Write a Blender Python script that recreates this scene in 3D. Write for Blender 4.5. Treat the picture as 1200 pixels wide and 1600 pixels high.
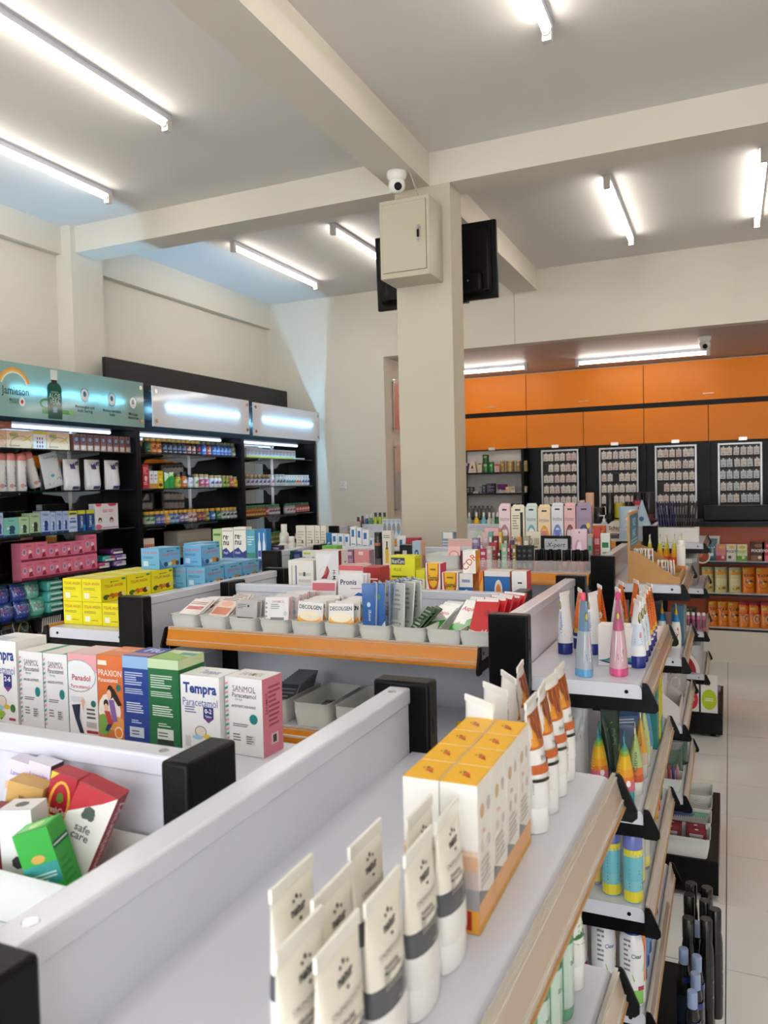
import bpy, bmesh, math, random
from mathutils import Vector, Matrix
for o in list(bpy.data.objects): bpy.data.objects.remove(o, do_unlink=True)
scene = bpy.context.scene
COL = scene.collection
PI = math.pi
# ---------------------------------------------------------------- camera
YAW, PITCH, ROLL, FPX = 0.417612871, 0.034937045, -0.0231446929, 1217.72659
CAMP = Vector((0, 0, 1.5))
_f = Vector((-math.sin(YAW)*math.cos(PITCH), math.cos(YAW)*math.cos(PITCH), -math.sin(PITCH)))
_r0 = Vector((math.cos(YAW), math.sin(YAW), 0)); _u0 = _r0.cross(_f)
_r = _r0*math.cos(ROLL)+_u0*math.sin(ROLL); _u = -_r0*math.sin(ROLL)+_u0*math.cos(ROLL)
cd = bpy.data.cameras.new('camera'); cam = bpy.data.objects.new('camera', cd); COL.objects.link(cam)
cam.matrix_world = Matrix(((_r.x, _u.x, -_f.x, CAMP.x), (_r.y, _u.y, -_f.y, CAMP.y), (_r.z, _u.z, -_f.z, CAMP.z), (0, 0, 0, 1)))
cd.sensor_fit = 'HORIZONTAL'; cd.sensor_width = 27.0; cd.lens = FPX/1200*27.0
cd.clip_start = 0.02; cd.clip_end = 60
cd.dof.use_dof = True; cd.dof.focus_distance = 1.9; cd.dof.aperture_fstop = 9.5
scene.camera = cam
# ---------------------------------------------------------------- world, exposure
w = bpy.data.worlds.new('world'); scene.world = w; w.use_nodes = True
w.node_tree.nodes['Background'].inputs[0].default_value = (0.9, 0.95, 1.0, 1)
w.node_tree.nodes['Background'].inputs[1].default_value = 2.7
vs = scene.view_settings
vs.view_transform = 'Standard'; vs.look = 'None'; vs.gamma = 1.0; vs.use_curve_mapping = False
vs.exposure = 1.22
TUBE_POWER = 11.0
# ---------------------------------------------------------------- pixel -> point on a known plane (photo is 1200 x 1600)
def ray(x, y): return _r*((x-600)/FPX)-_u*((y-800)/FPX)+_f
def az(x, y, z): d = ray(x, y); return CAMP+d*((z-CAMP.z)/d.z)
def ay(x, y, Y): d = ray(x, y); return CAMP+d*(Y/d.y)
def ax(x, y, X): d = ray(x, y); return CAMP+d*(X/d.x)
# ---------------------------------------------------------------- colour and materials
def lin(c):
    if not isinstance(c, str): return c
    out = []
    for i in (0, 2, 4):
        v = int(c[i:i+2], 16)/255
        out.append(v/12.92 if v <= .04045 else ((v+.055)/1.055)**2.4)
    return tuple(out)
MATS = {}
def mat(name, col=None, rough=.5, metal=0., spec=.5, coat=0., noise=0., nscale=8., bump=0., bscale=60., alpha=1., trans=0., ior=1.45, emit=None, estr=0., coatr=.08, subs=0.):
    m = bpy.data.materials.new(name); m.use_nodes = True
    nt = m.node_tree; b = nt.nodes['Principled BSDF']
    b.inputs['Roughness'].default_value = rough; b.inputs['Metallic'].default_value = metal
    b.inputs['Specular IOR Level'].default_value = spec; b.inputs['IOR'].default_value = ior
    b.inputs['Coat Weight'].default_value = coat; b.inputs['Coat Roughness'].default_value = coatr
    b.inputs['Alpha'].default_value = alpha; b.inputs['Transmission Weight'].default_value = trans
    src = None
    if col is None:
        a = nt.nodes.new('ShaderNodeAttribute'); a.attribute_name = 'Col'; src = a.outputs['Color']
    else:
        b.inputs['Base Color'].default_value = lin(col)+(1,)
    if noise:
        tc = nt.nodes.new('ShaderNodeTexCoord'); n = nt.nodes.new('ShaderNodeTexNoise'); n.inputs['Scale'].default_value = nscale; n.inputs['Detail'].default_value = 5
        nt.links.new(tc.outputs['Object'], n.inputs['Vector'])
        mr = nt.nodes.new('ShaderNodeMapRange'); mr.inputs[3].default_value = 1-noise; mr.inputs[4].default_value = 1+noise
        nt.links.new(n.outputs['Fac'], mr.inputs[0])
        mx = nt.nodes.new('ShaderNodeMix'); mx.data_type = 'RGBA'; mx.blend_type = 'MULTIPLY'; mx.inputs[0].default_value = 1
        if src: nt.links.new(src, mx.inputs[6])
        else: mx.inputs[6].default_value = lin(col)+(1,)
        nt.links.new(mr.outputs[0], mx.inputs[7]); src = mx.outputs[2]
    if src: nt.links.new(src, b.inputs['Base Color'])
    if bump:
        tc = nt.nodes.new('ShaderNodeTexCoord'); n = nt.nodes.new('ShaderNodeTexNoise'); n.inputs['Scale'].default_value = bscale; n.inputs['Detail'].default_value = 4
        bp = nt.nodes.new('ShaderNodeBump'); bp.inputs['Strength'].default_value = bump; bp.inputs['Distance'].default_value = .002
        nt.links.new(tc.outputs['Object'], n.inputs['Vector']); nt.links.new(n.outputs['Fac'], bp.inputs['Height']); nt.links.new(bp.outputs[0], b.inputs['Normal'])
    if emit:
        b.inputs['Emission Color'].default_value = lin(emit)+(1,); b.inputs['Emission Strength'].default_value = estr
    MATS[name] = m
    return m
mat('card', None, .42, spec=.45)
mat('paper', None, .7, spec=.3)
mat('plastic', None, .25, coat=.25)
mat('film', None, .2, coat=.6, coatr=.15, bump=.25, bscale=45)
mat('metallic', None, .28, metal=.9)
mat('clear', None, .08, alpha=.42, coat=.5)
mat('clearer', None, .06, alpha=.2, coat=.5)
mat('liquid', None, .08, alpha=.72, coat=.5)
mat('white_steel', 'D6D8E2', .24, coat=.3, coatr=.12, noise=.03, nscale=3)
mat('black_steel', '050506', .32, spec=.22, bump=.15, bscale=180)
mat('black_plastic', '050506', .38, spec=.25)
mat('rail_orange', 'DA860E', .45, spec=.3, coat=.35, coatr=.12, noise=.06, nscale=5)
mat('rail_beige', 'BDAA98', .4, coat=1., coatr=.1, noise=.05, nscale=9)
mat('rail_clear', 'EDE6DA', .12, alpha=.55, coat=.6)
mat('chrome', 'C8C8C8', .18, metal=1.)
mat('dark_carcass', '08080A', .38, spec=.3, noise=.15)
mat('dark_board', '221F22', .45, noise=.08)
mat('shelf_glass', '0F2A26', .06, alpha=.75, coat=.6)
mat('mirror', '9A9CA0', .03, metal=1.)
mat('wall_paint', 'E0D9CB', .75, spec=.25, noise=.03, nscale=1.4, bump=.12, bscale=25)
mat('column_paint', 'CDC5B2', .72, spec=.25, noise=.04, nscale=2.5, bump=.15, bscale=18)
mat('bounce_pavement', 'D8D5D0', .8, noise=.05)
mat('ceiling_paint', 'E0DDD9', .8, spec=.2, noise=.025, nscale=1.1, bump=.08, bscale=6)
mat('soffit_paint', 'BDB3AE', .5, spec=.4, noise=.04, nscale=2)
mat('orange_laminate', 'F08818', .45, spec=.3, coat=.1, coatr=.25, noise=.05, nscale=1.6)
mat('orange_front', 'C4572C', .4, noise=.05)
mat('tile', 'E6E6E6', .12, coat=.3, noise=.02, nscale=2)
mat('grout', '6A6765', .8)
mat('seam', '9C968B', .8)
mat('steel_box', 'BDB6A0', .38, noise=.02, bump=.1, bscale=90)
mat('tray_plastic', 'DEE0DA', .4, noise=.02)
mat('wood', 'B98A52', .55, noise=.12, nscale=14)
mat('tube_light', 'FFFFFF', .4, emit='FFF6EA', estr=TUBE_POWER)
mat('sign_tube', 'FFFFFF', .4, emit='8FD2FF', estr=80.)
mat('strip_light', 'FFFFFF', .4, emit='CFE4FF', estr=1.6)
mat('screen', '050506', .15)
def acrylic(name, col, t=.55, attr=False):
    m = bpy.data.materials.new(name); m.use_nodes = True; nt = m.node_tree; nt.nodes.remove(nt.nodes['Principled BSDF'])
    d = nt.nodes.new('ShaderNodeBsdfDiffuse'); tr = nt.nodes.new('ShaderNodeBsdfTranslucent'); g = nt.nodes.new('ShaderNodeBsdfGlossy'); g.inputs['Roughness'].default_value = .08
    a = nt.nodes.new('ShaderNodeMixShader'); a.inputs[0].default_value = t
    fr = nt.nodes.new('ShaderNodeFresnel'); fr.inputs[0].default_value = 1.45
    c = nt.nodes.new('ShaderNodeMixShader'); out = nt.nodes['Material Output']
    if attr:
        at = nt.nodes.new('ShaderNodeAttribute'); at.attribute_name = 'Col'
        nt.links.new(at.outputs[0], d.inputs[0]); nt.links.new(at.outputs[0], tr.inputs[0])
    else:
        d.inputs[0].default_value = lin(col)+(1,); tr.inputs[0].default_value = lin(col)+(1,)
    nt.links.new(d.outputs[0], a.inputs[1]); nt.links.new(tr.outputs[0], a.inputs[2])
    nt.links.new(fr.outputs[0], c.inputs[0]); nt.links.new(a.outputs[0], c.inputs[1]); nt.links.new(g.outputs[0], c.inputs[2])
    nt.links.new(c.outputs[0], out.inputs[0]); MATS[name] = m
acrylic('acrylic_white', 'E6E9EE', .1)
acrylic('acrylic_print', None, .09, True)
mat('acrylic_back', 'FFFFFF', .1, alpha=.06)
# ---------------------------------------------------------------- lettering cache
_TX = {}
def glyphs(s, bold=0., shear=0.):
    k = (s, bold, shear)
    if k not in _TX:
        c = bpy.data.curves.new('t', 'FONT'); c.body = s; c.size = 1; c.resolution_u = 2; c.offset = bold; c.shear = shear; c.fill_mode = 'FRONT'
        o = bpy.data.objects.new('t', c); COL.objects.link(o)
        dg = bpy.context.evaluated_depsgraph_get(); me = bpy.data.meshes.new_from_object(o.evaluated_get(dg))
        vs_ = [(v.co.x, v.co.y) for v in me.vertices]; fs = [tuple(p.vertices) for p in me.polygons]
        bpy.data.objects.remove(o); bpy.data.curves.remove(c); bpy.data.meshes.remove(me)
        if not vs_: vs_ = [(0, 0)]
        x0 = min(v[0] for v in vs_); x1 = max(v[0] for v in vs_); y0 = min(v[1] for v in vs_); y1 = max(v[1] for v in vs_)
        _TX[k] = (vs_, fs, x0, x1, y0, y1)
    return _TX[k]
# ---------------------------------------------------------------- mesh builder
class MB:
    def __init__(s, m='card'): s.v = []; s.f = []; s.fm = []; s.fc = []; s.slots = []; s.dm = m; s.smooth = []; s.k = 0
    def mi(s, m):
        m = m or s.dm
        if m not in s.slots: s.slots.append(m)
        return s.slots.index(m)
    def face(s, pts, col='FFFFFF', m=None, sm=False):
        i = len(s.v); s.v += [tuple(p) for p in pts]; s.f.append(tuple(range(i, i+len(pts)))); s.fm.append(s.mi(m)); s.fc.append(lin(col)); s.smooth.append(sm)
    def faces(s, vs_, fs, col, m=None, sm=False):
        i = len(s.v); s.v += [tuple(p) for p in vs_]; mi = s.mi(m)
        cs = None if isinstance(col, str) or (len(col) == 3 and not isinstance(col[0], (str, tuple))) else col
        lc = lin(col) if cs is None else None
        for j, f in enumerate(fs):
            s.f.append(tuple(i+a for a in f)); s.fm.append(mi); s.fc.append(lc if cs is None else lin(cs[j])); s.smooth.append(sm)
    def box(s, x0, y0, z0, x1, y1, z1, col='FFFFFF', m=None, cols=None):
        P = [(x0, y0, z0), (x1, y0, z0), (x1, y1, z0), (x0, y1, z0), (x0, y0, z1), (x1, y0, z1), (x1, y1, z1), (x0, y1, z1)]
        F = dict(front=(0, 1, 5, 4), right=(1, 2, 6, 5), back=(2, 3, 7, 6), left=(3, 0, 4, 7), top=(4, 5, 6, 7), bottom=(3, 2, 1, 0))
        cl = [(cols or {}).get(n, col) for n in F]
        s.faces(P, list(F.values()), cl, m)
        return s
    def bbox(s, x0, y0, z0, x1, y1, z1, r, col='FFFFFF', m=None, seg=2):
        """box with rounded edges"""
        bm = bmesh.new(); bmesh.ops.create_cube(bm, size=1)
        for v in bm.verts: v.co = Vector(((x0+x1)/2+v.co.x*(x1-x0), (y0+y1)/2+v.co.y*(y1-y0), (z0+z1)/2+v.co.z*(z1-z0)))
        bmesh.ops.bevel(bm, geom=list(bm.edges), offset=r, segments=seg, affect='EDGES', profile=.5)
        bm.verts.ensure_lookup_table(); bm.verts.index_update()
        k0 = len(s.smooth); s.faces([v.co[:] for v in bm.verts], [tuple(v.index for v in f.verts) for f in bm.faces], col, m, True)
        for i, f in enumerate(bm.faces): s.smooth[k0+i] = f.calc_area() < 8*r*max(x1-x0, y1-y0, z1-z0)*.2 and max(abs(c) for c in f.normal) < .999
        bm.free()
        return s
    def loft(s, rings, col='FFFFFF', m=None, cap0=True, cap1=True, sm=True, closed=True):
        """rings: lists of points; col: one colour or one per band"""
        n = len(rings[0]); vs_ = [p for r in rings for p in r]; fs = []; cs = []
        for i in range(len(rings)-1):
            c = col[i] if isinstance(col, list) else col
            for j in range(n if closed else n-1):
                a = i*n+j; b = i*n+(j+1) % n; fs.append((a, b, b+n, a+n)); cs.append(c)
        s.faces(vs_, fs, cs, m, sm)
        c0 = col[0] if isinstance(col, list) else col; c1 = col[-1] if isinstance(col, list) else col
        if cap0: s.face(list(reversed(rings[0])), c0, m)
        if cap1: s.face(rings[-1], c1, m)
        return s
    def lathe(s, prof, n=14, col='FFFFFF', m=None, cx=0, cy=0, cap0=True, cap1=True, sx=1., sy=1.):
        rings = [[(cx+r*sx*math.cos(2*PI*j/n), cy+r*sy*math.sin(2*PI*j/n), z) for j in range(n)] for r, z in [(max(p[0], 1e-4), p[1]) for p in prof]]
        return s.loft(rings, col, m, cap0, cap1)
    def rod(s, a, b, r, n=8, col='FFFFFF', m=None):
        a = Vector(a); b = Vector(b); d = (b-a).normalized(); t = Vector((0, 0, 1)) if abs(d.z) < .9 else Vector((1, 0, 0))
        p = d.cross(t).normalized(); q = d.cross(p)
        rings = [[c-p*r*math.cos(2*PI*j/n)+q*r*math.sin(2*PI*j/n) for j in range(n)] for c in (a, b)]
        return s.loft(rings, col, m)
    # --- flat print on a surface given by a mapper M(u, v, height) -> point
    def _lay(s): s.k += 1; return .00015+.00005*min(s.k, 40)
    def rect(s, M, u0, v0, u1, v1, col, m=None, n=1):
        h = s._lay()
        for i in range(n):
            a = u0+(u1-u0)*i/n; b = u0+(u1-u0)*(i+1)/n
            s.face([M(a, v0, h), M(b, v0, h), M(b, v1, h), M(a, v1, h)], col, m)
    def poly(s, M, pts, col, m=None):
        h = s._lay(); s.face([M(u, v, h) for u, v in pts], col, m)
    def ell(s, M, u, v, ru, rv, col, n=14, m=None, a0=0, a1=2*PI):
        s.poly(M, [(u+ru*math.cos(a0+(a1-a0)*i/n), v+rv*math.sin(a0+(a1-a0)*i/n)) for i in range(n+(0 if a1-a0 > 6.2 else 1))], col, m)
    def ring(s, M, u, v, ru, rv, t, col, n=18, a0=0, a1=2*PI, m=None):
        h = s._lay()
        for i in range(n):
            a = a0+(a1-a0)*i/n; b = a0+(a1-a0)*(i+1)/n
            s.face([M(u+ru*math.cos(a), v+rv*math.sin(a), h), M(u+ru*math.cos(b), v+rv*math.sin(b), h), M(u+(ru-t)*math.cos(b), v+(rv-t)*math.sin(b), h), M(u+(ru-t)*math.cos(a), v+(rv-t)*math.sin(a), h)], col, m)
    def text(s, M, txt, u, v, h, col, maxw=None, bold=0., shear=0., rot=0., align='c', m=None):
        vs_, fs, x0, x1, y0, y1 = glyphs(txt, bold, shear)
        k = h/.72; wd = (x1-x0)*k; kx = k
        if maxw and wd > maxw: kx = k*maxw/wd
        hh = s._lay(); ca, sa = math.cos(rot), math.sin(rot); ox = {'c': (x0+x1)/2, 'l': x0, 'r': x1}[align]
        P = []
        for x, y in vs_:
            a = (x-ox)*kx; b = (y-.36)*k
            P.append(M(u+a*ca-b*sa, v+a*sa+b*ca, hh))
        s.faces(P, fs, col, m)
    def lines(s, M, u0, v0, u1, v1, n, col, seed=1, fill=.45, m=None):
        rng = random.Random(seed); dv = (v1-v0)/n; h = s._lay()
        for i in range(n):
            e = u0+(u1-u0)*rng.uniform(.6, 1.); c = v1-dv*(i+.5)
            s.face([M(u0, c-dv*fill/2, h), M(e, c-dv*fill/2, h), M(e, c+dv*fill/2, h), M(u0, c+dv*fill/2, h)], col, m)
    def mesh(s, name):
        me = bpy.data.meshes.new(name); me.from_pydata(s.v, [], s.f)
        for m in (s.slots or [s.dm]): me.materials.append(MATS[m])
        me.polygons.foreach_set('material_index', s.fm); me.polygons.foreach_set('use_smooth', s.smooth)
        ca = me.color_attributes.new('Col', 'FLOAT_COLOR', 'CORNER'); buf = []
        for f, c in zip(s.f, s.fc): buf += [c[0], c[1], c[2], 1.]*len(f)
        ca.data.foreach_set('color', buf); me.update()
        return me
def FR(w, d, h, name='front'):
    """mapper for a face of a box standing at the origin: x -w/2..w/2, y -d/2..d/2, z 0..h; u,v from the face's lower left"""
    return {'front': lambda u, v, k: (-w/2+u, -d/2-k, v), 'right': lambda u, v, k: (w/2+k, -d/2+u, v), 'left': lambda u, v, k: (-w/2-k, d/2-u, v),
            'back': lambda u, v, k: (w/2-u, d/2+k, v), 'top': lambda u, v, k: (-w/2+u, -d/2+v, h+k)}[name]
# ---------------------------------------------------------------- objects
def obj(name, mb, parent=None, loc=(0, 0, 0), rot=0.):
    me = mb if isinstance(mb, bpy.types.Mesh) else mb.mesh(name)
    o = bpy.data.objects.new(name, me); COL.objects.link(o); o.location = loc
    o.rotation_euler = rot if isinstance(rot, (tuple, list)) else (0, 0, rot)
    if parent: o.parent = parent
    return o
def tag(o, label, cat, group=None):
    o['label'] = label; o['category'] = cat
    if group: o['group'] = group
    return o
def empty(name, loc=(0, 0, 0), rot=0.):
    o = bpy.data.objects.new(name, None); COL.objects.link(o); o.location = loc; o.rotation_euler = rot if isinstance(rot, (tuple, list)) else (0, 0, rot); o.empty_display_size = .05
    return o
def struct(name, mb, parent=None, loc=(0, 0, 0)):
    o = obj(name, mb, parent, loc)
    if not parent: o['kind'] = 'structure'
    return o
def clone(o, loc, rot=None, label=None):
    c = o.copy(); COL.objects.link(c); c.location = loc
    if rot is not None: c.rotation_euler = rot if isinstance(rot, (tuple, list)) else (0, 0, rot)
    if label: c['label'] = label
    for ch in o.children:
        d = ch.copy(); COL.objects.link(d); d.parent = c
        for g in ch.children:
            e = g.copy(); COL.objects.link(e); e.parent = d
    return c
ORD = 'first second third fourth fifth sixth seventh eighth ninth tenth eleventh twelfth thirteenth fourteenth fifteenth sixteenth seventeenth eighteenth nineteenth twentieth'.split()
def nth(i): return ORD[i] if i < 20 else 'twenty-'+ORD[i-20]
class Proto:
    """one kind of thing: builds its object the first time it is placed, then copies it"""
    def __init__(s, name, cat, build): s.name = name; s.cat = cat; s.build = build; s.o = None
    def put(s, loc, rot, label, group=None):
        if s.o is None:
            r = s.build()
            if isinstance(r, MB): s.o = obj(s.name, r)
            else:
                s.o = obj(s.name, r[0])
                for ch in r[1:]:
                    p = obj(ch[0], ch[1], s.o)
                    if len(ch) > 2:
                        for g in ch[2]: obj(g[0], g[1], p)
            o = s.o; o.location = loc; o.rotation_euler = rot if isinstance(rot, (tuple, list)) else (0, 0, rot)
        else: o = clone(s.o, loc, rot)
        tag(o, label, s.cat, group)
        if not group and 'group' in o: del o['group']
        return o
# ================================================================ the room
ZC, ZB, ZS = 3.23, 3.06, 2.64          # ceiling, beam underside, niche soffit
XL, XR, YB, YN, YF = -4.02, 2.3, 6.4, 8.2, -2.6
T = .395; TX0, TY0 = -.02, 2.535
fl = struct('floor', MB('grout').box(XL, YF, -.12, XR, YN, -.004))
fl['label'] = 'white square-tiled shop floor with dark joints'
tm = MB('tile'); g = .0018; tm.box(g, g, -.004, T-g, T-g, 0); tm = tm.mesh('tile')
rest = MB('tile'); nx0 = math.floor((XL-TX0)/T); nx1 = math.ceil((XR-TX0)/T); ny0 = math.floor((YF-TY0)/T); ny1 = math.ceil((YN-TY0)/T)
for i in range(nx0, nx1):
    for j in range(ny0, ny1):
        x = TX0+i*T; y = TY0+j*T
        if -5 <= i <= 3 and -4 <= j <= 14: obj('tile', tm, fl, (x, y, 0))
        else: rest.box(max(x+g, XL), max(y+g, YF), -.004, min(x+T-g, XR), min(y+T-g, YN), 0)
o = obj('tile_field', rest, fl); o['kind'] = 'stuff'
struct('ceiling', MB('ceiling_paint').box(XL-.2, YF-.2, ZC, XR+.2, YB+.1, ZC+.15))
struct('wall_left', MB('wall_paint').box(XL-.15, YF-.2, -.1, XL, YN+.2, ZC))
struct('wall_right', MB('wall_paint').box(XR, YF-.2, -.1, XR+.15, YN+.2, ZC))
wf = struct('wall_front', MB('wall_paint').box(XL, YF-.15, 2.75, XR, YF, ZC).box(XL, YF-.15, -.1, XL+.4, YF, 2.75).box(XR-.4, YF-.15, -.1, XR, YF, 2.75))
for k in range(4):  # unseen shop windows, added to let cool daylight fill in from behind
    x0 = XL+.4+k*(XR-XL-.8)/4; x1 = x0+(XR-XL-.8)/4
    wd = struct(f'window_{k+1}', MB('clearer').box(x0+.03, YF-.09, .06, x1-.03, YF-.084, 2.72, 'FFFFFF'))
    b = MB('chrome'); b.box(x0, YF-.12, 0, x0+.03, YF-.05, 2.75).box(x1-.03, YF-.12, 0, x1, YF-.05, 2.75).box(x0+.03, YF-.12, 0, x1-.03, YF-.05, .06).box(x0+.03, YF-.12, 2.72, x1-.03, YF-.05, 2.75); obj('window_frame', b, wd)
struct('ground', MB('bounce_pavement').box(XL-4, YF-6, -.14, XR+4, YF-.15, -.1))  # unseen outdoor ground, made pale to bounce daylight up inside
NX = -2.81
bw = struct('wall_back', MB('wall_paint').box(XL, YB, -.1, NX, YB+.12, ZC).box(NX, YB, ZS, XR, YB+.12, ZC))
for x in (-1.62, -2.42): obj('panel_joint', MB('seam').box(x, YB-.0012, 2.64 if x > NX else 0, x+.004, YB, ZC), bw)
struct('wall_niche', MB('wall_paint').box(NX-.12, YB+.12, -.1, NX, YN, ZS).box(NX, YN, -.1, XR, YN+.12, ZS+.1))
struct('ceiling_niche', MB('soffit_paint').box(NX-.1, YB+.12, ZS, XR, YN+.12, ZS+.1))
b = MB('wall_paint'); b.box(-1.625, YF, ZB, -1.425, 3.9, ZC+.02).box(-1.625, 4.1, ZB, -1.425, YB, ZC+.02).box(XL, 3.9, ZB, XR, 4.1, ZC+.02)
struct('beam', b)['label'] = 'crossing plastered ceiling beams meeting over the column'
struct('column', MB('column_paint').box(-1.625, 3.9, 0, -1.315, 4.085, ZB))['label'] = 'square cream plastered column in the middle of the shop'
b = MB('wall_paint'); b.box(XL, 3.86, 0, XL+.13, 4.14, ZC)
struct('trim_1', b)['label'] = 'plastered pilaster under the beam on the left wall'
b = MB('wall_paint'); b.box(XL, YF, ZB-.01, XL+.05, 3.86, ZC).box(XL, 4.14, ZB-.06, XL+.05, YB, ZC)
struct('trim_2', b)['label'] = 'shallow plaster ledge along the top of the left wall'
# ================================================================ ceiling lamps
def lamp(name, loc, rot, L, label, group):
    t = empty(name, loc, rot)
    h = MB('white_steel'); h.box(-.028, -L/2-.01, -.004, .028, L/2+.01, 0, 'EEEEEA').box(-.012, -L/2-.01, -.03, .02, L/2+.01, -.004, 'EEEEEA')
    obj('housing', h, t)
    u = MB('tube_light'); u.rod((0, -L/2, -.042), (0, L/2, -.042), .0145, 12); obj('tube', u, t)
    for s in (-1, 1):
        e = MB('plastic'); e.box(-.017, s*L/2-.012, -.074, .017, s*L/2+.018, 0, 'D9D6CE'); e.rod((0, s*(L/2-.02), -.042), (0, s*(L/2+.004), -.042), .0155, 10, 'A9A6A0'); obj('end_cap', e, t)
    return tag(t, label, 'ceiling light', group)
LG = 'fluorescent tubes under the ceiling'
zc = ZC
for x, y, lb in [(-3.17, 5.24, 'bare fluorescent tube between back wall and beam, nearer the black wall shelving'), (-2.38, 5.24, 'bare fluorescent tube whose far end goes behind the grey cabinet'),
                 (-.625, 5.24, 'slanting fluorescent tube right of the television, before the orange cupboards'), (.18, 5.24, 'nearly upright fluorescent tube at the right edge of the picture'),
                 (-2.37, 2.36, 'longest-looking fluorescent tube at the upper left, crossing the ceiling'), (-3.26, 2.93, 'fluorescent tube at the left, close to the left wall'),
                 (-.617, 2.41, 'fluorescent tube cut by the top edge right of the main beam')]:
    lamp('ceiling_light', (x, y, zc), 0, 1.2, lb, None)
for x, y, lb in [(-2.37, -.4, 'fluorescent tube behind the camera in line with the longest-looking tube'), (-3.26, -.1, 'fluorescent tube behind the camera beside the left wall'), (-.617, -.4, 'fluorescent tube behind the camera just right of the main beam'), (.18, 2.41, 'fluorescent tube above the aisle floor, right of the tube cut by the top edge'), (.18, -.4, 'fluorescent tube behind the camera above the aisle'), (1.5, 2.4, 'fluorescent tube near the right wall, level with the aisle tube'), (1.5, 5.24, 'fluorescent tube near the right wall beyond the cross beam'), (1.5, -.4, 'fluorescent tube behind the camera beside the right wall')]:
    lamp('ceiling_light', (x, y, zc), 0, 1.2, lb, None)
lamp('ceiling_light', (-.73, 7.49, ZS), PI/2, 1.14, 'long fluorescent tube over the orange cupboards on the niche ceiling', None)
lamp('ceiling_light', (-2.35, 7.47, ZS), PI/2, 1.14, 'niche fluorescent tube partly behind the column', None)
lamp('ceiling_light', (1.1, 7.49, ZS), PI/2, 1.14, 'niche fluorescent tube out at the far right', None)
# ================================================================ gondola shelving
def shelf_part(root, L, d, z, s, rail='rail_orange', lip=.03):
    """one shelf on side s (-1 front, +1 back) of a gondola whose panel lies on y = 0"""
    y0 = .016; y1 = .016+d
    b = MB('white_steel')
    n = 4; prof = [(y0, z), (y1-.012, z)]+[(y1-.012+.012*math.sin(a*PI/2/n), z-.012+.012*math.cos(a*PI/2/n)) for a in range(1, n+1)]+[(y1, z-lip), (y1-.004, z-lip), (y1-.004, z-.014), (y0, z-.006)]
    rings = [[(x, s*y, zz) for y, zz in (prof if s < 0 else prof[::-1])] for x in (-L/2, L/2)]
    b.loft(rings, 'FFFFFF', None, False, False, sm=False)
    ends = [(y0, z-lip), (y1-.0006, z-lip)]+[(y-.0006, zz-.0006) for y, zz in prof[n+1:0:-1]]+[(y0, z-.0006)]
    for e in (-1, 1):
        xa, xb = sorted((e*L/2, e*(L/2-.002))); b.loft([[(x, s*y, zz) for y, zz in ends] for x in ((xa, xb) if s < 0 else (xb, xa))], sm=False)
    o = obj('shelf', b, root)
    for e in (-1, 1):
        k = MB('black_steel'); xa, xb = sorted((e*L/2, e*(L/2-.004)))
        for yy, in ((.055,), (d-.03,)): k.rod((e*(L/2-.001), s*(y0+yy), z-lip*.55), (e*(L/2+.0012), s*(y0+yy), z-lip*.55), .004, 10)
        P = [(y0, z-lip-.001), (y1+.0005, z-lip-.001), (y1+.0005, z-lip-.026), (y0, z-lip-.03)]
        k.loft([[(x, s*y, zz) for y, zz in P] for x in ((xa, xb) if s < 0 else (xb, xa))], sm=False)
        obj('bracket', k, o)
        c = MB('black_plastic'); P = [(y1+.001, z+.004), (y1+.009, z+.004), (y1+.013, z), (y1+.031, z-.040), (y1+.031, z-.049), (y1+.025, z-.055), (y1+.001, z-.055)]
        xa, xb = sorted((e*(L/2+.001), e*(L/2+.006)))
        c.loft([[(x, s*y, zz) for y, zz in P] for x in ((xa, xb) if s < 0 else (xb, xa))], sm=False); obj('end_cap', c, o)
    r = MB(rail); P = [(y1+.0015, z+.004), (y1+.005, z+.004), (y1+.016, z-.034), (y1+.016, z-.042), (y1+.0015, z-.042)]
    r.loft([[(x, s*y, zz) for y, zz in (P if s < 0 else P[::-1])] for x in (-L/2+.002, L/2-.002)], sm=False)
    q = [(y1+.0015, z+.0065), (y1+.006, z+.0065), (y1+.006, z+.004), (y1+.0015, z+.004)]
    r.loft([[(x, s*y, zz) for y, zz in (q if s < 0 else q[::-1])] for x in (-L/2+.002, L/2-.002)], 'FFFFFF', 'rail_clear', sm=False)
    for k, (ya, za) in enumerate(((.0065, .0005), (.0145, -.027), (.0166, -.0355))):
        q = [(y1+ya-.002, z+za+.0012), (y1+ya+.0012, z+za+.0012), (y1+ya+.0014, z+za-.0012), (y1+ya-.002, z+za-.0012)]
        r.loft([[(x, s*y, zz) for y, zz in (q if s < 0 else q[::-1])] for x in (-L/2+.002, L/2-.002)], 'FFFFFF', 'rail_clear' if k < 2 else 'wood', sm=False)
    obj('price_rail', r, o)
    return o
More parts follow.
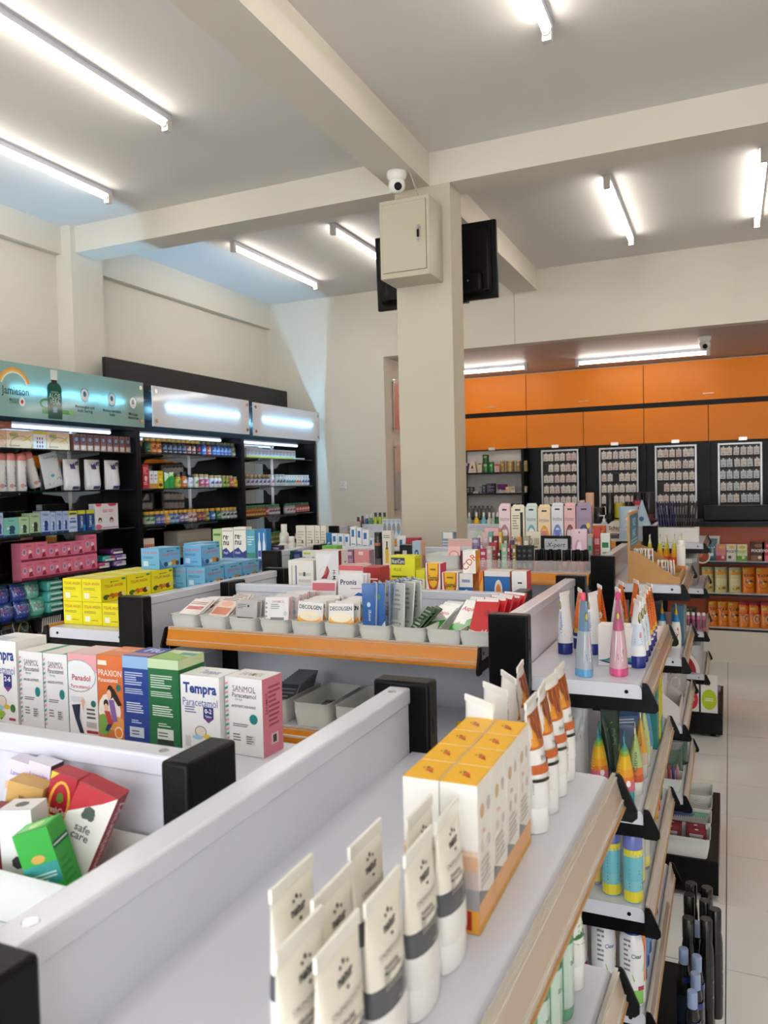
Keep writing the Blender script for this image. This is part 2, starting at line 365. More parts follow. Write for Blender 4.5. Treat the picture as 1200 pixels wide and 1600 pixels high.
def gondola(label, loc, rot, L, front, back, df=.27, db=.27, base=True, rail='rail_orange', top=1.216, basef=.38, baseb=.36, ext=0., bs=(1, 1)):
    t = empty('display_gondola', loc, rot)
    for e in (-1, 1):
        b = MB('black_steel'); x = e*(L/2+.0175)
        b.bbox(x-.0175, -.0425, 0, x+.0175, .0425, top+.007, .004)
        for k in range(14):
            z = .5+k*.05
            for yy in (-1, 1): b.box(x-.004, yy*.0428-.0005, z, x+.004, yy*.0428+.0005, z+.022, 'FFFFFF', 'black_plastic')
        obj('upright', b, t)
    zs = [.14, .45, .76, 1.02, top]
    for i in range(4):
        b = MB('white_steel'); z0, z1 = zs[i]+.0008, zs[i+1]-.0008
        b.bbox(-L/2+.001, -.013, z0, L/2-.001, .013, z1, .0025)
        if i == 3:
            b.bbox(-L/2+.001, -.016, z1-.022, L/2-.001, .016, z1+.001, .003)
            for e in (-1, 1): b.lathe([(.006, z1+.001), (.005, z1+.0018)], 10, 'FFFFFF', 'chrome', e*(L/2-.03), 0)
        obj('back_panel', b, t)
    for s, zz, d in ((-1, front, df), (1, back, db)):
        for z in zz: shelf_part(t, L+ext, d, z, s, rail)
    if base:
        for s, on, dd in ((-1, front, basef), (1, back, baseb)):
            if not on: continue
            b = MB('black_steel' if rail == 'rail_beige' else 'white_steel'); y0, y1 = sorted((s*.02, s*dd)); b.box(-L/2, y0, .12, L/2, y1, .14)
            k = MB('black_steel'); y0, y1 = sorted((s*(dd-.02), s*dd)); k.box(-L/2, y0, .02, L/2, y1, .119)
            for e in (-1, 1):
                y0, y1 = sorted((s*.05, s*(dd-.02))); x0, x1 = sorted((e*L/2, e*(L/2-.004))); k.box(x0, y0, .02, x1, y1, .119)
                k.lathe([(.014, 0), (.014, .01), (.006, .012), (.006, .021)], 10, 'FFFFFF', None, e*(L/2-.04), s*(dd-.05))
            d_ = obj('base_deck', b, t); obj('kick_plate', k, d_)
    return tag(t, label, 'shelving')
Y2, Y3, Y4, Y5 = .668, 1.945, 3.27, 5.15
Z1, Z3, Z4, Z5, ZH = 1.125, 1.09, 1.12, 1.12, 1.123
G1 = gondola('white end gondola nearest the camera, cream tubes and yellow boxes on top', (-.425, Y2, 0), PI/2, .665, [Z1, .875, .62, .4], [], rail='rail_beige')
gondola('white end gondola holding toothpaste tubes and a blank white box', (-.425, Y3, 0), PI/2, .665, [Z3, .835, .635, .42], [], .247, rail='rail_beige')
gondola('white end gondola with the wooden sachet box on its top shelf', (-.425, Y4, 0), PI/2, .665, [Z4, .86, .618, .361], [], .25, rail='rail_beige')
gondola('farthest white end gondola by the aisle, topped by black pens', (-.425, Y5, 0), PI/2, .665, [Z5, .86, .61, .36], [], rail='rail_beige')
gondola('white gondola in front holding children\'s medicine boxes behind its panel', (-1.02, Y2, 0), 0, .97, [1.075, .8, .5], [Z1, .8, .5], .3, .3, base=True)
gondola('white gondola with orange rail and row of sachet trays', (-.925, Y3, 0), 0, .845, [1.137, .91, .62, .38], [1.125, .85, .6, .38], .3, .3)
gondola('white gondola carrying nail polish and cosmetics behind the tray gondola', (-1.125, Y4, 0), 0, 1.29, [1.147, .87, .6, .38], [1.147, .87, .6, .38], .29, .29)
gondola('far white gondola carrying shaver cards and black jars by the column', (-1.47, Y5, 0), 0, 1.98, [1.125, .87, .6, .38], [1.125, .87, .6, .38], .29, .29)
gondola('white end gondola stacked with yellow and blue herbal drink boxes', (-1.43, Y3, 0), -PI/2, .665, [ZH, .8, .5], [], .31, basef=.42)
gondola('white end gondola stacked with eye-care boxes behind the blue drink boxes', (-1.84, Y4, 0), -PI/2, .665, [Z4, .8, .5], [], .3)
gondola('white end gondola with colourful shampoo bottles near the white wall', (-2.52, Y5, 0), -PI/2, .665, [1.16, .8, .5], [], .3, top=1.216)
# the nearest gondola's shelves sit slightly askew: turned about their far front corner
_pv = Vector((.3325, -.286, 0)); _rz = Matrix.Rotation(math.radians(-2.3), 3, 'Z')
for ch in G1.children:
    if ch.name.startswith('shelf'): ch.rotation_euler = (0, 0, math.radians(-2.3)); ch.location = _pv-_rz@_pv
# ================================================================ black wall shelving with mirror backs
XF, XM = -3.5, -3.77
UY = [2.79, 3.985, 5.175, 6.36]
SHZ = [1.745, 1.51, 1.265, 1.02, .81, .55, .28]
for k in range(3):
    y0, y1 = UY[k], UY[k+1]; yc = (y0+y1)/2; L = y1-y0
    lb = ['black wall shelving unit filled with tissue, pads and pink boxes', 'black wall shelving unit of gold-capped vitamin bottles, middle of three', 'black wall shelving unit with green-capped bottles next to the white wall'][k]
    t = empty('wall_shelving', (XM, yc, 0))
    c = MB('dark_carcass'); c.box(-.05, -L/2+.001, 0, -.02, L/2-.001, 2.19)
    obj('back_board', c, t)
    for e in (-1, 1): obj('side_panel', MB('dark_carcass').box(-.02, e*(L/2-.011)-.01, 0, XF-XM, e*(L/2-.011)+.01, 2.19), t)
    obj('fascia', MB('dark_carcass').box(-.02, -L/2+.022, 1.885, XF-XM, L/2-.022, 2.19), t)
    obj('plinth', MB('dark_carcass').box(-.02, -L/2+.022, 0, XF-XM-.03, L/2-.022, .1), t)
    for q in range(2):
        ya = -L/2+.022+q*(L/2-.022); obj('mirror_panel', MB('mirror').box(-.019, ya+.001, .1, -.014, ya+L/2-.023, 1.884), t)
    for e in (-1, 1):
        yy = e*(L/2-.3); obj('support_pole', MB('chrome').box(-.013, yy-.009, .1, -.001, yy+.009, 1.88), t)
    for z in SHZ:
        s = obj('glass_shelf', MB('shelf_glass').box(-.008, -L/2+.026, z-.008, XF-XM-.015, L/2-.026, z), t)
        for e in (-1, 1):
            yy = e*(L/2-.3); b = MB('metallic')
            P = [(0, z-.009), (.225, z-.009), (.22, z-.02), (.06, z-.035), (.03, z-.075), (0, z-.08)]
            b.loft([[(x, y, zz) for x, zz in P] for y in (yy+.006, yy-.006)], '8E9294', sm=False); obj('bracket', b, s)
    r = MB('strip_light'); r.rod((.13, -L/2+.1, 1.875), (.13, L/2-.1, 1.875), .009, 8); obj('strip_light', r, t)
    tag(t, lb, 'shelving')
tb = obj('top_board', MB('dark_board').box(XM-.05, 4.03, 2.191, XM-.02, 6.36, 2.395)); tag(tb, 'long dark board standing on top of the black wall shelving', 'board')
def sign(y0, y1, z0, z1, label, mt, art=None, lit=(.12, .88)):
    t = empty('sign_panel', (-3.42, (y0+y1)/2, z0)); L = y1-y0; H = z1-z0
    p = MB(mt); bg = '8FB3AB' if art else 'FFFFFF'
    p.box(-.004, -L/2, 0, .004, L/2, H, bg); p.fm[p.f.index((3, 0, 4, 7))] = p.mi('acrylic_back')
    M = lambda u, v, k: (.004+k, -L/2+u, v)
    if art: art(p, M, L, H)
    obj('acrylic_panel', p, t)
    for ey in (-1, 1):
        for zz in (.035, H-.035):
            b = MB('chrome'); b.rod((-.078, ey*(L/2-.03), zz), (.006, ey*(L/2-.03), zz), .007, 8); b.rod((.004, ey*(L/2-.03), zz), (.01, ey*(L/2-.03), zz), .013, 12); obj('standoff_bolt', b, t)
    a = -L/2+L*lit[0]; c = -L/2+L*lit[1]
    b = MB('sign_tube'); b.rod((-.014, a, H*.52), (-.014, c, H*.52), .005, 10); obj('tube', b, t)
    b = MB('metallic'); b.box(-.079, a, H*.52-.015, -.05, c, H*.52+.015, 'B8BCC0'); obj('tube_holder', b, t)
    return tag(t, label, 'sign')
def art_sign(p, M, L, H):
    S = lambda px: ax(px, 610, -3.42).y-(-.0)-2.70     # photo column -> distance from the panel's left end
    # rainbow, name, maple leaf badge
    for i, c in enumerate(('F2A33C', 'EFC56A', 'F7F0DC')): p.ring(M, S(22), H*.50, .105-.008*i, .115-.010*i, .009, c, 20, .35, PI-.35)
    p.text(M, 'Jamieson', S(23), H*.485, .042, '2A4A48', .17, .012)
    p.text(M, 'NATURAL SOURCES', S(24), H*.42, .012, '2A4A48', .12)
    p.text(M, 'MADE IN', S(21), H*.315, .014, '2A4A48', .06, .01); p.text(M, 'CANADA', S(21), H*.27, .014, '2A4A48', .06, .01)
    p.ell(M, S(33), H*.29, .02, .024, 'F4F4F0'); p.ell(M, S(33), H*.29, .009, .012, 'C03A32', 6)
    # aloe leaves, bottle
    x = S(84)
    p.ring(M, x-.055, H*.3, .05, .03, .012, '3F8A4A', 16); p.rect(M, x-.09, H*.11, x-.01, H*.2, '4B9455'); p.rect(M, x+.01, H*.13, x+.13, H*.21, '5BA552'); p.ell(M, x+.12, H*.18, .02, .022, '86C37A')
    p.rect(M, x-.05, H*.02, x+.05, H*.62, '0F5A4E'); p.ell(M, x, H*.62, .05, .035, '0F5A4E'); p.rect(M, x-.02, H*.7, x+.02, H*.78, '1D2B2B'); p.rect(M, x-.024, H*.78, x+.024, H*.97, 'E9ECEA')
    p.text(M, 'ALOE', x, H*.47, .03, 'BFE3D6', .08); p.text(M, 'VERA', x, H*.36, .03, 'BFE3D6', .07); p.text(M, 'jamieson', x, H*.55, .012, 'BFE3D6', .05); p.rect(M, x-.014, H*.15, x+.014, H*.25, '7FB0C8')
    for j, (px, tx) in enumerate(((131, ('Menenangkan kulit', 'kulit kering')), (173, ('Membantu melembapkan', 'kulit')), (206, ('Menjaga', 'elastisitas')))):
        x = S(px); p.ell(M, x, H*(.56-.02*j), .034, .04, 'F4F8F8', 18); p.ring(M, x, H*(.56-.02*j), .034, .04, .004, '3B83A8', 18); p.ell(M, x, H*(.58-.02*j), .012, .016, '3B83A8')
        p.text(M, tx[0], x, H*(.32-.02*j), .018, '16302F', .15, .015); p.text(M, tx[1], x, H*(.24-.02*j), .018, '16302F', .12, .015)
sign(2.70, 3.955, 1.90, 2.185, 'teal illuminated aloe vera advertising sign above the left shelving', 'acrylic_print', art_sign, (.2, .86))
sign(4.04, 5.15, 1.915, 2.178, 'blank white illuminated sign panel, left one of the two', 'acrylic_white')
sign(5.21, 6.29, 1.91, 2.172, 'blank white illuminated sign panel nearest the white wall', 'acrylic_white')
# ================================================================ column fittings
t = empty('electrical_box', (-1.495, 3.9, 2.55))
b = MB('steel_box'); b.bbox(-.135, -.2, 0, .135, 0, .395, .004); obj('casing', b, t)
b = MB('steel_box'); b.box(-.118, -.204, .03, .118, -.2, .372); d = obj('door', b, t)
b = MB('chrome'); b.rod((.08, -.204, .235), (.08, -.213, .235), .011, 12); b.box(.074, -.216, .185, .086, -.2135, .222, 'FFFFFF', 'black_plastic'); b.box(.078, -.222, .223, .082, -.2135, .236); b.box(.0785, -.2155, .165, .0825, -.2135, .186); obj('key_lock', b, d)
obj('shadow_gap', MB('black_plastic').box(-.12, -.2006, .028, .12, -.2, .374), t)
tag(t, 'cream steel electrical box with keys in its door on the column', 'cabinet')
def cctv(loc, rot, label):
    t = empty('security_camera', loc, rot)
    b = MB('plastic'); b.lathe([(.05, 0), (.052, -.012), (.046, -.03), (.04, -.04)][::-1], 20, 'E8E6E0'); obj('mount', b, t)
    b = MB('plastic'); n = 20
    b.lathe([(.002, -.1)]+[(.043*math.sin(a), -.062-.043*math.cos(a)) for a in [PI*i/10 for i in range(1, 8)]], n, 'ECEAE4'); o = obj('eyeball', b, t)
    b = MB('black_plastic'); c = Vector((0, -.012, -.066)); d = Vector((.1, -.86, -.5)).normalized(); b.rod(c+d*.02, c+d*.036, .019, 16); b.rod(c+d*.036, c+d*.038, .012, 14, 'FFFFFF', 'screen'); obj('lens', b, o)
    return tag(t, label, 'camera')
cctv((-1.512, 3.66, ZB), .45, 'white dome security camera under the beam above the steel box')
cctv((-.175, 6.9, ZS), 0, 'white dome security camera on the niche ceiling at the right')
b = MB('black_plastic'); prev = None
for p in [(-1.448, 3.68, 3.058), (-1.44, 3.72, 3.0), (-1.45, 3.8, 2.98), (-1.46, 3.85, 2.948)]:
    if prev: b.rod(prev, p, .0022, 6, 'FFFFFF', 'wall_paint')
    prev = p
for p, q in [((-1.56, 3.85, 2.946), (-1.56, 3.85, 2.985)), ((-1.56, 3.85, 2.985), (-1.52, 3.8, 2.97)), ((-1.52, 3.8, 2.97), (-1.49, 3.78, 2.955))]: b.rod(p, q, .003, 6)
tag(obj('cable', b), 'loose camera cable running into top of the cream steel box', 'cable')
# television seen from behind
t = empty('television', (-1.57, 4.33, 2.55), (.05, 0, 0))
b = MB('black_plastic'); b.bbox(-.375, .03, 0, .375, .06, .435, .006); obj('screen', b, t)
b = MB('black_plastic'); b.bbox(-.345, .0, .03, .345, .031, .41, .02); b.bbox(-.3, -.03, .03, .3, .01, .15, .02); b.box(-.3, -.031, .075, -.27, -.0305, .1, 'FFFFFF', 'screen'); bb = obj('rear_cover', b, t)
b = MB('black_plastic'); b.rod((.22, -.01, .1), (.22, -.034, .1), .006, 10, 'FFFFFF', 'chrome'); b.box(.16, .0, -.012, .2, .05, 0); obj('socket', b, bb)
b = MB('black_steel'); b.box(-.11, -.06, .1, .11, -.04, .3); b.box(-.05, -.2, .16, .05, -.05, .24); b.box(.1, -.05, .05, .125, .002, .36); b.box(-.125, -.05, .05, -.1, .002, .36); obj('wall_mount', b, t)
tag(t, 'black flat television seen from behind, mounted on the far side of column', 'television')
# wall outlet, framed notices
t = empty('light_switch', (-3.245, YB, 1.47)); b = MB('plastic'); b.bbox(-.035, -.01, 0, .035, 0, .07, .004, 'E9E8E4'); b.rod((0, -.009, .035), (0, -.012, .035), .004, 8, '777777'); obj('plate', b, t); tag(t, 'small square white socket plate on the white back wall', 'switch')
def notice(y0, y1, z0, z1, label, art, bolts=True):
    t = empty('wall_notice', (NX, (y0+y1)/2, z0)); L = y1-y0; H = z1-z0
    p = MB('card'); p.box(.012, -L/2+.02, .02, .015, L/2-.02, H-.02, 'F4F1EE'); art(p, lambda u, v, k: (.015+k, -L/2+u, v), L, H); obj('printed_sheet', p, t)
    obj('acrylic_cover', MB('clearer').box(.017, -L/2, 0, .021, L/2, H, 'FFFFFF'), t)
    for e in (-1, 1):
        for zz in (.03, H-.03): b = MB('chrome'); b.rod((.0, e*(L/2-.015), zz), (.026, e*(L/2-.015), zz), .008, 8); obj('standoff_bolt', b, t)
    return tag(t, label, 'notice')
def an1(p, M, L, H):
    p.rect(M, .02, .02, .14, H-.02, 'E2603A'); p.rect(M, .14, H-.08, L-.02, H-.02, 'E8B3A4'); p.text(M, 'ATTENTION', L*.6, H-.05, .03, 'B83A24', L*.6, .02)
    p.rect(M, .14, H-.16, L-.02, H-.13, 'E2603A')
    for r in range(4):
        for c in range(3): p.ell(M, .24+c*.16, H-.24-r*.09, .025, .025, 'C9654E', 8)
    p.rect(M, .02, .02, L-.02, .07, 'E2603A')
notice(6.56, 7.3, 1.98, 2.46, 'orange and white framed notice in the recess, upper of the pair', an1)
def an2(p, M, L, H):
    p.rect(M, .02, H*.6, L-.02, H-.02, 'F0B998'); p.rect(M, .02, .02, L-.02, H*.6, 'B9B2AA'); p.rect(M, .2, H*.5, L-.05, H-.08, 'D9C3BC'); p.lines(M, .24, H*.55, L-.1, H-.12, 8, '7C6D6A', 3)
    p.rect(M, .12, .05, L-.05, H*.5, 'CFCDCB'); p.lines(M, .16, .1, L-.1, H*.46, 9, '4A4744', 4)
notice(6.56, 7.3, 1.24, 1.87, 'peach and grey framed notice in the recess below the orange one', an2)
# ================================================================ orange cupboards, peg cases
YC = 8.13
t = empty('wall_cabinet', (0, YC, 0))
b = MB('dark_carcass'); b.box(-2.79, .02, 1.84, 2.28, .065, 2.62); obj('carcass', b, t)
zz0, zz1 = 2.245, 2.625
UX = [-2.78, -1.945, -.77, .42, 1.62, 2.28]; LX = [-2.78, -1.945, -1.36, -.77, -.18, .42, 1.0, 1.62, 2.28]
def hx(px): return ay(px, 650, YC).x
for i in range(len(UX)-1):
    b = MB('orange_laminate'); b.bbox(UX[i]+.003, 0, zz0, UX[i+1]-.003, .018, zz1, .0015); d = obj('door', b, t)
    x = [hx(768), hx(913), hx(1107), 1.2, 2.0][i]
    obj('handle', MB('metallic').box(x-.05, -.012, zz0+.055, x+.05, 0, zz0+.063, 'D8B090'), d)
for i in range(len(LX)-1):
    b = MB('orange_laminate'); b.bbox(LX[i]+.003, 0, 1.85, LX[i+1]-.003, .018, 2.195, .0015); d = obj('door', b, t)
    x = [hx(768), hx(867), hx(960), hx(1055), .12, .7, 1.3, 1.9][i]
    obj('handle', MB('metallic').box(x-.035, -.016, 1.842, x+.035, 0, 1.872, 'D5CCC0'), d)
tag(t, 'long bank of orange cupboard doors in two rows above the peg cases', 'cabinet')
t = empty('wall_shelving', (0, YC, 0))
b = MB('dark_carcass'); b.box(-2.79, .055, .0, 2.28, .065, 1.838); obj('back_board', b, t)
obj('back_board', MB('ceiling_paint').box(-2.62, .05, 1.0, -1.965, .0545, 1.838, '8F8C93'), t)
SZN = [1.605, 1.385, 1.12]
for x in (-2.64, -1.955, -1.36, -.77, -.18, .42, 1.0, 1.62): obj('side_panel', MB('dark_carcass').box(x-.013, -.17 if x < -1.9 else .0, 0, x+.013, .055, 1.838), t)
for z in SZN: obj('shelf', MB('dark_carcass').box(-2.627, -.17, z-.016, -1.968, .05, z), t)
tag(t, 'black wall frame carrying peg cases, open shelves at its left end', 'shelving')
PEG = [(847, 905), (937, 998), (1024, 1089), (1122, 1191)]
casel = ['leftmost', 'second', 'third', 'rightmost']
pb = MB('card'); pb.bbox(-.023, -.012, -.075, .023, 0, -.01, .002, 'E6DFD6'); 
def peg_mesh(c, c2):
    b = MB('card'); w_, h_ = .0485, .072; b.box(-w_/2, -.014, -.080, w_/2, 0, -.080+h_, c); b.box(-.006, -.009, -.01, .006, -.006, .004, 'F2F0EC')
    M = lambda u, v, k: (-w_/2+u, -.014-k, -.080+v); b.rect(M, .004, h_*.62, w_-.004, h_*.68, c2); b.rect(M, .006, h_*.45, w_*.7, h_*.49, '9A9490'); b.rect(M, .012, h_*.12, w_-.012, h_*.3, c2)
    return b.mesh('hanging_pack')
pks = [peg_mesh('EAE3D8', 'B9A79A'), peg_mesh('E3DCD6', 'A7B0B8'), peg_mesh('E0CFCB', 'B98A86'), peg_mesh('D4DADC', '8FA4AE')]
rng = random.Random(5)
for ci, (p0, p1) in enumerate(PEG):
    x0 = ay(p0, 750, YC).x; x1 = ay(p1, 750, YC).x
    t = empty('peg_case', ((x0+x1)/2, YC, 0)); W = x1-x0
    b = MB('metallic'); fr = .016
    for a in ((-W/2, 1.09, -W/2+fr, 1.82), (W/2-fr, 1.09, W/2, 1.82), (-W/2+fr, 1.09, W/2-fr, 1.09+fr), (-W/2+fr, 1.82-fr, W/2-fr, 1.82)): b.box(a[0], -.03, a[1], a[2], .01, a[3], '9C9A98')
    obj('frame', b, t)
    obj('back_board', MB('dark_board').box(-W/2+fr, .0, 1.09+fr, W/2-fr, .01, 1.82-fr), t)
    for r in range(6):
        zr = 1.786-r*.112
        if True: k = MB('metallic'); k.rod((-W/2+fr, -.006, zr+.002), (W/2-fr, -.006, zr+.002), .003, 6, '6A6A6A'); obj('rail', k, t)
    tag(t, casel[ci]+' grey-framed wall case of small hanging packs', 'display case')
    for r in range(6):
        for c in range(6):
            if rng.random() < .04: continue
            xx = (x0+x1)/2-W/2+fr+.03+c*(W-2*fr-.06)/5+rng.uniform(-.004, .004); zr = 1.786-r*.112
            me = pks[rng.choice([0, 0, 1, 2]) if ci < 3 else rng.choice([3, 3, 1, 0])]
            o = obj('hanging_pack', me, None, (xx, YC-.008, zr), (0, rng.uniform(-.06, .06), 0))
            tag(o, f'small pale pack in row {"one two three four five six".split()[r]}, column {"one two three four five six".split()[c]} of the {casel[ci]} peg case', 'pack', 'hanging packs in the wall peg cases')
# ================================================================ snack counter
t = empty('snack_counter', (0, 6.83, 0))
obj('counter_top', MB('black_steel').box(-1.0, -.03, 1.1, 2.28, .5, 1.14), t)
obj('top_panel', MB('orange_front').box(-1.0, .13, .80, 2.28, .15, 1.1), t)
obj('back_board', MB('orange_front').box(-1.0, .2, .26, 2.28, .22, .8), t)
for z in (.82, .56, .28):
    o = obj('shelf', MB('dark_carcass').box(-1.0, -.0, z-.022, 2.28, .2, z-.003), t); obj('shelf_liner', MB('white_steel').box(-1.0, -.002, z-.003, 2.28, .2, z), o)
obj('plinth', MB('wall_paint').box(-1.0, .0, 0, 2.28, .2, .257), t)
tag(t, 'orange-backed snack counter on a white plinth at the end of the aisle', 'counter')
t = empty('monitor_sill', (0, 7.05, 1.14)); obj('ledge', MB('black_steel').bbox(-.2, -.05, 0, 1.6, .2, .12, .006), t); tag(t, 'black raised ledge on the snack counter under the rightmost peg case', 'ledge')
# ================================================================ product builders
def deco(b, M_, W, H, dsl):
    b.k = 0
    def M(u, v, k): return M_(min(max(u, 0), W), min(max(v, 0), H), k)
    for c in dsl:
        k = c[0]
        if k == 'r': b.rect(M, c[1]*W, c[2]*H, c[3]*W, c[4]*H, c[5], None, c[6] if len(c) > 6 else 1)
        elif k == 'e': b.ell(M, c[1]*W, c[2]*H, c[3]*W, c[4]*H, c[5], c[6] if len(c) > 6 else 12)
        elif k == 'o': b.ring(M, c[1]*W, c[2]*H, c[3]*W, c[4]*H, c[5]*W, c[6])
        elif k == 'p': b.poly(M, [(u*W, v*H) for u, v in c[1]], c[2])
        elif k == 'l': b.lines(M, c[1]*W, c[2]*H, c[3]*W, c[4]*H, c[5], c[6], c[7] if len(c) > 7 else 1)
        elif k == 't': b.text(M, c[1], c[2]*W, c[3]*H, c[4]*H, c[5], (c[6] if len(c) > 6 else .9)*W, c[7] if len(c) > 7 else .01, c[8] if len(c) > 8 else 0)
        elif k == 'v': b.text(M, c[1], c[2]*W, c[3]*H, c[4]*W, c[5], (c[6] if len(c) > 6 else .9)*H, .01, 0, c[7] if len(c) > 7 else PI/2)
def carton(w, d, h, base, front=(), right=(), left=(), top=(), cols=None, m='card'):
    b = MB(m); e = min(.0012, w*.02)
    b.box(-w/2, -d/2, 0, w/2, d/2, h, base, None, cols)
    for n, dsl, W, H in (('front', front, w, h), ('right', right, d, h), ('left', left, d, h), ('top', top, w, d)):
        if dsl: deco(b, FR(w, d, h, n), W, H, dsl)
    b.rect(FR(w, d, h, 'top'), w*.04, d*.03, w*.96, d*.045, 'A9A5A0')     # tuck flap line
    return b
def oval(a, c, z, n=16): return [(a*math.cos(2*PI*j/n), c*math.sin(2*PI*j/n), z) for j in range(n)]
def tube(w, r, d, h, cap, bands, capcol, dsl=(), m='plastic', crimp=.012, crimpcol='EFECE4', capr=1.0, n=16, edge=False):
    """squeeze tube standing on its cap; bands: [(z_top_fraction, colour)] from cap to crimp; returns body, cap part"""
    z0 = cap; z1 = h-crimp
    def prof(v):
        t = max(0, min(1, (v-z0)/(z1-z0))); s = t**1.8
        q = (r+(w/2-r)*t, d*(1-s)+.0012); return q[::-1] if edge else q
    def M(u, v, k):
        a, c = prof(v); x = max(-.97, min(.97, (u-w/2)/(w/2) if edge else (u-w/2)/a)); return ((a+k)*x, -(c+k)*math.sqrt(1-x*x)-k, v)
    b = MB(m); zs = sorted(set([z0, z1]+[z0+(z1-z0)*i/9 for i in range(10)]+[z0+(z1-z0)*f for f, _ in bands if f < 1]))
    cs = []
    for a in range(len(zs)-1):
        f = ((zs[a]+zs[a+1])/2-z0)/(z1-z0); cs.append(next(c for t, c in bands if f <= t+1e-6))
    b.loft([oval(*prof(z), z, n) for z in zs], cs)
    b.box(*((-.0012, -w/2, z1, .0012, w/2, h) if edge else (-w/2, -.0012, z1, w/2, .0012, h)), crimpcol)
    deco(b, M, w, h, dsl)
    c = MB('plastic'); c.loft([*[oval(*((d*q, r*q) if edge else (r*q, d*q)), zz, n) for q, zz in ((capr*.97, 0), (capr, .002), (capr, cap-.0012), (.95, cap))]], capcol)
    return b, c
def bottle(r, h, neck, body, capc, lab=None, n=14, m='plastic', shoulder=.78, capr=None, dsl=(), label_m=None, caph=None, sx=1., sy=1.):
    """round bottle with cap part; lab (v0, v1, colour) wraps a label"""
    hs = h*shoulder; caph = caph or h*.16; hc = h-caph
    b = MB(m); b.lathe([(r*.9, 0), (r, h*.03), (r, hs*.92), (r*.9, hs), (neck, min(hc, hs+(hc-hs)*.75)), (neck, hc)], n, body, sx=sx, sy=sy)
    def M(u, v, k): a = (u-PI*r/2)/r; rr = r+k+.0003; return (rr*math.sin(a)*sx, -rr*math.cos(a)*sy, v)
    if lab: b.lathe([(r+.0004, h*lab[0]), (r+.0004, h*lab[1])], n, lab[2], label_m, cap0=False, cap1=False, sx=sx, sy=sy)
    deco(b, M, PI*r, h, dsl)
    capr = capr or neck*1.15
    c = MB('plastic'); c.lathe([(capr, hc-.001), (capr, h-.002), (capr*.92, h)], n, capc, sx=sx if capr > neck*1.3 else 1)
    return b, c
def pouch(w, d, h, base, dsl=(), m='film', topcol=None, taper=.06, bulge=1.):
    """pillow pouch standing on its gusset, front towards -y"""
    b = MB(m)
    def hd(v): t = v/h; return max(.0012, d/2*(1-t**2.2)*bulge if t > .12 else d/2*(.72+2.33*t))
    def hw(v): return w/2*(1-taper*math.sin(PI*v/h)*.5)
    def M(u, v, k): x = (u-w/2)/(w/2); return ((u-w/2)*(hw(v)/(w/2)), -(hd(v)*max(.04, 1-abs(x)**2.6)+k), v)
    zs = [h*i/10 for i in range(11)]; n = 7; rings = []
    for z in zs:
        P = [M(w*i/n, z, 0) for i in range(n+1)]; rings.append(P+[(x, -y, zz) for x, y, zz in reversed(P)])
    b.loft(rings, base if isinstance(base, list) else [base]*9+[topcol or base])
    deco(b, M, w, h, [tuple(c)+(6,) if c[0] == 'r' and len(c) == 6 else c for c in dsl])
    return b
def tray(w, d, h, t=.0025, fl=.012, col='FFFFFF', m='tray_plastic'):
    b = MB(m)
    def R(x, y, z, r=.012):
        P = []
        for cx, cy, a0 in ((x-r, -y+r, -PI/2), (x-r, y-r, 0), (-x+r, y-r, PI/2), (-x+r, -y+r, PI)):
            for i in range(4): a = a0+i*PI/6; P.append((cx+r*math.cos(a), cy+r*math.sin(a), z))
        return P
    W, D = w/2, d/2
    b.loft([R(W-fl, D-fl, 0), R(W-fl*.35, D-fl*.35, h*.6), R(W-.002, D-.002, h-.002), R(W, D, h), R(W-t, D-t, h), R(W-fl*.35-t, D-fl*.35-t, h*.6), R(W-fl-t, D-fl-t, t)], col)
    return b
def sachet(w, h, base, dsl=(), t=.004, m='film'):
    b = MB(m); b.bbox(-w/2, -t/2, 0, w/2, t/2, h, t*.45, base, seg=1); deco(b, FR(w, t, h), w, h, dsl); return b
R90, R270 = PI/2, -PI/2
def put(name, cat, mesh, loc, rot, label, group=None):
    loc = (loc[0], loc[1], loc[2]+.0007)
    if isinstance(mesh, tuple):
        o = obj(name, mesh[0], None, loc, rot)
        for nm, c in zip(('cap', 'lid'), mesh[1:]): obj(nm, c, o)
    else: o = obj(name, mesh, None, loc, rot)
    return tag(o, label, cat, group)
def again(o, loc, rot, label): return clone(o, (loc[0], loc[1], loc[2]+.0007), rot, label)
def SB(cat, p0, p1, yt, Y, z, d, base, label, front=(), right=(), top=(), cols=None, name=None, group=None, hh=None, rot=0., m='card'):
    """carton seen between photo columns p0..p1 with its top at row yt, its front on the plane y = Y, standing at height z"""
    a = ay(p0, yt, Y); c = ay(p1, yt, Y); w = c.x-a.x; h = hh or (ay((p0+p1)/2, yt, Y).z-z)
    return put(name or 'medicine_box', cat, carton(w-.0015, d, h, base, front, right, (), top, cols, m), ((a.x+c.x)/2, Y+d/2, z), rot, label, group)
def WB(p0, p1, yt, z, d, base, label, front=(), right=(), top=(), cols=None, name='carton', cat='box', group=None, X=-3.54, hh=None):
    """the same on the left wall shelves: front on the plane x = X, facing the room"""
    ym = (p0+p1)/2; a = ax(p0, yt, X); c = ax(p1, yt, X); w = c.y-a.y; h = hh or (ax(ym, yt, X).z-z)
    return put(name, cat, carton(w-.0015, d, h, base, front, right, (), top, cols), (X-d/2, (a.y+c.y)/2, z), R90, label, group)
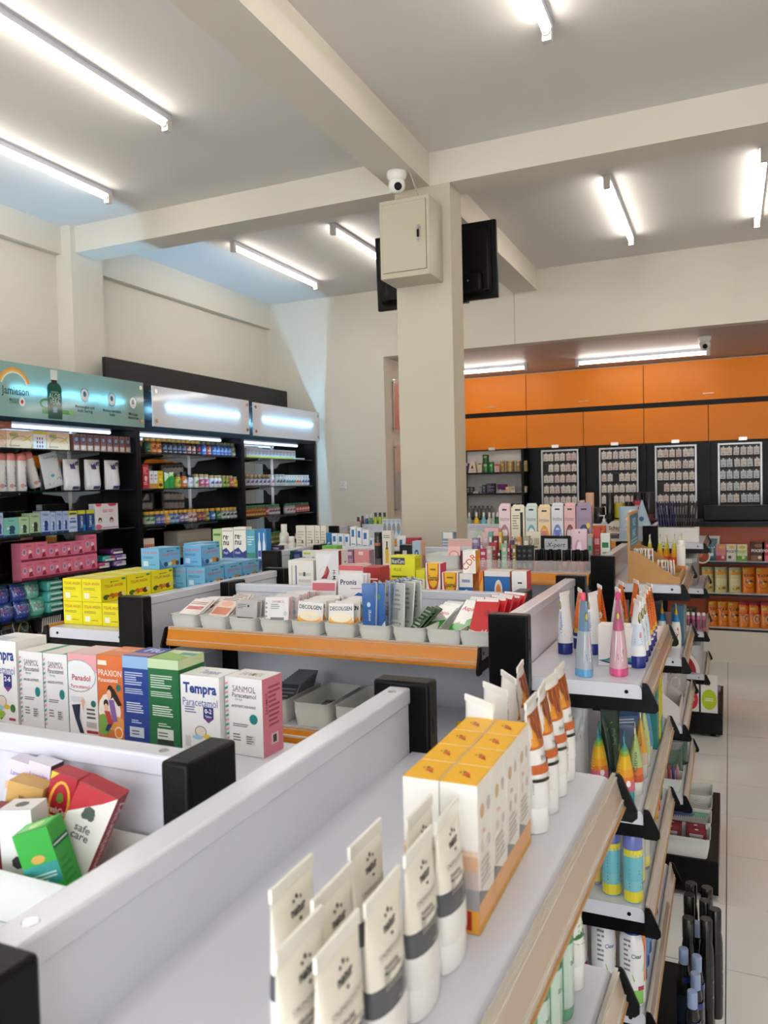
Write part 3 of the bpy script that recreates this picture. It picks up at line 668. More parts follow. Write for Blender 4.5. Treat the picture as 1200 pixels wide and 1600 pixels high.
# ================================================================ nearest end gondola: cream tubes, yellow-topped boxes, sun tubes
cream = tube(.054, .0255, .0105, .119, .023, [(.26, 'EDEBE8'), (.46, '55565C'), (1, 'ECE6D8')], 'F1F0EE',
    [('t', 'natur', .5, .80, .05, '26222C', .44, .03), ('e', .5, .865, .03, .015, '26222C', 6), ('e', .42, .85, .025, .011, '26222C', 6), ('e', .58, .85, .025, .011, '26222C', 6), ('e', .5, .745, .03, .01, '26222C', 6),
     ('t', 'CALENDULA & ALOE', .5, .685, .024, '6E675F', .68), ('r', .16, .66, .84, .663, '8E877E', 6), ('t', 'Hydrating', .38, .62, .026, '3A363C', .5, .02), ('t', 'Moisturizer', .4, .59, .026, '3A363C', .5, .02),
     ('l', .2, .5, .78, .57, 4, 'A49D93', 2), ('t', '100 ml', .5, .425, .018, 'B9B9BE', .3)], crimp=.009, n=22)
spots = [(-.204, .569, 'first from the yellow boxes, row along the rail'), (-.206, .512, 'second from the yellow boxes, row along the rail'), (-.205, .446, 'third from the yellow boxes, row along the rail'), (-.207, .387, 'fourth from the yellow boxes, row along the rail'),
         (-.2265, .566, 'first from the yellow boxes, second row in'), (-.247, .509, 'second from the yellow boxes, second row in'), (-.237, .438, 'third from the yellow boxes, second row in'), (-.2295, .383, 'fourth from the yellow boxes, second row in'), (-.268, .439, 'standing alone innermost, nearest the white panel')]
o = None
for x, y, lb in spots:
    lb = 'off-white cream tube with grey band, '+lb
    o = again(o, (x, y, Z1), R90, lb) if o else put('cosmetic_tube', 'tube', cream, (x, y, Z1), R90, lb, 'cream tubes on the nearest shelf')
W_, D_, H_ = .0445, .0325, .125
yb = carton(W_, D_, H_, 'EDE9E2', cols={'top': 'F3B81E'},
    front=[('r', 0, 0, 1, .2, 'E8B07A'), ('r', 0, 0, 1, .05, 'DDA02E'), ('p', [(.0, .3), (.0, .2), (.6, .2)], '8D8A8C'), ('e', .28, .8, .13, .05, 'D9B48E'), ('e', .7, .8, .1, .05, 'C9BFC0'), ('e', .28, .55, .1, .04, 'D8CBC6'), ('e', .7, .55, .1, .04, 'D3C9CC'), ('t', 'Vita', .35, .66, .035, 'D98C8C', .4), ('l', .12, .28, .88, .48, 5, 'C9C2BC', 3)],
    right=[('r', 0, 0, 1, .16, 'E3A23A'), ('r', .1, .02, .3, .13, 'B3321F'), ('e', .55, .08, .16, .05, '40301A'), ('e', .75, .07, .1, .04, 'D24A22'), ('l', .15, .5, .85, .8, 7, 'CFC9C2', 3)],
    top=[('e', .5, .5, .11, .11, 'DE6A1E', 7), ('e', .42, .42, .06, .06, 'C2481A', 6), ('e', .6, .58, .05, .06, '5E7A3A', 6), ('e', .55, .68, .035, .03, '39522E', 6), ('e', .36, .36, .03, .03, '39522E', 6)])
# left side of this mesh (towards the camera once turned) carries the bare carton with a tan foot
deco(yb, FR(W_, D_, H_, 'left'), D_, H_, [('r', 0, 0, 1, .16, 'E3A23A'), ('r', .55, .02, .8, .15, 'B3321F'), ('e', .35, .09, .14, .05, '2C2A18'), ('r', 0, .16, 1, .3, '9A979A'), ('r', 0, .3, 1, .42, 'C4B4AC'), ('r', 0, .42, 1, .52, 'DDB08E'), ('r', 0, .52, 1, .56, 'E6CDB8')])
o = None
for c in range(2):
    for r in range(4):
        p = (-.2075-c*.0335, .6285+r*.0455, Z1); lb = f'yellow-topped white carton, {nth(r)} from the cream tubes, '+('outer column by the rail' if c == 0 else 'inner column')
        o = again(o, p, R90, lb) if o else put('cosmetic_box', 'box', yb, p, R90, lb, 'yellow-topped cartons on the nearest shelf')
sun = tube(.05, .0175, .0175, .142, .028, [(.27, 'EDEBE8'), (.40, 'F0EEEB'), (.55, 'F0EEEB'), (.58, 'F0EEEB'), (1, 'EFEDE9')], 'F3F2F0',
    [('r', .04, .64, .96, .905, 'C96A1C', 10), ('r', .1, .66, .3, .88, 'E89A2C', 4), ('r', .38, .7, .5, .9, '7A2E14', 3), ('r', .6, .65, .74, .8, 'F0B040', 3), ('r', .78, .72, .92, .9, '8A3A16', 3), ('p', [(.3, .68), (.42, .78), (.36, .9), (.24, .8)], 'A8481A'), ('p', [(.62, .8), (.74, .74), (.8, .88), (.7, .9)], 'D87A1E'), ('p', [(.12, .82), (.22, .76), (.26, .9), (.14, .9)], '8F3C18'),
     ('t', 'INACOS', .5, .575, .032, '55504C', .42), ('r', .3, .552, .7, .554, '8E8880', 4), ('r', .04, .455, .96, .525, 'C9622A', 10), ('l', .3, .47, .7, .51, 2, 'E2A98A', 4), ('r', .06, .395, .46, .42, '1E1C1C', 4), ('t', 'EZODERM', .68, .408, .02, '3A3636', .36), ('l', .1, .3, .8, .385, 5, '4F4B4A', 5)], crimp=.007, n=20)
o = None; rs = [(-.197, .822, R90), (-.197, .874, R90+.08), (-.197, .926, R90-.12), (-.197, .978, R90-.02), (-.248, .80, R90+.95), (-.246, .856, R90+.85), (-.246, .914, R90+.6), (-.246, .972, R90+.1)]
for i, (x, y, a) in enumerate(rs):
    lb = f'white tube with fiery orange top, {nth(i % 4)} from the yellow-topped cartons, '+('row along the rail' if i < 4 else 'inner row')
    o = again(o, (x, y, Z1), a, lb) if o else put('sunscreen_tube', 'tube', sun, (x, y, Z1), a, lb, 'orange-topped tubes on the nearest shelf')
# second shelf of the same gondola
gb = bottle(.0205, .165, .009, '6FB58A', 'E9EDEA', None, m='liquid', dsl=[('r', .2, .1, .8, .55, 'DDEFE4', 6), ('t', 'aloe', .5, .42, .05, '2F6B4A', .4), ('r', .2, .6, .8, .64, '3E8E5F', 6)], shoulder=.8)
o = None
for i, (x, y) in enumerate([(-.193, .84), (-.19, .895), (-.195, .785), (-.2, .73), (-.2, .675)]):
    lb = f'clear green lotion bottle, {nth(i)} of the row on the second shelf of nearest gondola'
    o = again(o, (x, y, .875), R90, lb) if o else put('lotion_bottle', 'bottle', gb, (x, y, .875), R90, lb, 'green lotion bottles under the nearest shelf')
gt = tube(.05, .018, .018, .17, .03, [(1, 'E8EAE6')], 'F0F0EE', [('r', .1, .38, .9, .93, '3F7A35', 8), ('e', .5, .38, .4, .05, '3F7A35', 14), ('e', .5, .8, .2, .06, '1F4A22'), ('t', 'ALOE', .5, .62, .04, 'CDE2A8', .5), ('l', .25, .42, .7, .55, 4, 'A9CF8A', 2)], n=18)
put('gel_tube', 'tube', gt, (-.186, .955, .875), R90, 'white tube with deep green panel beside the clear green bottles')
# ================================================================ children's medicine row
YT = .895
def tline(): return [('t', 'Tempra', .5, .84, .135, '1E3A8A', .86, .035), ('t', 'Paracetamol', .5, .655, .105, '3A55A4', .9, .0), ('l', .1, .5, .48, .6, 3, '5A6A9A', 4), ('r', .58, .45, .84, .6, '2B2F7A'), ('p', [(.58, .45), (.84, .45), (.71, .39)], '7A3A8A'),
    ('e', .5, .27, .14, .07, 'E8D8C8'), ('o', .5, .27, .15, .075, .02, '8A8A8A'), ('e', .42, .19, .14, .03, '9CC4E4'), ('e', .66, .21, .1, .03, 'E8C23A'), ('e', .46, .075, .05, .025, '4F7F4A'), ('r', .1, .06, .24, .2, 'C9C9C6'), ('r', .72, .05, .92, .08, 'A8325A')]
put('medicine_box', 'medicine box', carton(.067, .05, .109, 'EDEBEA', tline()+[('t', '0-2', .71, .55, .06, 'FFFFFF', .2, .02), ('t', 'Tahun', .71, .48, .03, 'FFFFFF', .2)], top=[('t', 'Tempra', .55, .5, .4, '7A88B8', .5)]), (-.69, YT+.025, Z1), 0, 'white drops box with large navy lettering and 0-2 badge, beside pink-sided box')
def sanm(t2, sub): return [('t', 'SANMOL', .52, .86, .075, '3A3436', .62, .0), ('r', .22, .815, .82, .82, 'C9707A'), ('t', 'Paracetamol', .52, .775, .06, '55504F', .64), ('t', t2, .38, .72, .032, '5AA98A', .3), ('t', sub, .5, .63, .033, '4A4648', .66, .012), ('e', .76, .48, .11, .065, '1E7F80', 18), ('l', .2, .36, .8, .41, 2, '6A6666', 4), ('l', .2, .17, .42, .28, 3, '7A7676', 5), ('r', .55, .14, .78, .27, 'D5D3D0'), ('l', .56, .15, .78, .26, 4, '4A4648', 7)]+[('p', [(.02, .05+i*.06), (.1, .07+i*.06), (.1, .1+i*.06), (.02, .08+i*.06)], '3F9C8C' if i % 2 else 'E0A0A8') for i in range(15)]
put('medicine_box', 'medicine box', carton(.064, .048, .109, 'E9E7E5', sanm('Drops', 'ANTIPYRETIC FOR INFANT'), right=[('r', 0, 0, 1, 1, 'E8879A'), ('v', 'SANMOL', .2, .68, .12, '8A3A4A', .3), ('l', .3, .35, .9, .9, 9, 'A8505F', 2), ('r', .4, .12, .75, .26, 'EFD5D8'), ('r', .48, .14, .66, .24, '4A4044')], top=[('t', 'SANMOL', .5, .5, .35, 'A9A5A3', .6)]), (-.622, YT+.024+.01, Z1), -.05, 'white paracetamol drops box with pink side, at the right end of row')
def blurb(c1, c2): return [('l', .08, .66, .8, .82, 6, c1, 2), ('l', .08, .56, .85, .63, 3, c1, 5), ('l', .12, .34, .9, .47, 5, c2, 3), ('l', .3, .22, .7, .27, 2, c1, 8)]
put('medicine_box', 'medicine box', carton(.056, .06, .128, '1F6A3A', [('r', 0, .89, 1, 1, 'BFD3A8')]+blurb('CFE0CF', 'E4EEE2')+[('r', .26, .08, .78, .2, 'D8DED6'), ('r', .26, 0, .78, .07, '20301F'), ('l', .3, .1, .6, .17, 2, '6A7A6A', 2)], right=[('r', 0, .89, 1, 1, 'C9D9A8'), ('l', .3, .2, .6, .85, 16, 'BFD8C2', 3)], top=[('r', 0, 0, 1, 1, 'D3DDB0'), ('p', [(0, 0), (1, 0), (1, .4), (0, .8)], '9CC46A'), ('r', .5, .55, 1, .8, '5FA08C')]), (-.755, YT+.031, Z1), 0, 'dark green medicine box with pale green lid, beside navy one')
put('medicine_box', 'medicine box', carton(.048, .06, .129, '23408E', [('r', 0, .86, 1, 1, '8FB4DC')]+blurb('C3D0EA', 'E3E9F5')+[('r', .22, .06, .78, .18, 'CBD3DD'), ('l', .3, .08, .6, .15, 2, '5A6A8A', 2)], top=[('r', 0, 0, 1, 1, '3C57A4'), ('r', 0, .1, 1, .35, 'C98A9A'), ('t', 'Flu', .6, .7, .35, 'E8EAF4', .7)]), (-.807, YT+.031, Z1), 0, 'navy blue medicine box with light blue lid, beside green one')
put('medicine_box', 'medicine box', carton(.049, .06, .127, 'D9713A', [('r', .03, .88, .38, .935, 'F2E2D2'), ('t', 'PRAXION', .5, .79, .075, 'F6EEE6', .92, .0), ('t', 'Paracetamol', .42, .705, .05, 'F6EEE6', .76),
    ('e', .45, .33, .45, .22, 'F0E9DE'), ('e', .2, .16, .3, .13, '7FA84A'), ('e', .75, .18, .3, .1, 'E39A4A'), ('e', .5, .56, .13, .085, '2A1C18'), ('p', [(.5, .62), (.66, .6), (.95, .42), (.8, .4), (.6, .5)], '2A1C18'), ('e', .45, .53, .09, .06, 'EFC4A4'), ('p', [(.42, .47), (.64, .47), (.76, .22), (.56, .2)], '8C62A8'), ('e', .32, .42, .1, .05, '2A1C18'), ('e', .32, .37, .08, .05, 'EFC4A4'), ('p', [(.24, .33), (.46, .33), (.58, .18), (.4, .16)], 'C43A3A'), ('p', [(.36, .17), (.56, .18), (.36, .08), (.26, .1)], '2C3A6A'), ('e', .83, .62, .09, .042, '1E6F70', 16), ('e', .8, .085, .17, .075, 'F2D9B0', 16), ('e', .8, .085, .13, .055, 'F08A2A', 14)], top=[('r', 0, 0, 1, 1, 'E58A54'), ('t', 'PRAXION', .5, .6, .25, 'F3D3BC', .8)]), (-.856, YT+.031, Z1), 0, 'orange paracetamol box showing a mother and child')
put('medicine_box', 'medicine box', carton(.058, .06, .125, 'EFEAE8', [('r', 0, .78, 1, 1, 'E8A3A8'), ('e', .35, .73, .62, .2, 'E9E9EA', 20), ('o', .35, .73, .63, .205, .03, 'A9A9AC'), ('t', 'Panadol', .46, .71, .07, 'B3243A', .74, .02), ('t', 'Paracetamol', .42, .6, .045, 'C94A4A', .66), ('r', .08, .4, .52, .47, 'D5D8DC'), ('p', [(.1, .36), (.4, .38), (.36, .2), (.5, .02), (.36, .02), (.2, .2)], '20283A'), ('e', .5, .42, .07, .035, 'E4B48E'), ('p', [(.44, .4), (.54, .4), (.5, .3)], 'E4B48E'), ('e', .86, .4, .09, .042, '1E6F70', 16), ('l', .62, .2, .95, .35, 3, '55504F', 5), ('r', .6, .1, .95, .17, 'B9B7B4'), ('r', .6, .03, 1, .065, 'B3323A')], top=[('r', 0, 0, 1, 1, 'E8C6C2')]), (-.911, YT+.031, Z1), 0, 'white and pink paracetamol box with a woman\'s legs pictured')
sf = carton(.0505, .06, .122, 'E8E6E5', sanm('Syrup', 'ANALGESIC-ANTIPYRETIC'), right=[('r', 0, 0, 1, 1, '1F9478')], top=[('r', 0, 0, .8, 1, 'E6E3DC'), ('r', .8, 0, 1, 1, '2F9C80')])
o = put('medicine_box', 'medicine box', sf, (-.967, YT+.031, Z1), 0, 'white syrup box with green side showing, beside the white and pink box', 'paired white paracetamol syrup boxes')
again(o, (-1.019, YT+.031, Z1), 0, 'white syrup box between its twin and the tallest box')
put('medicine_box', 'medicine box', carton(.07, .062, .136, 'EFEDEA', tline()+[('t', '2-6', .71, .55, .06, 'FFFFFF', .2, .02), ('e', .3, .12, .3, .06, '9CBF3A'), ('e', .85, .2, .08, .05, '3F7A35')], right=[('t', 'Te', .3, .84, .1, '1E3A8A', .5, .03), ('t', 'Par', .35, .68, .07, '55607A', .5), ('l', .1, .02, .9, .6, 22, '6A6460', 3)], top=[('r', .1, .1, .6, .5, 'C9D3E0')]), (-1.085, YT+.031, Z1), 0, 'tallest white syrup box with 2-6 badge, at the left picture edge')
# ================================================================ near tray with small boxes
tz = 1.075
tp = put('storage_tray', 'tray', tray(.30, .115, .055, fl=.006), (-.70, .588, tz), 0, 'white open tray at lower left filled with jumbled small medicine boxes')
G = 'small medicine boxes jumbled in the near tray'
def TB(px, Y, z, yaw, tilt, roll, w, d, h, base, label, **k):
    p = ay(px, 1360, Y); p.z = z; put('medicine_box', 'medicine box', carton(w, d, h, base, **k), p, (tilt, roll, yaw), label, G)
TB(98, .562, tz+.014, .38, -.02, -.30, .036, .032, .085, '2FA838', 'bright green box leaning at the front of the near tray', front=[('r', 0, .35, 1, .6, '2E8F8A'), ('e', .5, .66, .2, .05, 'C9A04A'), ('r', .1, .05, .9, .2, '5A3A4A'), ('l', .1, .38, .9, .5, 3, 'BFE0D8', 2)], right=[('r', 0, .72, 1, .8, '14604A'), ('l', .05, .74, .95, .78, 1, 'E0F0E8', 2), ('l', .1, .1, .9, .6, 6, '23902C', 3)], top=[('r', .1, .1, .9, .9, '6FD070'), ('e', .5, .5, .2, .3, 'BFE29A')])
TB(46, .572, tz+.006, .3, .0, -.05, .036, .03, .098, 'E2E0E0', 'white box with black leaf sign standing behind the bright green one', front=[('e', .5, .45, .2, .07, '3A3A3C', 7), ('t', 'safe', .5, .3, .06, '4A4A4C', .6), ('t', 'care', .5, .24, .06, '4A4A4C', .6), ('e', .6, .08, .14, .04, 'D9B04A')], right=[('r', 0, 0, 1, 1, 'D6D2D2')], top=[('e', .5, .5, .2, .24, '6A6668', 7)])
TB(95, .588, tz+.012, .3, -.06, .42, .044, .028, .118, 'E9E5DE', 'large white and red aromatherapy box leaning to the right', front=[('p', [(0, .72), (0, 1), (1, 1), (.7, .9)], 'B8202C'), ('e', .5, .78, .16, .06, '4A5A4E', 7), ('e', .42, .75, .09, .035, '4A5A4E', 7), ('e', .58, .75, .09, .035, '4A5A4E', 7), ('t', 'safe', .5, .64, .07, '4A4F52', .6), ('t', 'care', .5, .57, .07, '4A4F52', .6), ('e', .4, .38, .05, .08, 'D8B04A'), ('e', .5, .32, .04, .07, 'E6C46A')], right=[('r', 0, 0, 1, 1, 'B01C2A'), ('v', 'Aromatherapy', .5, .5, .6, 'F0DCDC', .85)], cols={'back': 'B01C2A', 'top': 'B01C2A'})
TB(78, .614, tz+.008, .15, -.06, .24, .032, .024, .116, 'B01E30', 'red box with yellow ring between the tan box and the leaning white-red one', front=[('o', .5, .72, .42, .22, .1, 'F0B03A'), ('e', .5, .78, .14, .05, '6A8A3A'), ('t', 'FreshCare', .5, .66, .06, 'F6EEE0', .9, .02), ('l', .2, .55, .8, .61, 2, 'F6EEE0', 3), ('p', [(0, .92), (.3, 1), (0, 1)], 'F0C23A')])
TB(28, .603, tz+.008, .25, -.03, .2, .042, .026, .104, 'C9A05A', 'tan box with grey seal lying behind the white boxes', front=[('e', .45, .62, .36, .18, '7A6A52', 16), ('t', 'Minyak', .6, .86, .05, '8A6430', .5), ('e', .45, .62, .08, .05, 'D9C07A')], right=[('r', 0, 0, 1, 1, 'D0A458')])
TB(56, .629, tz+.008, .1, -.02, .16, .03, .02, .118, 'D9D3E4', 'lilac lavender box with violet circle, right one of two', front=[('t', 'Lavender', .5, .88, .05, '7A5AA8', .8), ('e', .6, .72, .34, .1, '6A2FA8', 16)], right=[('r', 0, 0, 1, 1, '4A2A3A')])
TB(20, .629, tz+.008, .15, -.02, .2, .03, .02, .116, 'D6D0E2', 'lilac lavender box with tan stripe, left one of two', front=[('t', 'Lavender', .55, .88, .05, '7A5AA8', .8), ('r', 0, .7, 1, .78, 'E0B48A')], right=[('r', 0, 0, 1, 1, '5A2A3A')], cols={'left': '6A2438'})
TB(4, .575, tz+.006, .2, .0, .05, .026, .026, .088, '7A1426', 'dark red box at the picture edge in the near tray', front=[('l', .1, .1, .9, .9, 5, 'A83A4A', 3)])
# ================================================================ end gondola with toothpaste
def tp(w, d, h, body, top, foot, capc, dsl): return tube(w, w*.40, d, h, .026, [(.05, 'F1F0EE'), (.2, foot), (.62, body), (1, top)], capc, dsl, crimp=.009, n=18, edge=True)
wave = [('p', [(0, .26), (.25, .30), (.5, .36), (.75, .31), (1, .27), (1, .23), (0, .23)], '2F9C8C'), ('p', [(0, .25), (1, .27), (1, .21), (.5, .19), (0, .2)], '20308A')]
white_t = tp(.05, .017, .146, 'F1EFEE', 'F1EFEE', 'F1EFEE', '1E2C86', wave+[('e', .5, .8, .16, .07, '7A6A2A', 10), ('e', .5, .8, .1, .04, 'C9B45A', 8), ('v', 'Pepsodent', .5, .55, .2, '6A8AC9', .3)])
def zp(x, y, z=Z3): return az(x, y, z)
p = zp(881, 1023); o = put('toothpaste_tube', 'tube', white_t, (p.x, p.y+.02, Z3), -.25, 'white toothpaste tube with teal wave and navy cap, left of the blue pouch', 'white toothpaste tubes with teal wave')
p = zp(930, 1026); again(o, (p.x-.008, p.y+.03, Z3), -.25, 'white toothpaste tube with teal wave, between blue pouch and blank white box')
def brush_pouch(c1, c2, cap, cm):
    w, h = .046, .158; b = MB('film')
    def hw(t): return .019-.0165*max(0, t-.08)**1.4
    def M(u, v, k): t = v/h; x = (u/w-.5)*2; a = hw(t); return (a*x, -(w/2)*(1-.12*math.sin(PI*t))*max(.05, 1-abs(x)**3)-k, v)
    rings = []
    for i in range(11):
        F = [M(w*j/6, h*i/10, 0) for j in range(7)]; rings.append(F+[(x, -y, z) for x, y, z in reversed(F)])
    b.loft(rings, [c2, cm, cm, cm, cm, cm, c1, c1, c1, c1])
    deco(b, M, w, h, [('p', [(.3, .2), (.75, .2), (.72, .6), (.34, .6)], 'E6E2E2'), ('p', [(.45, .3), (.8, .36), (.75, .24), (.5, .22)], '4A4A7A'), ('e', .5, .8, .26, .07, '6E6428', 10), ('e', .5, .8, .16, .04, 'CDBF5A', 8), ('r', .55, .4, .62, .52, 'D89AA8'), ('l', .15, .6, .85, .66, 3, c2, 2)])
    q = MB('plastic'); q.lathe([(.005, .155), (.006, .166), (.004, .174)], 8, cap, sy=1.4); return b, q
p = zp(913, 1055); put('toothbrush_pouch', 'pouch', brush_pouch('6E8EA8', '5FA6D6', 'E8506A', 'A9B4BE'), (p.x, p.y, Z3), .45, 'blue clear-fronted travel toothbrush pouch with a pink tip')
p = zp(967, 1054); put('toothbrush_pouch', 'pouch', brush_pouch('B8557E', 'E0508A', 'C93A7A', 'CFA6AE'), (p.x, p.y, Z3), .1, 'pink travel toothbrush pouch before the blank white box')
a = zp(935, 1040); c = zp(995, 1043); w_ = c.x-a.x
put('toothpaste_box', 'box', carton(w_, .05, .088, 'EBE5E2', [('p', [(0, .13), (.2, .17), (.42, .26), (.62, .2), (.8, .24), (1, .27), (1, .12), (0, .12)], '3A9C86'), ('p', [(0, .14), (.35, .1), (.4, .05), (.1, .1)], '20308A'), ('p', [(.55, .13), (1, .13), (1, .05), (.8, .07)], '20308A')], top=[('r', .3, .3, .7, .6, 'CFC9BE')]), ((a.x+c.x)/2, a.y+.027, Z3), 0, 'blank white toothpaste box with green and navy wave at its foot')
orange_t = tp(.048, .017, .146, 'E8701E', 'E8701E', '20308A', '20308A', [('r', .04, .27, .96, .35, 'E8B83A', 8), ('v', 'Zwitsal', .5, .62, .34, '9A2A1A', .4), ('e', .5, .84, .15, .06, '7A5A1A', 9), ('p', [(.2, .2), (.8, .26), (.8, .2)], 'D98AA8'), ('e', .4, .5, .14, .06, 'EFD9A8', 9)])
bear_t = tp(.05, .017, .146, 'D6E3EE', 'EEF1F3', 'EEF0F2', '20308A', [('e', .5, .76, .2, .09, '6E6434', 10), ('e', .5, .78, .12, .05, 'D0C27A', 8), ('e', .55, .5, .1, .05, 'D88A9A', 8), ('l', .2, .35, .8, .45, 3, '8AA8C9', 3), ('p', [(.0, .29), (.5, .36), (1, .3), (1, .24), (0, .24)], 'C98AB4'), ('p', [(0, .26), (1, .24), (1, .2), (0, .2)], '20308A')])
o1 = put('toothpaste_tube', 'tube', orange_t, (-.335, 1.92, Z3), .35, 'orange toothpaste tube behind the blank box, first from the left', 'orange toothpaste tubes')
for x, y, a, lb in [(-.30, 2.0, .35, 'orange toothpaste tube behind the blank box, second from the left'), (-.258, 2.08, .35, 'orange toothpaste tube behind the blank box, third from the left'), (-.225, 2.12, .35, 'orange toothpaste tube behind the bear tubes, inner one'), (-0.186, 1.945, .35, 'orange toothpaste tube along the rail, nearest of three'), (-0.186, 2.0, .35, 'orange toothpaste tube along the rail, middle of three'), (-0.186, 2.055, .35, 'orange toothpaste tube along the rail, farthest of three')]: again(o1, (x, y, Z3), a, lb)
o1 = put('toothpaste_tube', 'tube', bear_t, (-0.186, 1.765, Z3), .35, 'pale blue toothpaste tube with animal badge, nearest along the rail', 'pale blue toothpaste tubes')
for x, y, a, lb in [(-0.186, 1.825, .35, 'pale blue toothpaste tube with animal badge, second along the rail'), (-0.186, 1.885, .35, 'pale blue toothpaste tube with animal badge, third along the rail'), (-.25, 1.95, .35, 'pale blue toothpaste tube behind the blank white box')]: again(o1, (x, y, Z3), a, lb)
# second shelf
z = .835
put('foil_pouch', 'pouch', pouch(.07, .03, .17, 'A9A8A6', [('p', [(.0, .02), (.2, .02), (.25, .4), (.1, .55), (0, .5)], '1F7A58'), ('l', .3, .3, .8, .7, 4, 'B9B6B3', 2)], topcol='B4B3B1', taper=.02), (-.318, 1.70, z), 0, 'large silver-grey foil pouch on the second shelf of the toothpaste gondola')
sunny = tube(.046, .0185, .0185, .145, .03, [(.2, 'C9647A'), (.3, 'E07A2A'), (.45, 'E8A01E'), (.72, 'E9B81E'), (.82, '8FB03A'), (.9, '3A9C78'), (1, '1A8CA0')], '1490A8', [('e', .7, .33, .12, .05, 'F0E0E0', 7), ('l', .1, .35, .3, .6, 6, 'F0D060', 3)], n=18, crimpcol='2A9CB0', edge=True)
o1 = put('lotion_tube', 'tube', sunny, (-.258, 1.68, z), .1, 'yellow and teal sun lotion tube beside the silver pouch')
again(o1, (-.2, 1.635, z), .1, 'yellow and teal sun lotion tube at the near end of second shelf')
dk = tube(.05, .02, .018, .165, .026, [(1, '1C3A30')], '1A2A28', [('v', 'herbal', .5, .6, .2, '6A9A6A', .4), ('p', [(.2, .7), (.5, .8), (.8, .45), (.7, .4)], '7A9A3A'), ('r', .7, .05, .95, .5, '5A7A3A', 3)], n=16, crimpcol='26362F')
put('lotion_tube', 'tube', dk, (-.245, 1.76, z), R90-.8, 'dark green lotion tube between the two yellow and teal tubes')
lime = tube(.046, .0165, .015, .145, .028, [(.15, 'C9502A'), (.3, 'D9702E'), (1, 'A9BF7A')], 'D9D9D2', [('v', 'Citrus', .5, .5, .28, '4A6A3A', .3), ('l', .2, .7, .8, .85, 3, '7A9A5A', 3)], n=16, edge=True)
put('lotion_tube', 'tube', lime, (-0.186, 1.70, z), .1, 'pale lime tube with orange foot behind the near yellow and teal tube')
def blister(c1, c2, dsl=()):
    b = MB('card'); b.bbox(-.04, -.001, 0, .04, .001, .15, .0008, c1, seg=1); M = FR(.08, .002, .15)
    deco(b, M, .08, .15, [('r', .05, .78, .95, .96, c2), ('e', .5, .92, .1, .02, 'F0F0F0', 8), ('l', .15, .66, .85, .75, 2, 'E0E0E6', 2)]+list(dsl)); q = MB('clearer'); q.bbox(-.026, -.018, .012, .026, -.001, .1, .008, 'DDE6F0'); return b, q
bl = blister('5A7AA8', '33527F', [('r', .2, .1, .8, .6, '3E5C92')])
for i, (x, y) in enumerate([(-.23, 1.85), (-.225, 1.90), (-.22, 1.95)]):
    o1 = again(o1, (x, y, z), R90-1.1, f'blue carded blister pack, {nth(i)} from the front on the second shelf') if i else put('blister_card', 'pack', bl, (x, y, z), R90-1.1, 'blue carded blister pack, first from the front on the second shelf', 'blue blister packs')
org = tube(.044, .016, .015, .15, .03, [(.25, 'C9B49A'), (1, 'D9A23A')], 'C9C4BE', [('p', [(.2, .4), (.8, .5), (.7, .9), (.3, .8)], 'E6C45A'), ('v', 'Amber', .5, .6, .2, '8A5A1A', .3)], n=14, edge=True)
put('lotion_tube', 'tube', org, (-0.186, 1.80, z), .15, 'amber yellow tube with grey cap along the second-shelf rail')
sage = tube(.044, .016, .015, .155, .03, [(1, 'B9C98A')], 'C9C4BE', [('l', .2, .4, .8, .8, 5, '8FA06A', 2)], n=14, edge=True)
put('lotion_tube', 'tube', sage, (-0.186, 1.87, z), .15, 'sage green tube with grey cap along the second-shelf rail')
blu = tube(.044, .016, .015, .15, .03, [(1, '4A86B8')], 'BDB7B2', [('l', .2, .4, .8, .8, 5, '8FB8D8', 2)], n=14, edge=True)
put('lotion_tube', 'tube', blu, (-0.186, 1.93, z), .15, 'blue tube with grey cap along the second-shelf rail')
put('lotion_box', 'box', carton(.055, .04, .15, '1F8078', [('t', 'SUN', .5, .75, .1, 'CFE6DC', .7), ('l', .2, .3, .8, .6, 5, '6FB8A8', 2)], right=[('v', 'Protect', .5, .5, .3, 'BFE0D0', .5)]), (-0.186, 2.02, z), R90, 'teal lotion box along the second-shelf rail')
put('lotion_box', 'box', carton(.06, .045, .175, 'D6C62A', [('t', 'C', .5, .8, .12, '2A7A5A', .6), ('r', 0, 0, 1, .3, '2F8A86')], right=[('r', 0, 0, 1, .3, '2F8A86')]), (-0.186, 2.10, z), R90, 'bright yellow lotion box at the far end of the second shelf')
# third shelf
z = .635
can = bottle(.0195, .155, .016, '7FC4CC', '6E7CC4', (.30, .66, '6FBCCB'), m='plastic', shoulder=.72, capr=.0192, caph=.045, dsl=[('r', 0, .02, 3.1/3.14, .16, 'E0D23A', 8), ('r', 0, .62, 1, .71, 'E2D63C', 8), ('l', .2, .2, .75, .55, 8, '3E8FA8', 2)])
o1 = put('spray_can', 'can', can, (-0.187, 1.64, z), R90-.9, 'blue-capped yellow and cyan spray can at the rail end of third shelf', 'blue-capped spray cans')
again(o1, (-.232, 1.655, z), R90-.9, 'blue-capped yellow and cyan spray can, left of its twin')
gc = bottle(.019, .15, .016, '9A9A98', '6A6A68', (.2, .66, 'B8B9B2'), shoulder=.75, capr=.0185, caph=.04, dsl=[('r', .1, .05, .9, .2, 'D6CE6A', 6)])
o1 = put('spray_can', 'can', gc, (-.27, 1.69, z), R90-.9, 'grey spray can with yellow foot behind the blue-capped pair', 'grey spray cans')
for x, y, lb in [(-.19, 1.72, 'grey spray can behind the blue-capped can by the rail'), (-0.186, 1.79, 'grey spray can, third along the rail on the third shelf')]: again(o1, (x, y, z), R90, lb)
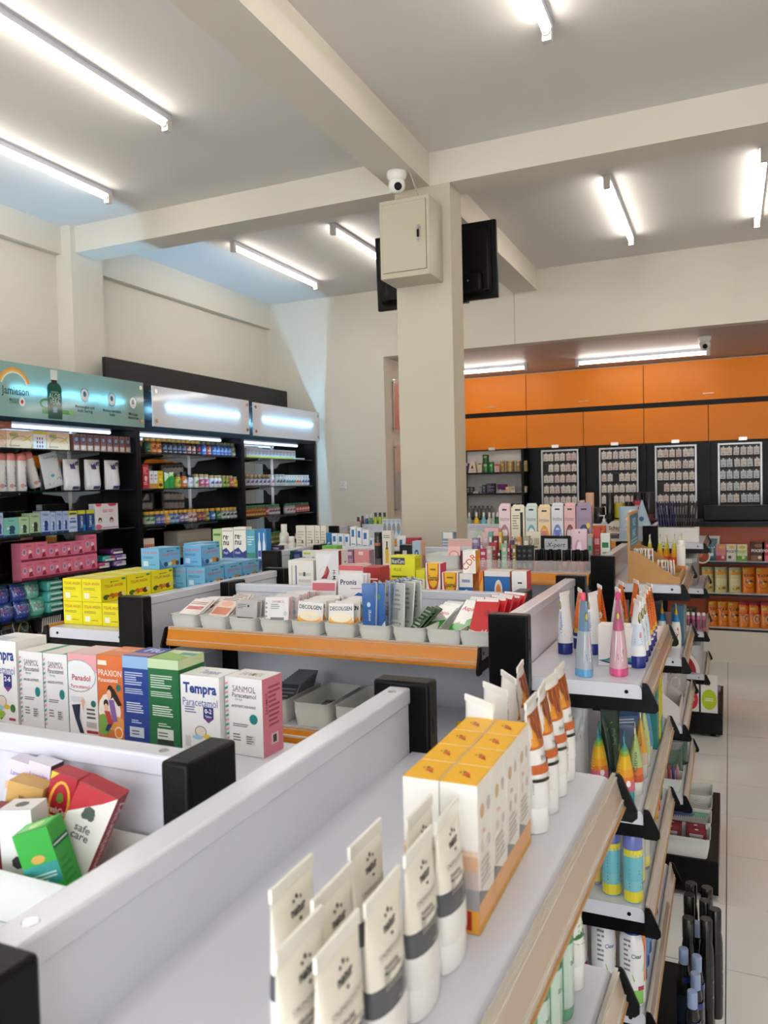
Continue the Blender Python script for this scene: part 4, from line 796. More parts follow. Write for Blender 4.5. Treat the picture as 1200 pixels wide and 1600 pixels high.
for x, y, c, lb in [(-0.186, 2.12, 'E0621E', 'orange flat tube near the far end of third shelf'), (-0.186, 2.06, 'E0A81E', 'golden yellow flat tube near the far end of third shelf'), (-0.186, 2.19, '2F7A48', 'green flat tube at the far end of third shelf')]:
    put('lotion_tube', 'tube', tube(.05, .018, .015, .165, .028, [(1, c)], c, [('l', .2, .4, .8, .8, 5, 'F0D9A0', 2)], n=14, crimpcol=c), (x, y, z), R90-.2, lb)
# fourth shelf: white spray bottles, blue roll-ons
z = .42
wb = bottle(.026, .178, .02, 'E9E9EA', '24408E', None, m='plastic', shoulder=.8, capr=.021, caph=.03, dsl=[('p', [(.55, .95), (.75, .9), (.7, .3), (.62, .28), (.66, .6)], 'E0761E'), ('p', [(.3, .38), (.62, .5), (.6, .42), (.35, .3)], '8FC46A'), ('r', .3, .04, .6, .2, '7FBF5A', 4), ('r', .45, .2, .62, .25, 'A8324A', 3), ('r', .12, .03, .25, .2, '3A3A40', 2), ('t', 'Clear', .42, .6, .05, '33457F', .25), ('l', .1, .4, .28, .8, 7, '8A8A90', 2)], n=20)
o1 = put('spray_bottle', 'bottle', wb, (-.19, 1.645, z), R90-.9, 'white spray bottle with blue cap, orange and green marks, nearest the rail', 'white spray bottles with blue caps')
for i, (x, y) in enumerate([(-.25, 1.66), (-.312, 1.68), (-.37, 1.69)]): again(o1, (x, y, z), R90-.7, f'white spray bottle with blue cap, {nth(i+1)} from the rail')
bb = bottle(.017, .19, .013, '3C5F9E', '23386E', (.15, .6, '5A86BE'), shoulder=.82, n=12)
o1 = None
for i in range(6):
    lb = f'slim blue bottle, {nth(i)} behind the nearest white spray bottle along the rail'; l_ = (-0.186, 1.72+i*.055, z)
    o1 = again(o1, l_, R90, lb) if o1 else put('roll_on_bottle', 'bottle', bb, l_, R90, lb, 'slim blue bottles along the rail')
# base deck: black and blue-capped bottles
z = .14
tallb = bottle(.017, .275, .0135, '0D0D0E', '101012', (.2, .6, '1B1A1C'), n=16, shoulder=.76, capr=.0145, caph=.05, dsl=[('r', .3, .3, .7, .32, '8A8078', 4), ('t', 'men', .5, .45, .03, 'B9B0A4', .4)])
shortb = bottle(.0165, .235, .012, '16161A', '8FA0C4', (.15, .55, '26303F'), n=16, shoulder=.74, capr=.011, caph=.035, dsl=[('r', .0, .68, 1, .74, '22367A', 8), ('r', .3, .3, .7, .33, '8A8078', 4)])
o1 = o2 = None
for i, (x, y, q) in enumerate([(-.101, 2.2, 0), (-.062, 2.19, 0), (-.103, 2.135, 0), (-.064, 2.12, 0), (-.052, 2.155+.0, 0), (-.083, 2.08, 1), (-.078, 1.93, 1), (-.108, 1.95, 1), (-.078, 1.86, 1), (-.082, 1.79, 1), (-.06, 2.03, 0), (-.1, 2.02, 0)]):
    p = Vector((x if i != 4 else -.052+.012, y if i != 4 else 2.085, z))
    lb = f'{"black bottle with blue-grey cap" if q else "tall all-black bottle"}, {nth(i)} of the low-deck cluster by the aisle'
    if q: o2 = again(o2, (p.x, p.y, z), R90, lb) if o2 else put('cologne_bottle', 'bottle', shortb, (p.x, p.y, z), R90, lb, 'dark bottles on the low deck')
    else: o1 = again(o1, (p.x, p.y, z), R90, lb) if o1 else put('cologne_bottle', 'bottle', tallb, (p.x, p.y, z), R90, lb, 'dark bottles on the low deck')
# ================================================================ end gondola with wooden sachet box
z = Z4
t = empty('sachet_display', (-.335, 2.97, z+.0006)); W_, D_ = .172, .30
sidep = [(0, 0), (W_, 0), (W_, .022), (W_-.02, .026), (.04, .105), (0, .118)]
for y in (0, D_-.008):
    b = MB('wood'); b.loft([[(x, yy, zz) for x, zz in sidep] for yy in (y+.008, y)], sm=False); obj('side_board', b, t)
obj('bottom_board', MB('wood').box(0, .009, 0, W_, D_-.009, .008), t)
obj('front_board', MB('wood').box(W_-.009, .009, .0085, W_-.001, D_-.009, .026), t)
b = MB('wood'); b.box(-.008, -.0, 0, -.0005, D_, .255); M = lambda u, v, k: (-.0005+k, u, v)
b.rect(M, .015, .125, D_-.015, .245, '2E7FA0', 'card'); b.text(M, 'FACE', D_*.5, .215, .03, 'CFE6EE', D_*.8, .02, m='card'); b.text(M, 'MASK', D_*.5, .175, .03, 'CFE6EE', D_*.8, .02, m='card'); b.lines(M, .04, .13, D_-.04, .155, 2, 'A9D0DC', 2, m='card'); obj('header_board', b, t)
obj('step_board', MB('wood').box(.0005, .009, .0085, .086, D_-.009, .05), t)
tag(t, 'sloping wooden box display with blue header on the second end gondola', 'display box')
sm = sachet(.046, .068, 'EDE9E6', [('r', .1, .7, .9, .9, 'D9A06A'), ('l', .15, .2, .85, .6, 4, '6A6A9A', 3), ('e', .7, .5, .15, .1, 'C94A4A')], t=.004, m='paper')
o1 = None; rng = random.Random(3)
for r in range(2):
    for i in range(9):
        p = (-.335+(.014+i*.0075 if r == 0 else .094+i*.0068), 2.97+(.06 if i % 2 else .075), z+(.0515 if r == 0 else .0095)); a_ = (rng.uniform(-.08, .0), 0, R90+rng.uniform(-.25, .1)); lb = f'white sachet, {nth(i)} from the panel side in the {"upper" if r == 0 else "lower"} step of wooden box'
        o1 = again(o1, p, a_, lb) if o1 else put('sachet', 'sachet', sm, p, a_, lb, 'sachets in the wooden box')
ot = tube(.044, .016, .014, .15, .022, [(.3, 'E05A1E'), (.55, 'E8A41E'), (.8, 'D9CE3A'), (1, 'E9E8C9')], 'E06A1E', [('l', .2, .5, .8, .8, 4, 'F0EBC0', 3)], n=14, edge=True)
o1 = None
for i, (x, y, a) in enumerate([(-.30, 3.36, .3), (-.262, 3.37, .3), (-.24, 3.42, .2), (-.208, 3.39, .3), (-.185, 3.43, .1)]):
    lb = f'yellow-orange tube with white back, {nth(i)} from the left behind the wooden box'
    o1 = again(o1, (x, y, z), a-.3, lb) if o1 else put('cream_tube', 'tube', ot, (x, y, z), a-.3, lb, 'yellow-orange tubes')
put('cream_bottle', 'bottle', bottle(.017, .13, .014, 'E6E2DA', 'E9E6E0', (.02, .2, 'E07A2A'), n=14, shoulder=.85, capr=.015), (-.18, 3.35, z), 0, 'white bottle with orange foot at the rail behind the wooden box')
# second shelf
z = .86
kid = tube(.05, .0185, .0185, .168, .03, [(.55, 'EDEAE4'), (.78, '2A86C4'), (1, 'E8B820')], 'EFEDE8', [('p', [(.45, .35), (.7, .5), (.75, .32), (.6, .28)], 'C9502A'), ('p', [(.5, .28), (.62, .3), (.6, .24)], '3F7A3A')], n=16, crimpcol='EBC84A', edge=True)
o1 = put('lotion_tube', 'tube', kid, (-.188, 3.115, z), .1, 'white tube with blue band and yellow tip, right one of the pair')
again(o1, (-.238, 3.125, z), .1, 'white tube with blue band and yellow tip, left one of the pair')
for i, (x, y, c, c2, lb) in enumerate([(-.185, 3.19, '3A6A86', '9AA6B0', 'teal and grey window box on the second shelf behind striped tubes'), (-.185, 3.26, '9A9AA0', '6A7A8A', 'grey window box behind the teal one'), (-.185, 3.33, '3E8A9A', 'A9C0C8', 'turquoise window box, third along the rail'), (-.27, 3.24, '5A5A66', '8A8A94', 'dark grey box deep on the second shelf'), (-.33, 3.16, '6A4A3A', 'A98A6A', 'brown box deep on the second shelf')]):
    put('window_box', 'box', carton(.06, .045, .15-.01*(i % 3), c, [('r', .12, .35, .88, .9, c2), ('l', .15, .1, .8, .28, 3, 'D9DDE0', 2)], right=[('r', .2, .2, .8, .8, c2)]), (x, y, z), R90, lb)
# third shelf: white tray box with pink packs
z = .618
t = empty('shelf_tray_box', (-.264, 2.965, z+.0006)); b = MB('card')
P = [(-.095, 0), (.095, 0), (.095, .055), (.02, .115), (-.095, .125)]
for y in (0, .2): b.loft([[(x, yy, zz) for x, zz in P] for yy in (y+.003, y)], 'DDD8D4', sm=False)
b.box(-.095, .0031, 0, .095, .1999, .003, 'DDD8D4'); b.box(-.095, .0031, .0031, -.092, .1999, .125, 'DDD8D4'); b.box(.092, .0031, .0031, .095, .1999, .055, 'DDD8D4'); obj('tray', b, t)
tag(t, 'white cardboard tray box with slanted side holding pink packs', 'tray')
o1 = None
for i in range(6):
    m_ = pouch(.085, .028, .15, 'D9D4D6', [('r', .05, .1, .95, .6, 'D0708A', 6), ('e', .5, .75, .25, .1, 'B83A5A', 12), ('l', .2, .2, .8, .4, 3, 'F0E0E4', 2)], taper=.02, bulge=.7) if i == 0 else None
    p = (-.264, 2.985+i*.031, z+.005); lb = f'pink and white pouch, {nth(i)} in the white tray box'
    o1 = again(o1, p, R90-1.3, lb) if o1 else put('cotton_pouch', 'pouch', m_, p, R90-1.3, lb, 'pink pouches in the white tray box')
o1 = None
for i in range(7):
    lb = f'grey wavy hanging pack, {nth(i)} from the front beyond the white tray box'; p = (-.2-.01*(i % 2), 3.2+i*.05, z)
    o1 = again(o1, p, R90-.8, lb) if o1 else put('cotton_pouch', 'pouch', pouch(.08, .02, .17, 'A9A5A4', [('e', .5, .5, .3, .15, 'C9C4C2', 12), ('l', .2, .7, .8, .85, 3, '6A6666', 2)], bulge=.6), p, R90-.8, lb, 'grey packs on the third shelf')
# fourth shelf: clear bags, pen tray
z = .361
bag = pouch(.13, .06, .12, '2F5A4A', [('e', .3, .6, .2, .15, '3F7A5A', 9), ('e', .7, .5, .2, .15, '24503E', 9), ('p', [(.1, .8), (.4, .9), (.3, .95)], 'A9B8B4'), ('r', .02, .78, .98, .97, '6A7070', 6)], m='film', topcol='7A8080')
o1 = put('clear_bag', 'bag', bag, (-.235, 3.16, z), .15, 'shiny bag of green items on the fourth shelf, nearer one', 'shiny bags of green items')
again(o1, (-.22, 3.27, z), .3, 'shiny bag of green items on the fourth shelf, farther one')
o1 = put('storage_tray', 'tray', tray(.15, .1, .05), (-.237, 3.005, z), 0, 'white tray of coloured pencils at the near end of fourth shelf')
for i, c in enumerate(['3A3A4A', '7A4A8A', '2A2A30', 'B8C43A', 'D9D6D0', 'E0E0DC', 'A83A4A', '5A4A8A', 'C98A9A']):
    b = MB('plastic'); b.lathe([(.0055, 0), (.0055, .075), (.002, .092)], 8, c); put('eyeliner_pencil', 'pencil', b, (-.292+i*.0138, 3.0+.01*(i % 3), z+.004), (.25, .0, 0), f'{["black", "violet", "charcoal", "lime", "pale grey", "white", "crimson", "purple", "pink"][i]} pencil standing in the fourth-shelf tray')
# base deck: bins
z = .14
o1 = put('storage_bin', 'bin', tray(.19, .13, .075), (-.165, 3.0, z), 0, 'grey-white open bin of carded accessories on the low deck, nearest')
for i, (y, lb) in enumerate([(3.145, 'grey-white open bin on the low deck, second from the near end'), (3.285, 'grey-white open bin on the low deck, third from the near end'), (3.425, 'grey-white open bin on the low deck, fourth from the near end')]): again(o1, (-.165, y, z), 0, lb)
hair = blister('6E1626', '8A2030', [('r', .1, .08, .9, .62, '1A1012')])
o1 = None
for i, (x, y, a) in enumerate([(-.205, 2.965, .05), (-.12, 2.965, -.05), (-.205, 3.005, -.04), (-.12, 3.005, .06)]):
    lb = f'maroon card with black hair ties, {nth(i)} in the nearest low bin'; p = (x, y, z+.006)
    if o1: o1 = again(o1, p, (-.55, 0, a), lb)
    else: o1 = put('accessory_card', 'pack', hair, p, (-.55, 0, a), lb, 'maroon hair-tie cards'); o1.scale = (.85, .85, .6)
for i, (x, y, c, lb) in enumerate([(-.2, 3.13, '4A5A9A', 'blue plastic comb lying in the second low bin'), (-.15, 3.15, '5FA88C', 'mint plastic comb lying in the second low bin'), (-.18, 3.28, 'C9C6C2', 'clear comb lying in the third low bin')]):
    b = MB('plastic'); b.bbox(-.07, -.012, 0, .07, .012, .006, .003, c)
    for k in range(16): b.box(-.065+k*.008, -.026, .001, -.061+k*.008, -.011, .005, c)
    put('comb', 'comb', b, (x, y, z+.0755), (0, 0, .2-.2*i), lb)
# ================================================================ farthest end gondola
z = Z5
put('white_carton_tray', 'box', carton(.24, .12, .085, 'E6E1DA', [('r', .02, .05, .98, .95, 'EAE6E0')]), (-.285, 4.95, z), 0, 'plain white box holding black pens on the farthest end gondola')
rng = random.Random(9)
for i in range(30):
    c = '1C2150' if i < 8 else '111413' if i < 24 else '1F3028'
    b = MB('plastic'); b.lathe([(.005, 0), (.0055, .12), (.0035, .145), (.0015, .155)], 7, c) if i == 0 or i in (8, 24) else None
    p = (-.385+(i % 15)*.0135, 4.935+.035*(i//15), z+.0865); lb = f'{"navy" if i < 8 else "black"} brush pen, {nth(i % 15)} from the left in the {"front" if i < 15 else "rear"} bunch'
    r_ = (rng.uniform(-.1, .1), -.12+.24*(i % 15)/14, 0)
    o1 = again(o1, p, r_, lb) if b is None or not b.v else put('brush_pen', 'pen', b, p, r_, lb, 'bunch of dark pens')
b = MB('paper'); b.loft([[(.05*math.cos(a), .05*math.sin(a), 0) for a in [2*PI*i/14 for i in range(14)]], [(.002*math.cos(a), .002*math.sin(a), .15) for a in [2*PI*i/14 for i in range(14)]]], 'A9BFD0'); M = lambda u, v, k: (u-.03, -.052+v*.33-k, v); b.ell(M, .03, .04, .014, .014, '4A6A9A')
put('paper_cone', 'cone', b, (-.47, 4.8, 1.225), 0, 'pale blue paper cone with round emblem beside the dark pens')
put('gift_pouch', 'pouch', pouch(.11, .05, .21, 'A9C0CE', [('r', .0, .08, 1, .35, 'E3C9CC', 6), ('e', .5, .62, .24, .11, 'D98A5A', 14), ('e', .42, .64, .05, .03, 'F2E0D0', 8), ('e', .58, .64, .05, .03, 'F2E0D0', 8), ('t', 'baby', .5, .42, .06, 'C96A7A', .6), ('e', .7, .84, .2, .07, 'F0E4DE', 10)]), (-.56, 4.91, 1.125), .1, 'pastel pouch with brown animal face left of the black post')
put('price_card', 'card', carton(.05, .004, .14, 'B8243A', [('r', .1, .05, .9, .5, 'E6C9CC'), ('l', .2, .1, .8, .45, 4, 'A8404A', 2), ('t', 'SALE', .5, .75, .1, 'F0D0D0', .8)]), (-.535, 5.24, 1.22), 0, 'red and white upright card above the pastel pouch')
z = .86
o1 = None
for i in range(10):
    lb = f'clear hanging pack of grey accessories, {nth(i)} from the aisle front, farthest gondola'; p = (-.235+.01*(i % 3), 4.87+i*.045, z)
    o1 = again(o1, p, .2, lb) if o1 else put('hanging_pack', 'pack', pouch(.08, .018, .17, '8A8886', [('r', .2, .1, .8, .75, '5A5856', 4), ('r', .05, .82, .95, .97, 'C9C5C0', 5)], bulge=.6), p, .2, lb, 'clear packs on the farthest gondola')
z = .61
o1 = None
for i in range(7):
    b = MB('film'); b.bbox(-.055, -.04, 0, .055, .04, .016, .004, '4A4236')
    M = FR(.11, .08, .016)
    for k in range(6): b.rect(M, .006+.017*k, .003, .014+.017*k, .012, ['C9BFA4', '8A7A5A', '2A2622'][k % 3])
    lb = f'animal-print pouch, {nth(i)} from the bottom of the stack on farthest gondola'; p = (-.235, 4.98, z+.0165*i)
    o1 = again(o1, p, .04*(i % 3)-.04, lb) if o1 else put('print_pouch', 'pouch', b, p, 0, lb, 'stack of animal-print pouches')
o1 = None
for i in range(5):
    b = bottle(.011, .1, .008, 'C96A8A', 'E9E4E0', (.1, .6, '8A4A6A'), n=10); lb = f'slim pink bottle with white cap, {nth(i)} from the left before the animal-print stack'
    p = (-.255+i*.028, 4.885, z); o1 = again(o1, p, 0, lb) if o1 else put('lip_gloss', 'bottle', b, p, 0, lb, 'slim pink bottles')
z = .36
t = MB('card'); n = 12
t.loft([[(-.06, y, 0), *[(-.06+.125*math.cos(a), y, .135*math.sin(a)) for a in [PI/2*i/n for i in range(n+1)]]] for y in (.0, -.012)], 'E9E2D8', sm=False); M = lambda u, v, k: (u-.06, -.012-k, v)
t.poly(M, [(0.0, .004), *[(.105*math.cos(a), .115*math.sin(a)) for a in [PI/2*i/n for i in range(n+1)]]], 'A0242A')
put('fan_card', 'card', t, (-.23, 4.87, z), 0, 'quarter-round red card with cream border on the farthest gondola')
o1 = None
for i in range(6):
    lb = f'grey sleeve pack, {nth(i)} from the aisle front beside the red quarter-round card'; p = (-.2, 4.91+i*.045, z)
    o1 = again(o1, p, .1, lb) if o1 else put('hanging_pack', 'pack', pouch(.1, .018, .15, 'B4B0AE', [('l', .1, .3, .9, .5, 4, '5A5654', 2)], bulge=.6), p, .1, lb, 'grey sleeve packs')
z = .14
b = MB('black_plastic'); b.box(-.1, -.09, 0, .1, -.087, .11).box(-.1, .087, 0, .1, .09, .11).box(-.1, -.0869, 0, -.097, .0869, .11).box(.097, -.0869, 0, .1, .0869, .11).box(-.0969, -.0869, 0, .0969, .0869, .003)
put('black_bin', 'bin', b, (-.165, 4.93, z), 0, 'black open bin of pink and lime cards on the low deck')
for i, (x, y, c, h, lb) in enumerate([(-.215, 4.83, 'D0284A', .2, 'card with magenta disc standing in front of the black bin'), (-.115, 4.825, 'B8CC1E', .22, 'card with lime disc standing in front of the black bin')]):
    put('header_card', 'card', carton(.09, .006, h, 'E9E4DC', [('e', .5, .35, .46, .3*.2/h, c, 18), ('l', .25, .3, .75, .4, 2, 'F0E4E0', 2), ('t', 'soft', .4, .75, .06, '7A7A70', .5)]), (x, y, z), 0, lb)
o1 = None
for i in range(6):
    c = ['B9A0C0', '8A6A50', 'A98AB4', 'C9A86A', '7A5A6A', '9A86A4'][i]
    b = MB('plastic'); b.rod((0, 0, 0), (.012, 0, .1), .006, 7, c); b.bbox(.0, -.014, .1, .028, .014, .135, .006, c)
    put('hair_brush', 'brush', b, (-.24+.028*i, 4.9+.035*(i % 2), z+.0045), (0, .04*i-.05, 0), f'{["lilac", "brown", "mauve", "golden", "plum", "violet"][i]} brush sticking out of the black bin')
# ================================================================ snack shelves
def snack(c, c2, dsl): return pouch(.105, .03, .205, c, dsl, topcol=c2, taper=.03)
yava = [('r', .02, .62, .98, .78, 'E07A12', 6), ('t', 'YAVA', .5, .70, .13, '241016', .9, .03), ('e', .5, .47, .3, .1, '7A4A2A', 10), ('e', .38, .5, .1, .05, 'C9B8A0', 8), ('e', .62, .46, .12, .05, '5A2A3A', 8), ('e', .5, .4, .1, .04, 'E8D060', 8), ('o', .5, .35, .36, .16, .03, '4A1A10'), ('r', .05, .86, .36, .95, 'A9B020', 4)]
red = [('r', .0, .55, 1, .98, 'A8182E', 6), ('e', .6, .35, .28, .17, 'E9DCC8', 14), ('e', .6, .35, .22, .13, '6A4A3A', 12), ('e', .55, .37, .06, .04, 'D9B86A', 7), ('r', .1, .72, .45, .8, 'C9B84A', 4), ('t', 'YAVA', .3, .5, .06, '4A1018', .4), ('p', [(0, .55), (1, .62), (1, .55)], 'E8901E')]
jar = [('e', .5, .88, .3, .08, 'C98A4A', 10), ('r', .08, .7, .92, .82, 'E0A23A', 6), ('r', .1, .3, .9, .55, 'D9CFA0', 6), ('l', .2, .35, .8, .5, 3, '7A4A2A', 3), ('e', .4, .15, .2, .06, 'D08A3A', 8), ('e', .65, .18, .15, .06, 'A86A2A', 8)]
def SX(px): return ay(px, 900, 6.86).x
rows = [(.28, [(1116, 'y'), (1131, 'y'), (1147, 'y'), (1164, 'r'), (1180, 'r'), (1199, 'r')]), (.56, [(1106, 'j'), (1127, 'j'), (1149, 'j'), (1170, 'y'), (1192, 'y')])]
first = {}
kn = dict(y='orange snack bag with dark lettering', r='orange and crimson snack bag', j='yellow-green jar-printed snack bag'); cnt = {}
extra = lambda z, ks: [(SX(1199)+.13*(i+1), k) for i, k in enumerate(ks)]
for z, L_ in rows:
    for x, k in [(SX(a), k) for a, k in L_]+extra(z, ['r', 'y', 'y', 'r'] if z < .5 else ['y', 'r', 'j', 'j']):
        c = cnt[(z, k)] = cnt.get((z, k), -1)+1; lb = f'{kn[k]}, {nth(c)} from the left on the {"lowest" if z < .5 else "middle"} snack shelf'
        loc = (x, 6.90, z); rot = (0, 0, .42)
        first[k] = again(first[k], loc, rot, lb) if k in first else put('snack_bag', 'bag', {'y': lambda: snack('E07A12', 'E07A12', yava), 'r': lambda: snack('E07A1A', 'A8182E', red), 'j': lambda: snack('C9C48A', 'A9B48A', jar)}[k](), loc, rot, lb, kn[k]+'s')
poc = [('C98A8A', 'E0607A', 'A83A4A', 'pink strawberry', 1125), ('E3DACB', '2A2622', '3A3634', 'cream and black', 1141), ('D9DDB0', '6FAF2A', '5A9A2A', 'pale green', 1157), ('3E2418', 'EFE6DA', '8A5A3A', 'dark brown', 1182), ('A81E3A', 'F0D0D4', 'D96A7A', 'crimson', 1200)]
for i, (c, tc, c3, nm, px) in enumerate(poc):
    wd = .08 if i < 3 else .1; hh = .135 if i < 3 else .152
    put('biscuit_box', 'box', carton(wd, .03, hh, c, [('r', 0, 0, 1, .3, c3 if i != 1 else 'D9D0C0'), ('e', .55, .82, .3, .1, 'D9B04A' if i < 3 else c3, 10), ('t', 'POCKY', .5, .56, .15, tc, .88, .03), ('e', .35, .22, .16, .1, c3, 10), ('e', .65, .2, .14, .09, 'E9DCC4', 10)]), (SX(px)+.01, 6.89, .82), 0, f'{nm} biscuit-stick box on the top snack shelf')
put('snack_bag', 'bag', pouch(.13, .06, .2, '1A6070', [('r', .02, .52, .98, .97, 'E3E2DC', 6), ('l', .2, .6, .8, .85, 4, '4A8A86', 2), ('e', .5, .25, .12, .07, 'C9D9D4', 10), ('e', .7, .4, .14, .06, '7A4A3A', 9)], topcol='D9D9D2'), (SX(1112), 6.9, .82), 0, 'teal and white snack bag at the left end of top snack shelf')
b = MB('card'); b.rod((0, -.006, .06), (0, 0, .06), .06, 24, 'E6DCCB'); M = lambda u, v, k: (u, -.006-k, v+.06); b.ell(M, 0, 0, .05, .05, '8A4A30', 20); b.ell(M, -.015, .01, .02, .02, 'C9704A', 9); b.ell(M, .02, -.01, .018, .015, 'B8342A', 9); b.ell(M, .005, .028, .012, .01, '7A9A3A', 8)
put('shelf_wobbler', 'sign', b, (SX(1098), 6.82, .80), 0, 'round food-photo tag hanging at the left end of the snack shelf')
# ================================================================ tray gondola: ten sachet trays
z = 1.137; TXs = [ay(px, 955, 1.64).x for px in (259, 306, 350, 399, 449, 498, 554, 608, 663, 716, 768)]
tt = tray(.0835, .2, .034, fl=.006)
ordt = ['leftmost', 'second', 'third', 'fourth', 'fifth', 'sixth', 'seventh', 'eighth', 'ninth', 'tenth']
wt = ['flat red and white sachets', 'clear and orange sachets', 'grey labelled blister packs', 'pink-edged white sachets', 'orange-arc sachets, left one', 'orange-arc sachets, right one', 'tall blue packs', 'green and white sachets lying down', 'one green-white sachet leaning', 'red and white sachets']
tro = None; TC = []
for i in range(10):
    x = (TXs[i]+TXs[i+1])/2; TC.append(x); lb = f'white sachet tray, {ordt[i]} of ten, holding {wt[i]}'
    tro = again(tro, (x, 1.742, z), 0, lb) if tro else put('storage_tray', 'tray', tt, (x, 1.742, z), 0, lb, 'white sachet trays on the orange rail shelf')
def fan(i, n, mesh, nm, y0, dy, tilt, desc, group, zoff=.004, dx=0., cat='sachet', x0=0., jit=.006, yaw=0.):
    o = None; rng = random.Random(i*7+n)
    for k in range(n):
        p = (TC[i]+x0+dx*k+rng.uniform(-jit, jit), y0+dy*k, z+zoff); r = (tilt+rng.uniform(-.05, .05), rng.uniform(-.05, .05), yaw+rng.uniform(-.06, .06)); lb = f'{desc}, {nth(k)} from the front in the {ordt[i]} tray'
        o = again(o, p, r, lb) if o else put(nm, cat, mesh, p, r, lb, group)
fan(0, 5, sachet(.062, .085, 'E3D6D2', [('r', .1, .3, .9, .5, 'B83038'), ('l', .1, .6, .9, .8, 2, '9A5A5A', 2)]), 'sachet', 1.668, .02, -1.25, 'flat red-striped white sachet', 'flat sachets', .03)
fan(1, 4, sachet(.06, .085, 'D9C9BE', [('r', .1, .1, .9, .45, 'C9704A'), ('e', .5, .65, .3, .15, 'E0A890'), ('l', .1, .8, .9, .95, 2, '7A6A7A', 2)]), 'sachet', 1.67, .022, -1.1, 'clear and orange sachet', 'clear and orange sachets', .028)
fan(2, 7, sachet(.066, .068, 'B9B7B6', [('e', .6, .82, .05, .05, '3A3A3A', 7), ('r', .1, .3, .85, .4, '55504F'), ('r', .15, .18, .9, .26, '55504F'), ('l', .1, .7, .5, .9, 3, '7A7676', 2)], t=.005), 'blister_pack', 1.672, .018, -.12, 'grey labelled pack', 'grey labelled packs', cat='pack')
fan(3, 11, sachet(.07, .082, 'DCD6D4', [('t', 'SANMOL', .55, .86, .08, 'A8707A', .6), ('l', .25, .62, .7, .8, 3, '6A8A7A', 3), ('r', .25, .3, .8, .38, '4A4648'), ('r', .25, .18, .7, .26, '4A4648'), ('e', .85, .5, .08, .08, 'A9C0BC', 8)]+[('p', [(.04, .1+j*.13), (.14, .15+j*.13), (.04, .2+j*.13)], '8A8E90') for j in range(6)]+[('r', .96, 0, 1, 1, 'D98A94')], t=.004), 'sachet', 1.67, .0135, -.14, 'white sachet with pink edge', 'pink-edged white sachets')
dec = [('r', 0, 0, 1, .42, 'E0902A'), ('e', .5, .44, .46, .22, 'EFA83A', 16), ('e', .5, .52, .4, .16, 'F2E4C4', 14), ('e', .25, .15, .2, .12, 'D9583A', 9), ('e', .75, .15, .18, .1, '7A5A7A', 9), ('r', 0, .0, 1, .06, 'F0C23A'), ('t', 'DECOLGEN', .5, .82, .13, '1A1A1C', .86, .03)]
for i in (4, 5): fan(i, 8, sachet(.07, .074, 'E6E0DA', dec, t=.0045), 'sachet', 1.672, .0165, -.16, 'white sachet with orange arc', 'orange-arc sachets in two trays')
pro = sachet(.075, .125, 'E4E1E2', [('t', 'Pronis', .42, .84, .11, '23285F', .7, .02), ('l', .5, .68, .92, .72, 1, 'C98A94', 2), ('p', [(.5, .5), (.8, .62), (1, .6), (1, .45)], '3A66B8')], t=.004, m='paper')
fan(5, 4, pro, 'sachet', 1.822, .012, -.1, 'white sachet with navy script behind orange-arc ones', 'navy-script sachets', x0=-.05)
fan(4, 3, sachet(.075, .105, 'E2DCDA', [('r', .05, .75, .95, .95, 'C9707A'), ('l', .1, .4, .9, .65, 3, '8A8684', 2)], t=.004, m='paper'), 'sachet', 1.825, .013, -.1, 'white and rose sachet behind the orange-arc ones', 'rose sachets', x0=-.04)
fan(6, 1, sachet(.06, .125, '1E5FA8', [('e', .3, .6, .08, .05, 'BFD8F0', 8), ('e', .7, .75, .12, .06, '2F9A5A', 8), ('v', 'energy', .3, .4, .12, 'C9DCF0', .3), ('p', [(.5, 0), (1, 0), (1, .3)], 'DADFE6'), ('t', 'DOL', .72, .1, .07, 'A8243A', .5)], t=.004), 'sachet', 1.665, .01, -.08, 'bright blue upright pack', 'blue packs', cat='pack')
fan(6, 9, sachet(.05, .128, '8FA2C4', [('r', .08, .05, .35, .95, 'B9C4D8'), ('r', .5, .1, .9, .9, '33508F'), ('l', .1, .2, .9, .8, 8, 'D6DCE6', 3)], t=.005), 'sachet', 1.68, .014, -.05, 'clear-edged blue upright pack', 'clear-edged blue packs', dx=.007, x0=-.01, yaw=-1.0, cat='pack')
fan(6, 3, sachet(.055, .125, 'C9CBC4', [('l', .15, .1, .85, .9, 9, '9A9C96', 3), ('r', .1, .3, .6, .5, 'A9ABA6')], t=.005), 'sachet', 1.69, .03, -.08, 'silver-white upright pack', 'silver-white packs', dx=.01, x0=.045, yaw=-.5, cat='pack')
gw = sachet(.06, .09, 'E8E6E2', [('p', [(0, 0), (1, 0), (1, .5), (0, .25)], '3FA03A'), ('t', 'Aspirin', .5, .72, .13, 'C43A3A', .8, .02), ('e', .3, .4, .12, .08, 'F0EEEA', 8)])
fan(7, 3, gw, 'sachet', 1.72, .03, -.9, 'green and white sachet leaning', 'green and white sachets', .012, x0=.012, yaw=-.5)
fan(7, 4, sachet(.05, .08, '3A5A3A', [('l', .1, .2, .9, .9, 6, 'A9B8A0', 2)]), 'sachet', 1.68, .012, -.8, 'dark green foil sachet', 'dark green sachets', .012, x0=-.01, yaw=-.9)
fan(8, 2, sachet(.06, .1, 'E8E6E2', [('p', [(0, 0), (1, 0), (1, .55), (0, .25)], '2F9A3A'), ('t', 'Aspirin', .5, .74, .12, 'B82A3A', .8, .02), ('r', .35, .3, .6, .42, 'F0F0EE')]), 'sachet', 1.7, .05, -.75, 'large green and white sachet leaning', 'large green-white sachets', .012, x0=.015, yaw=-.45)
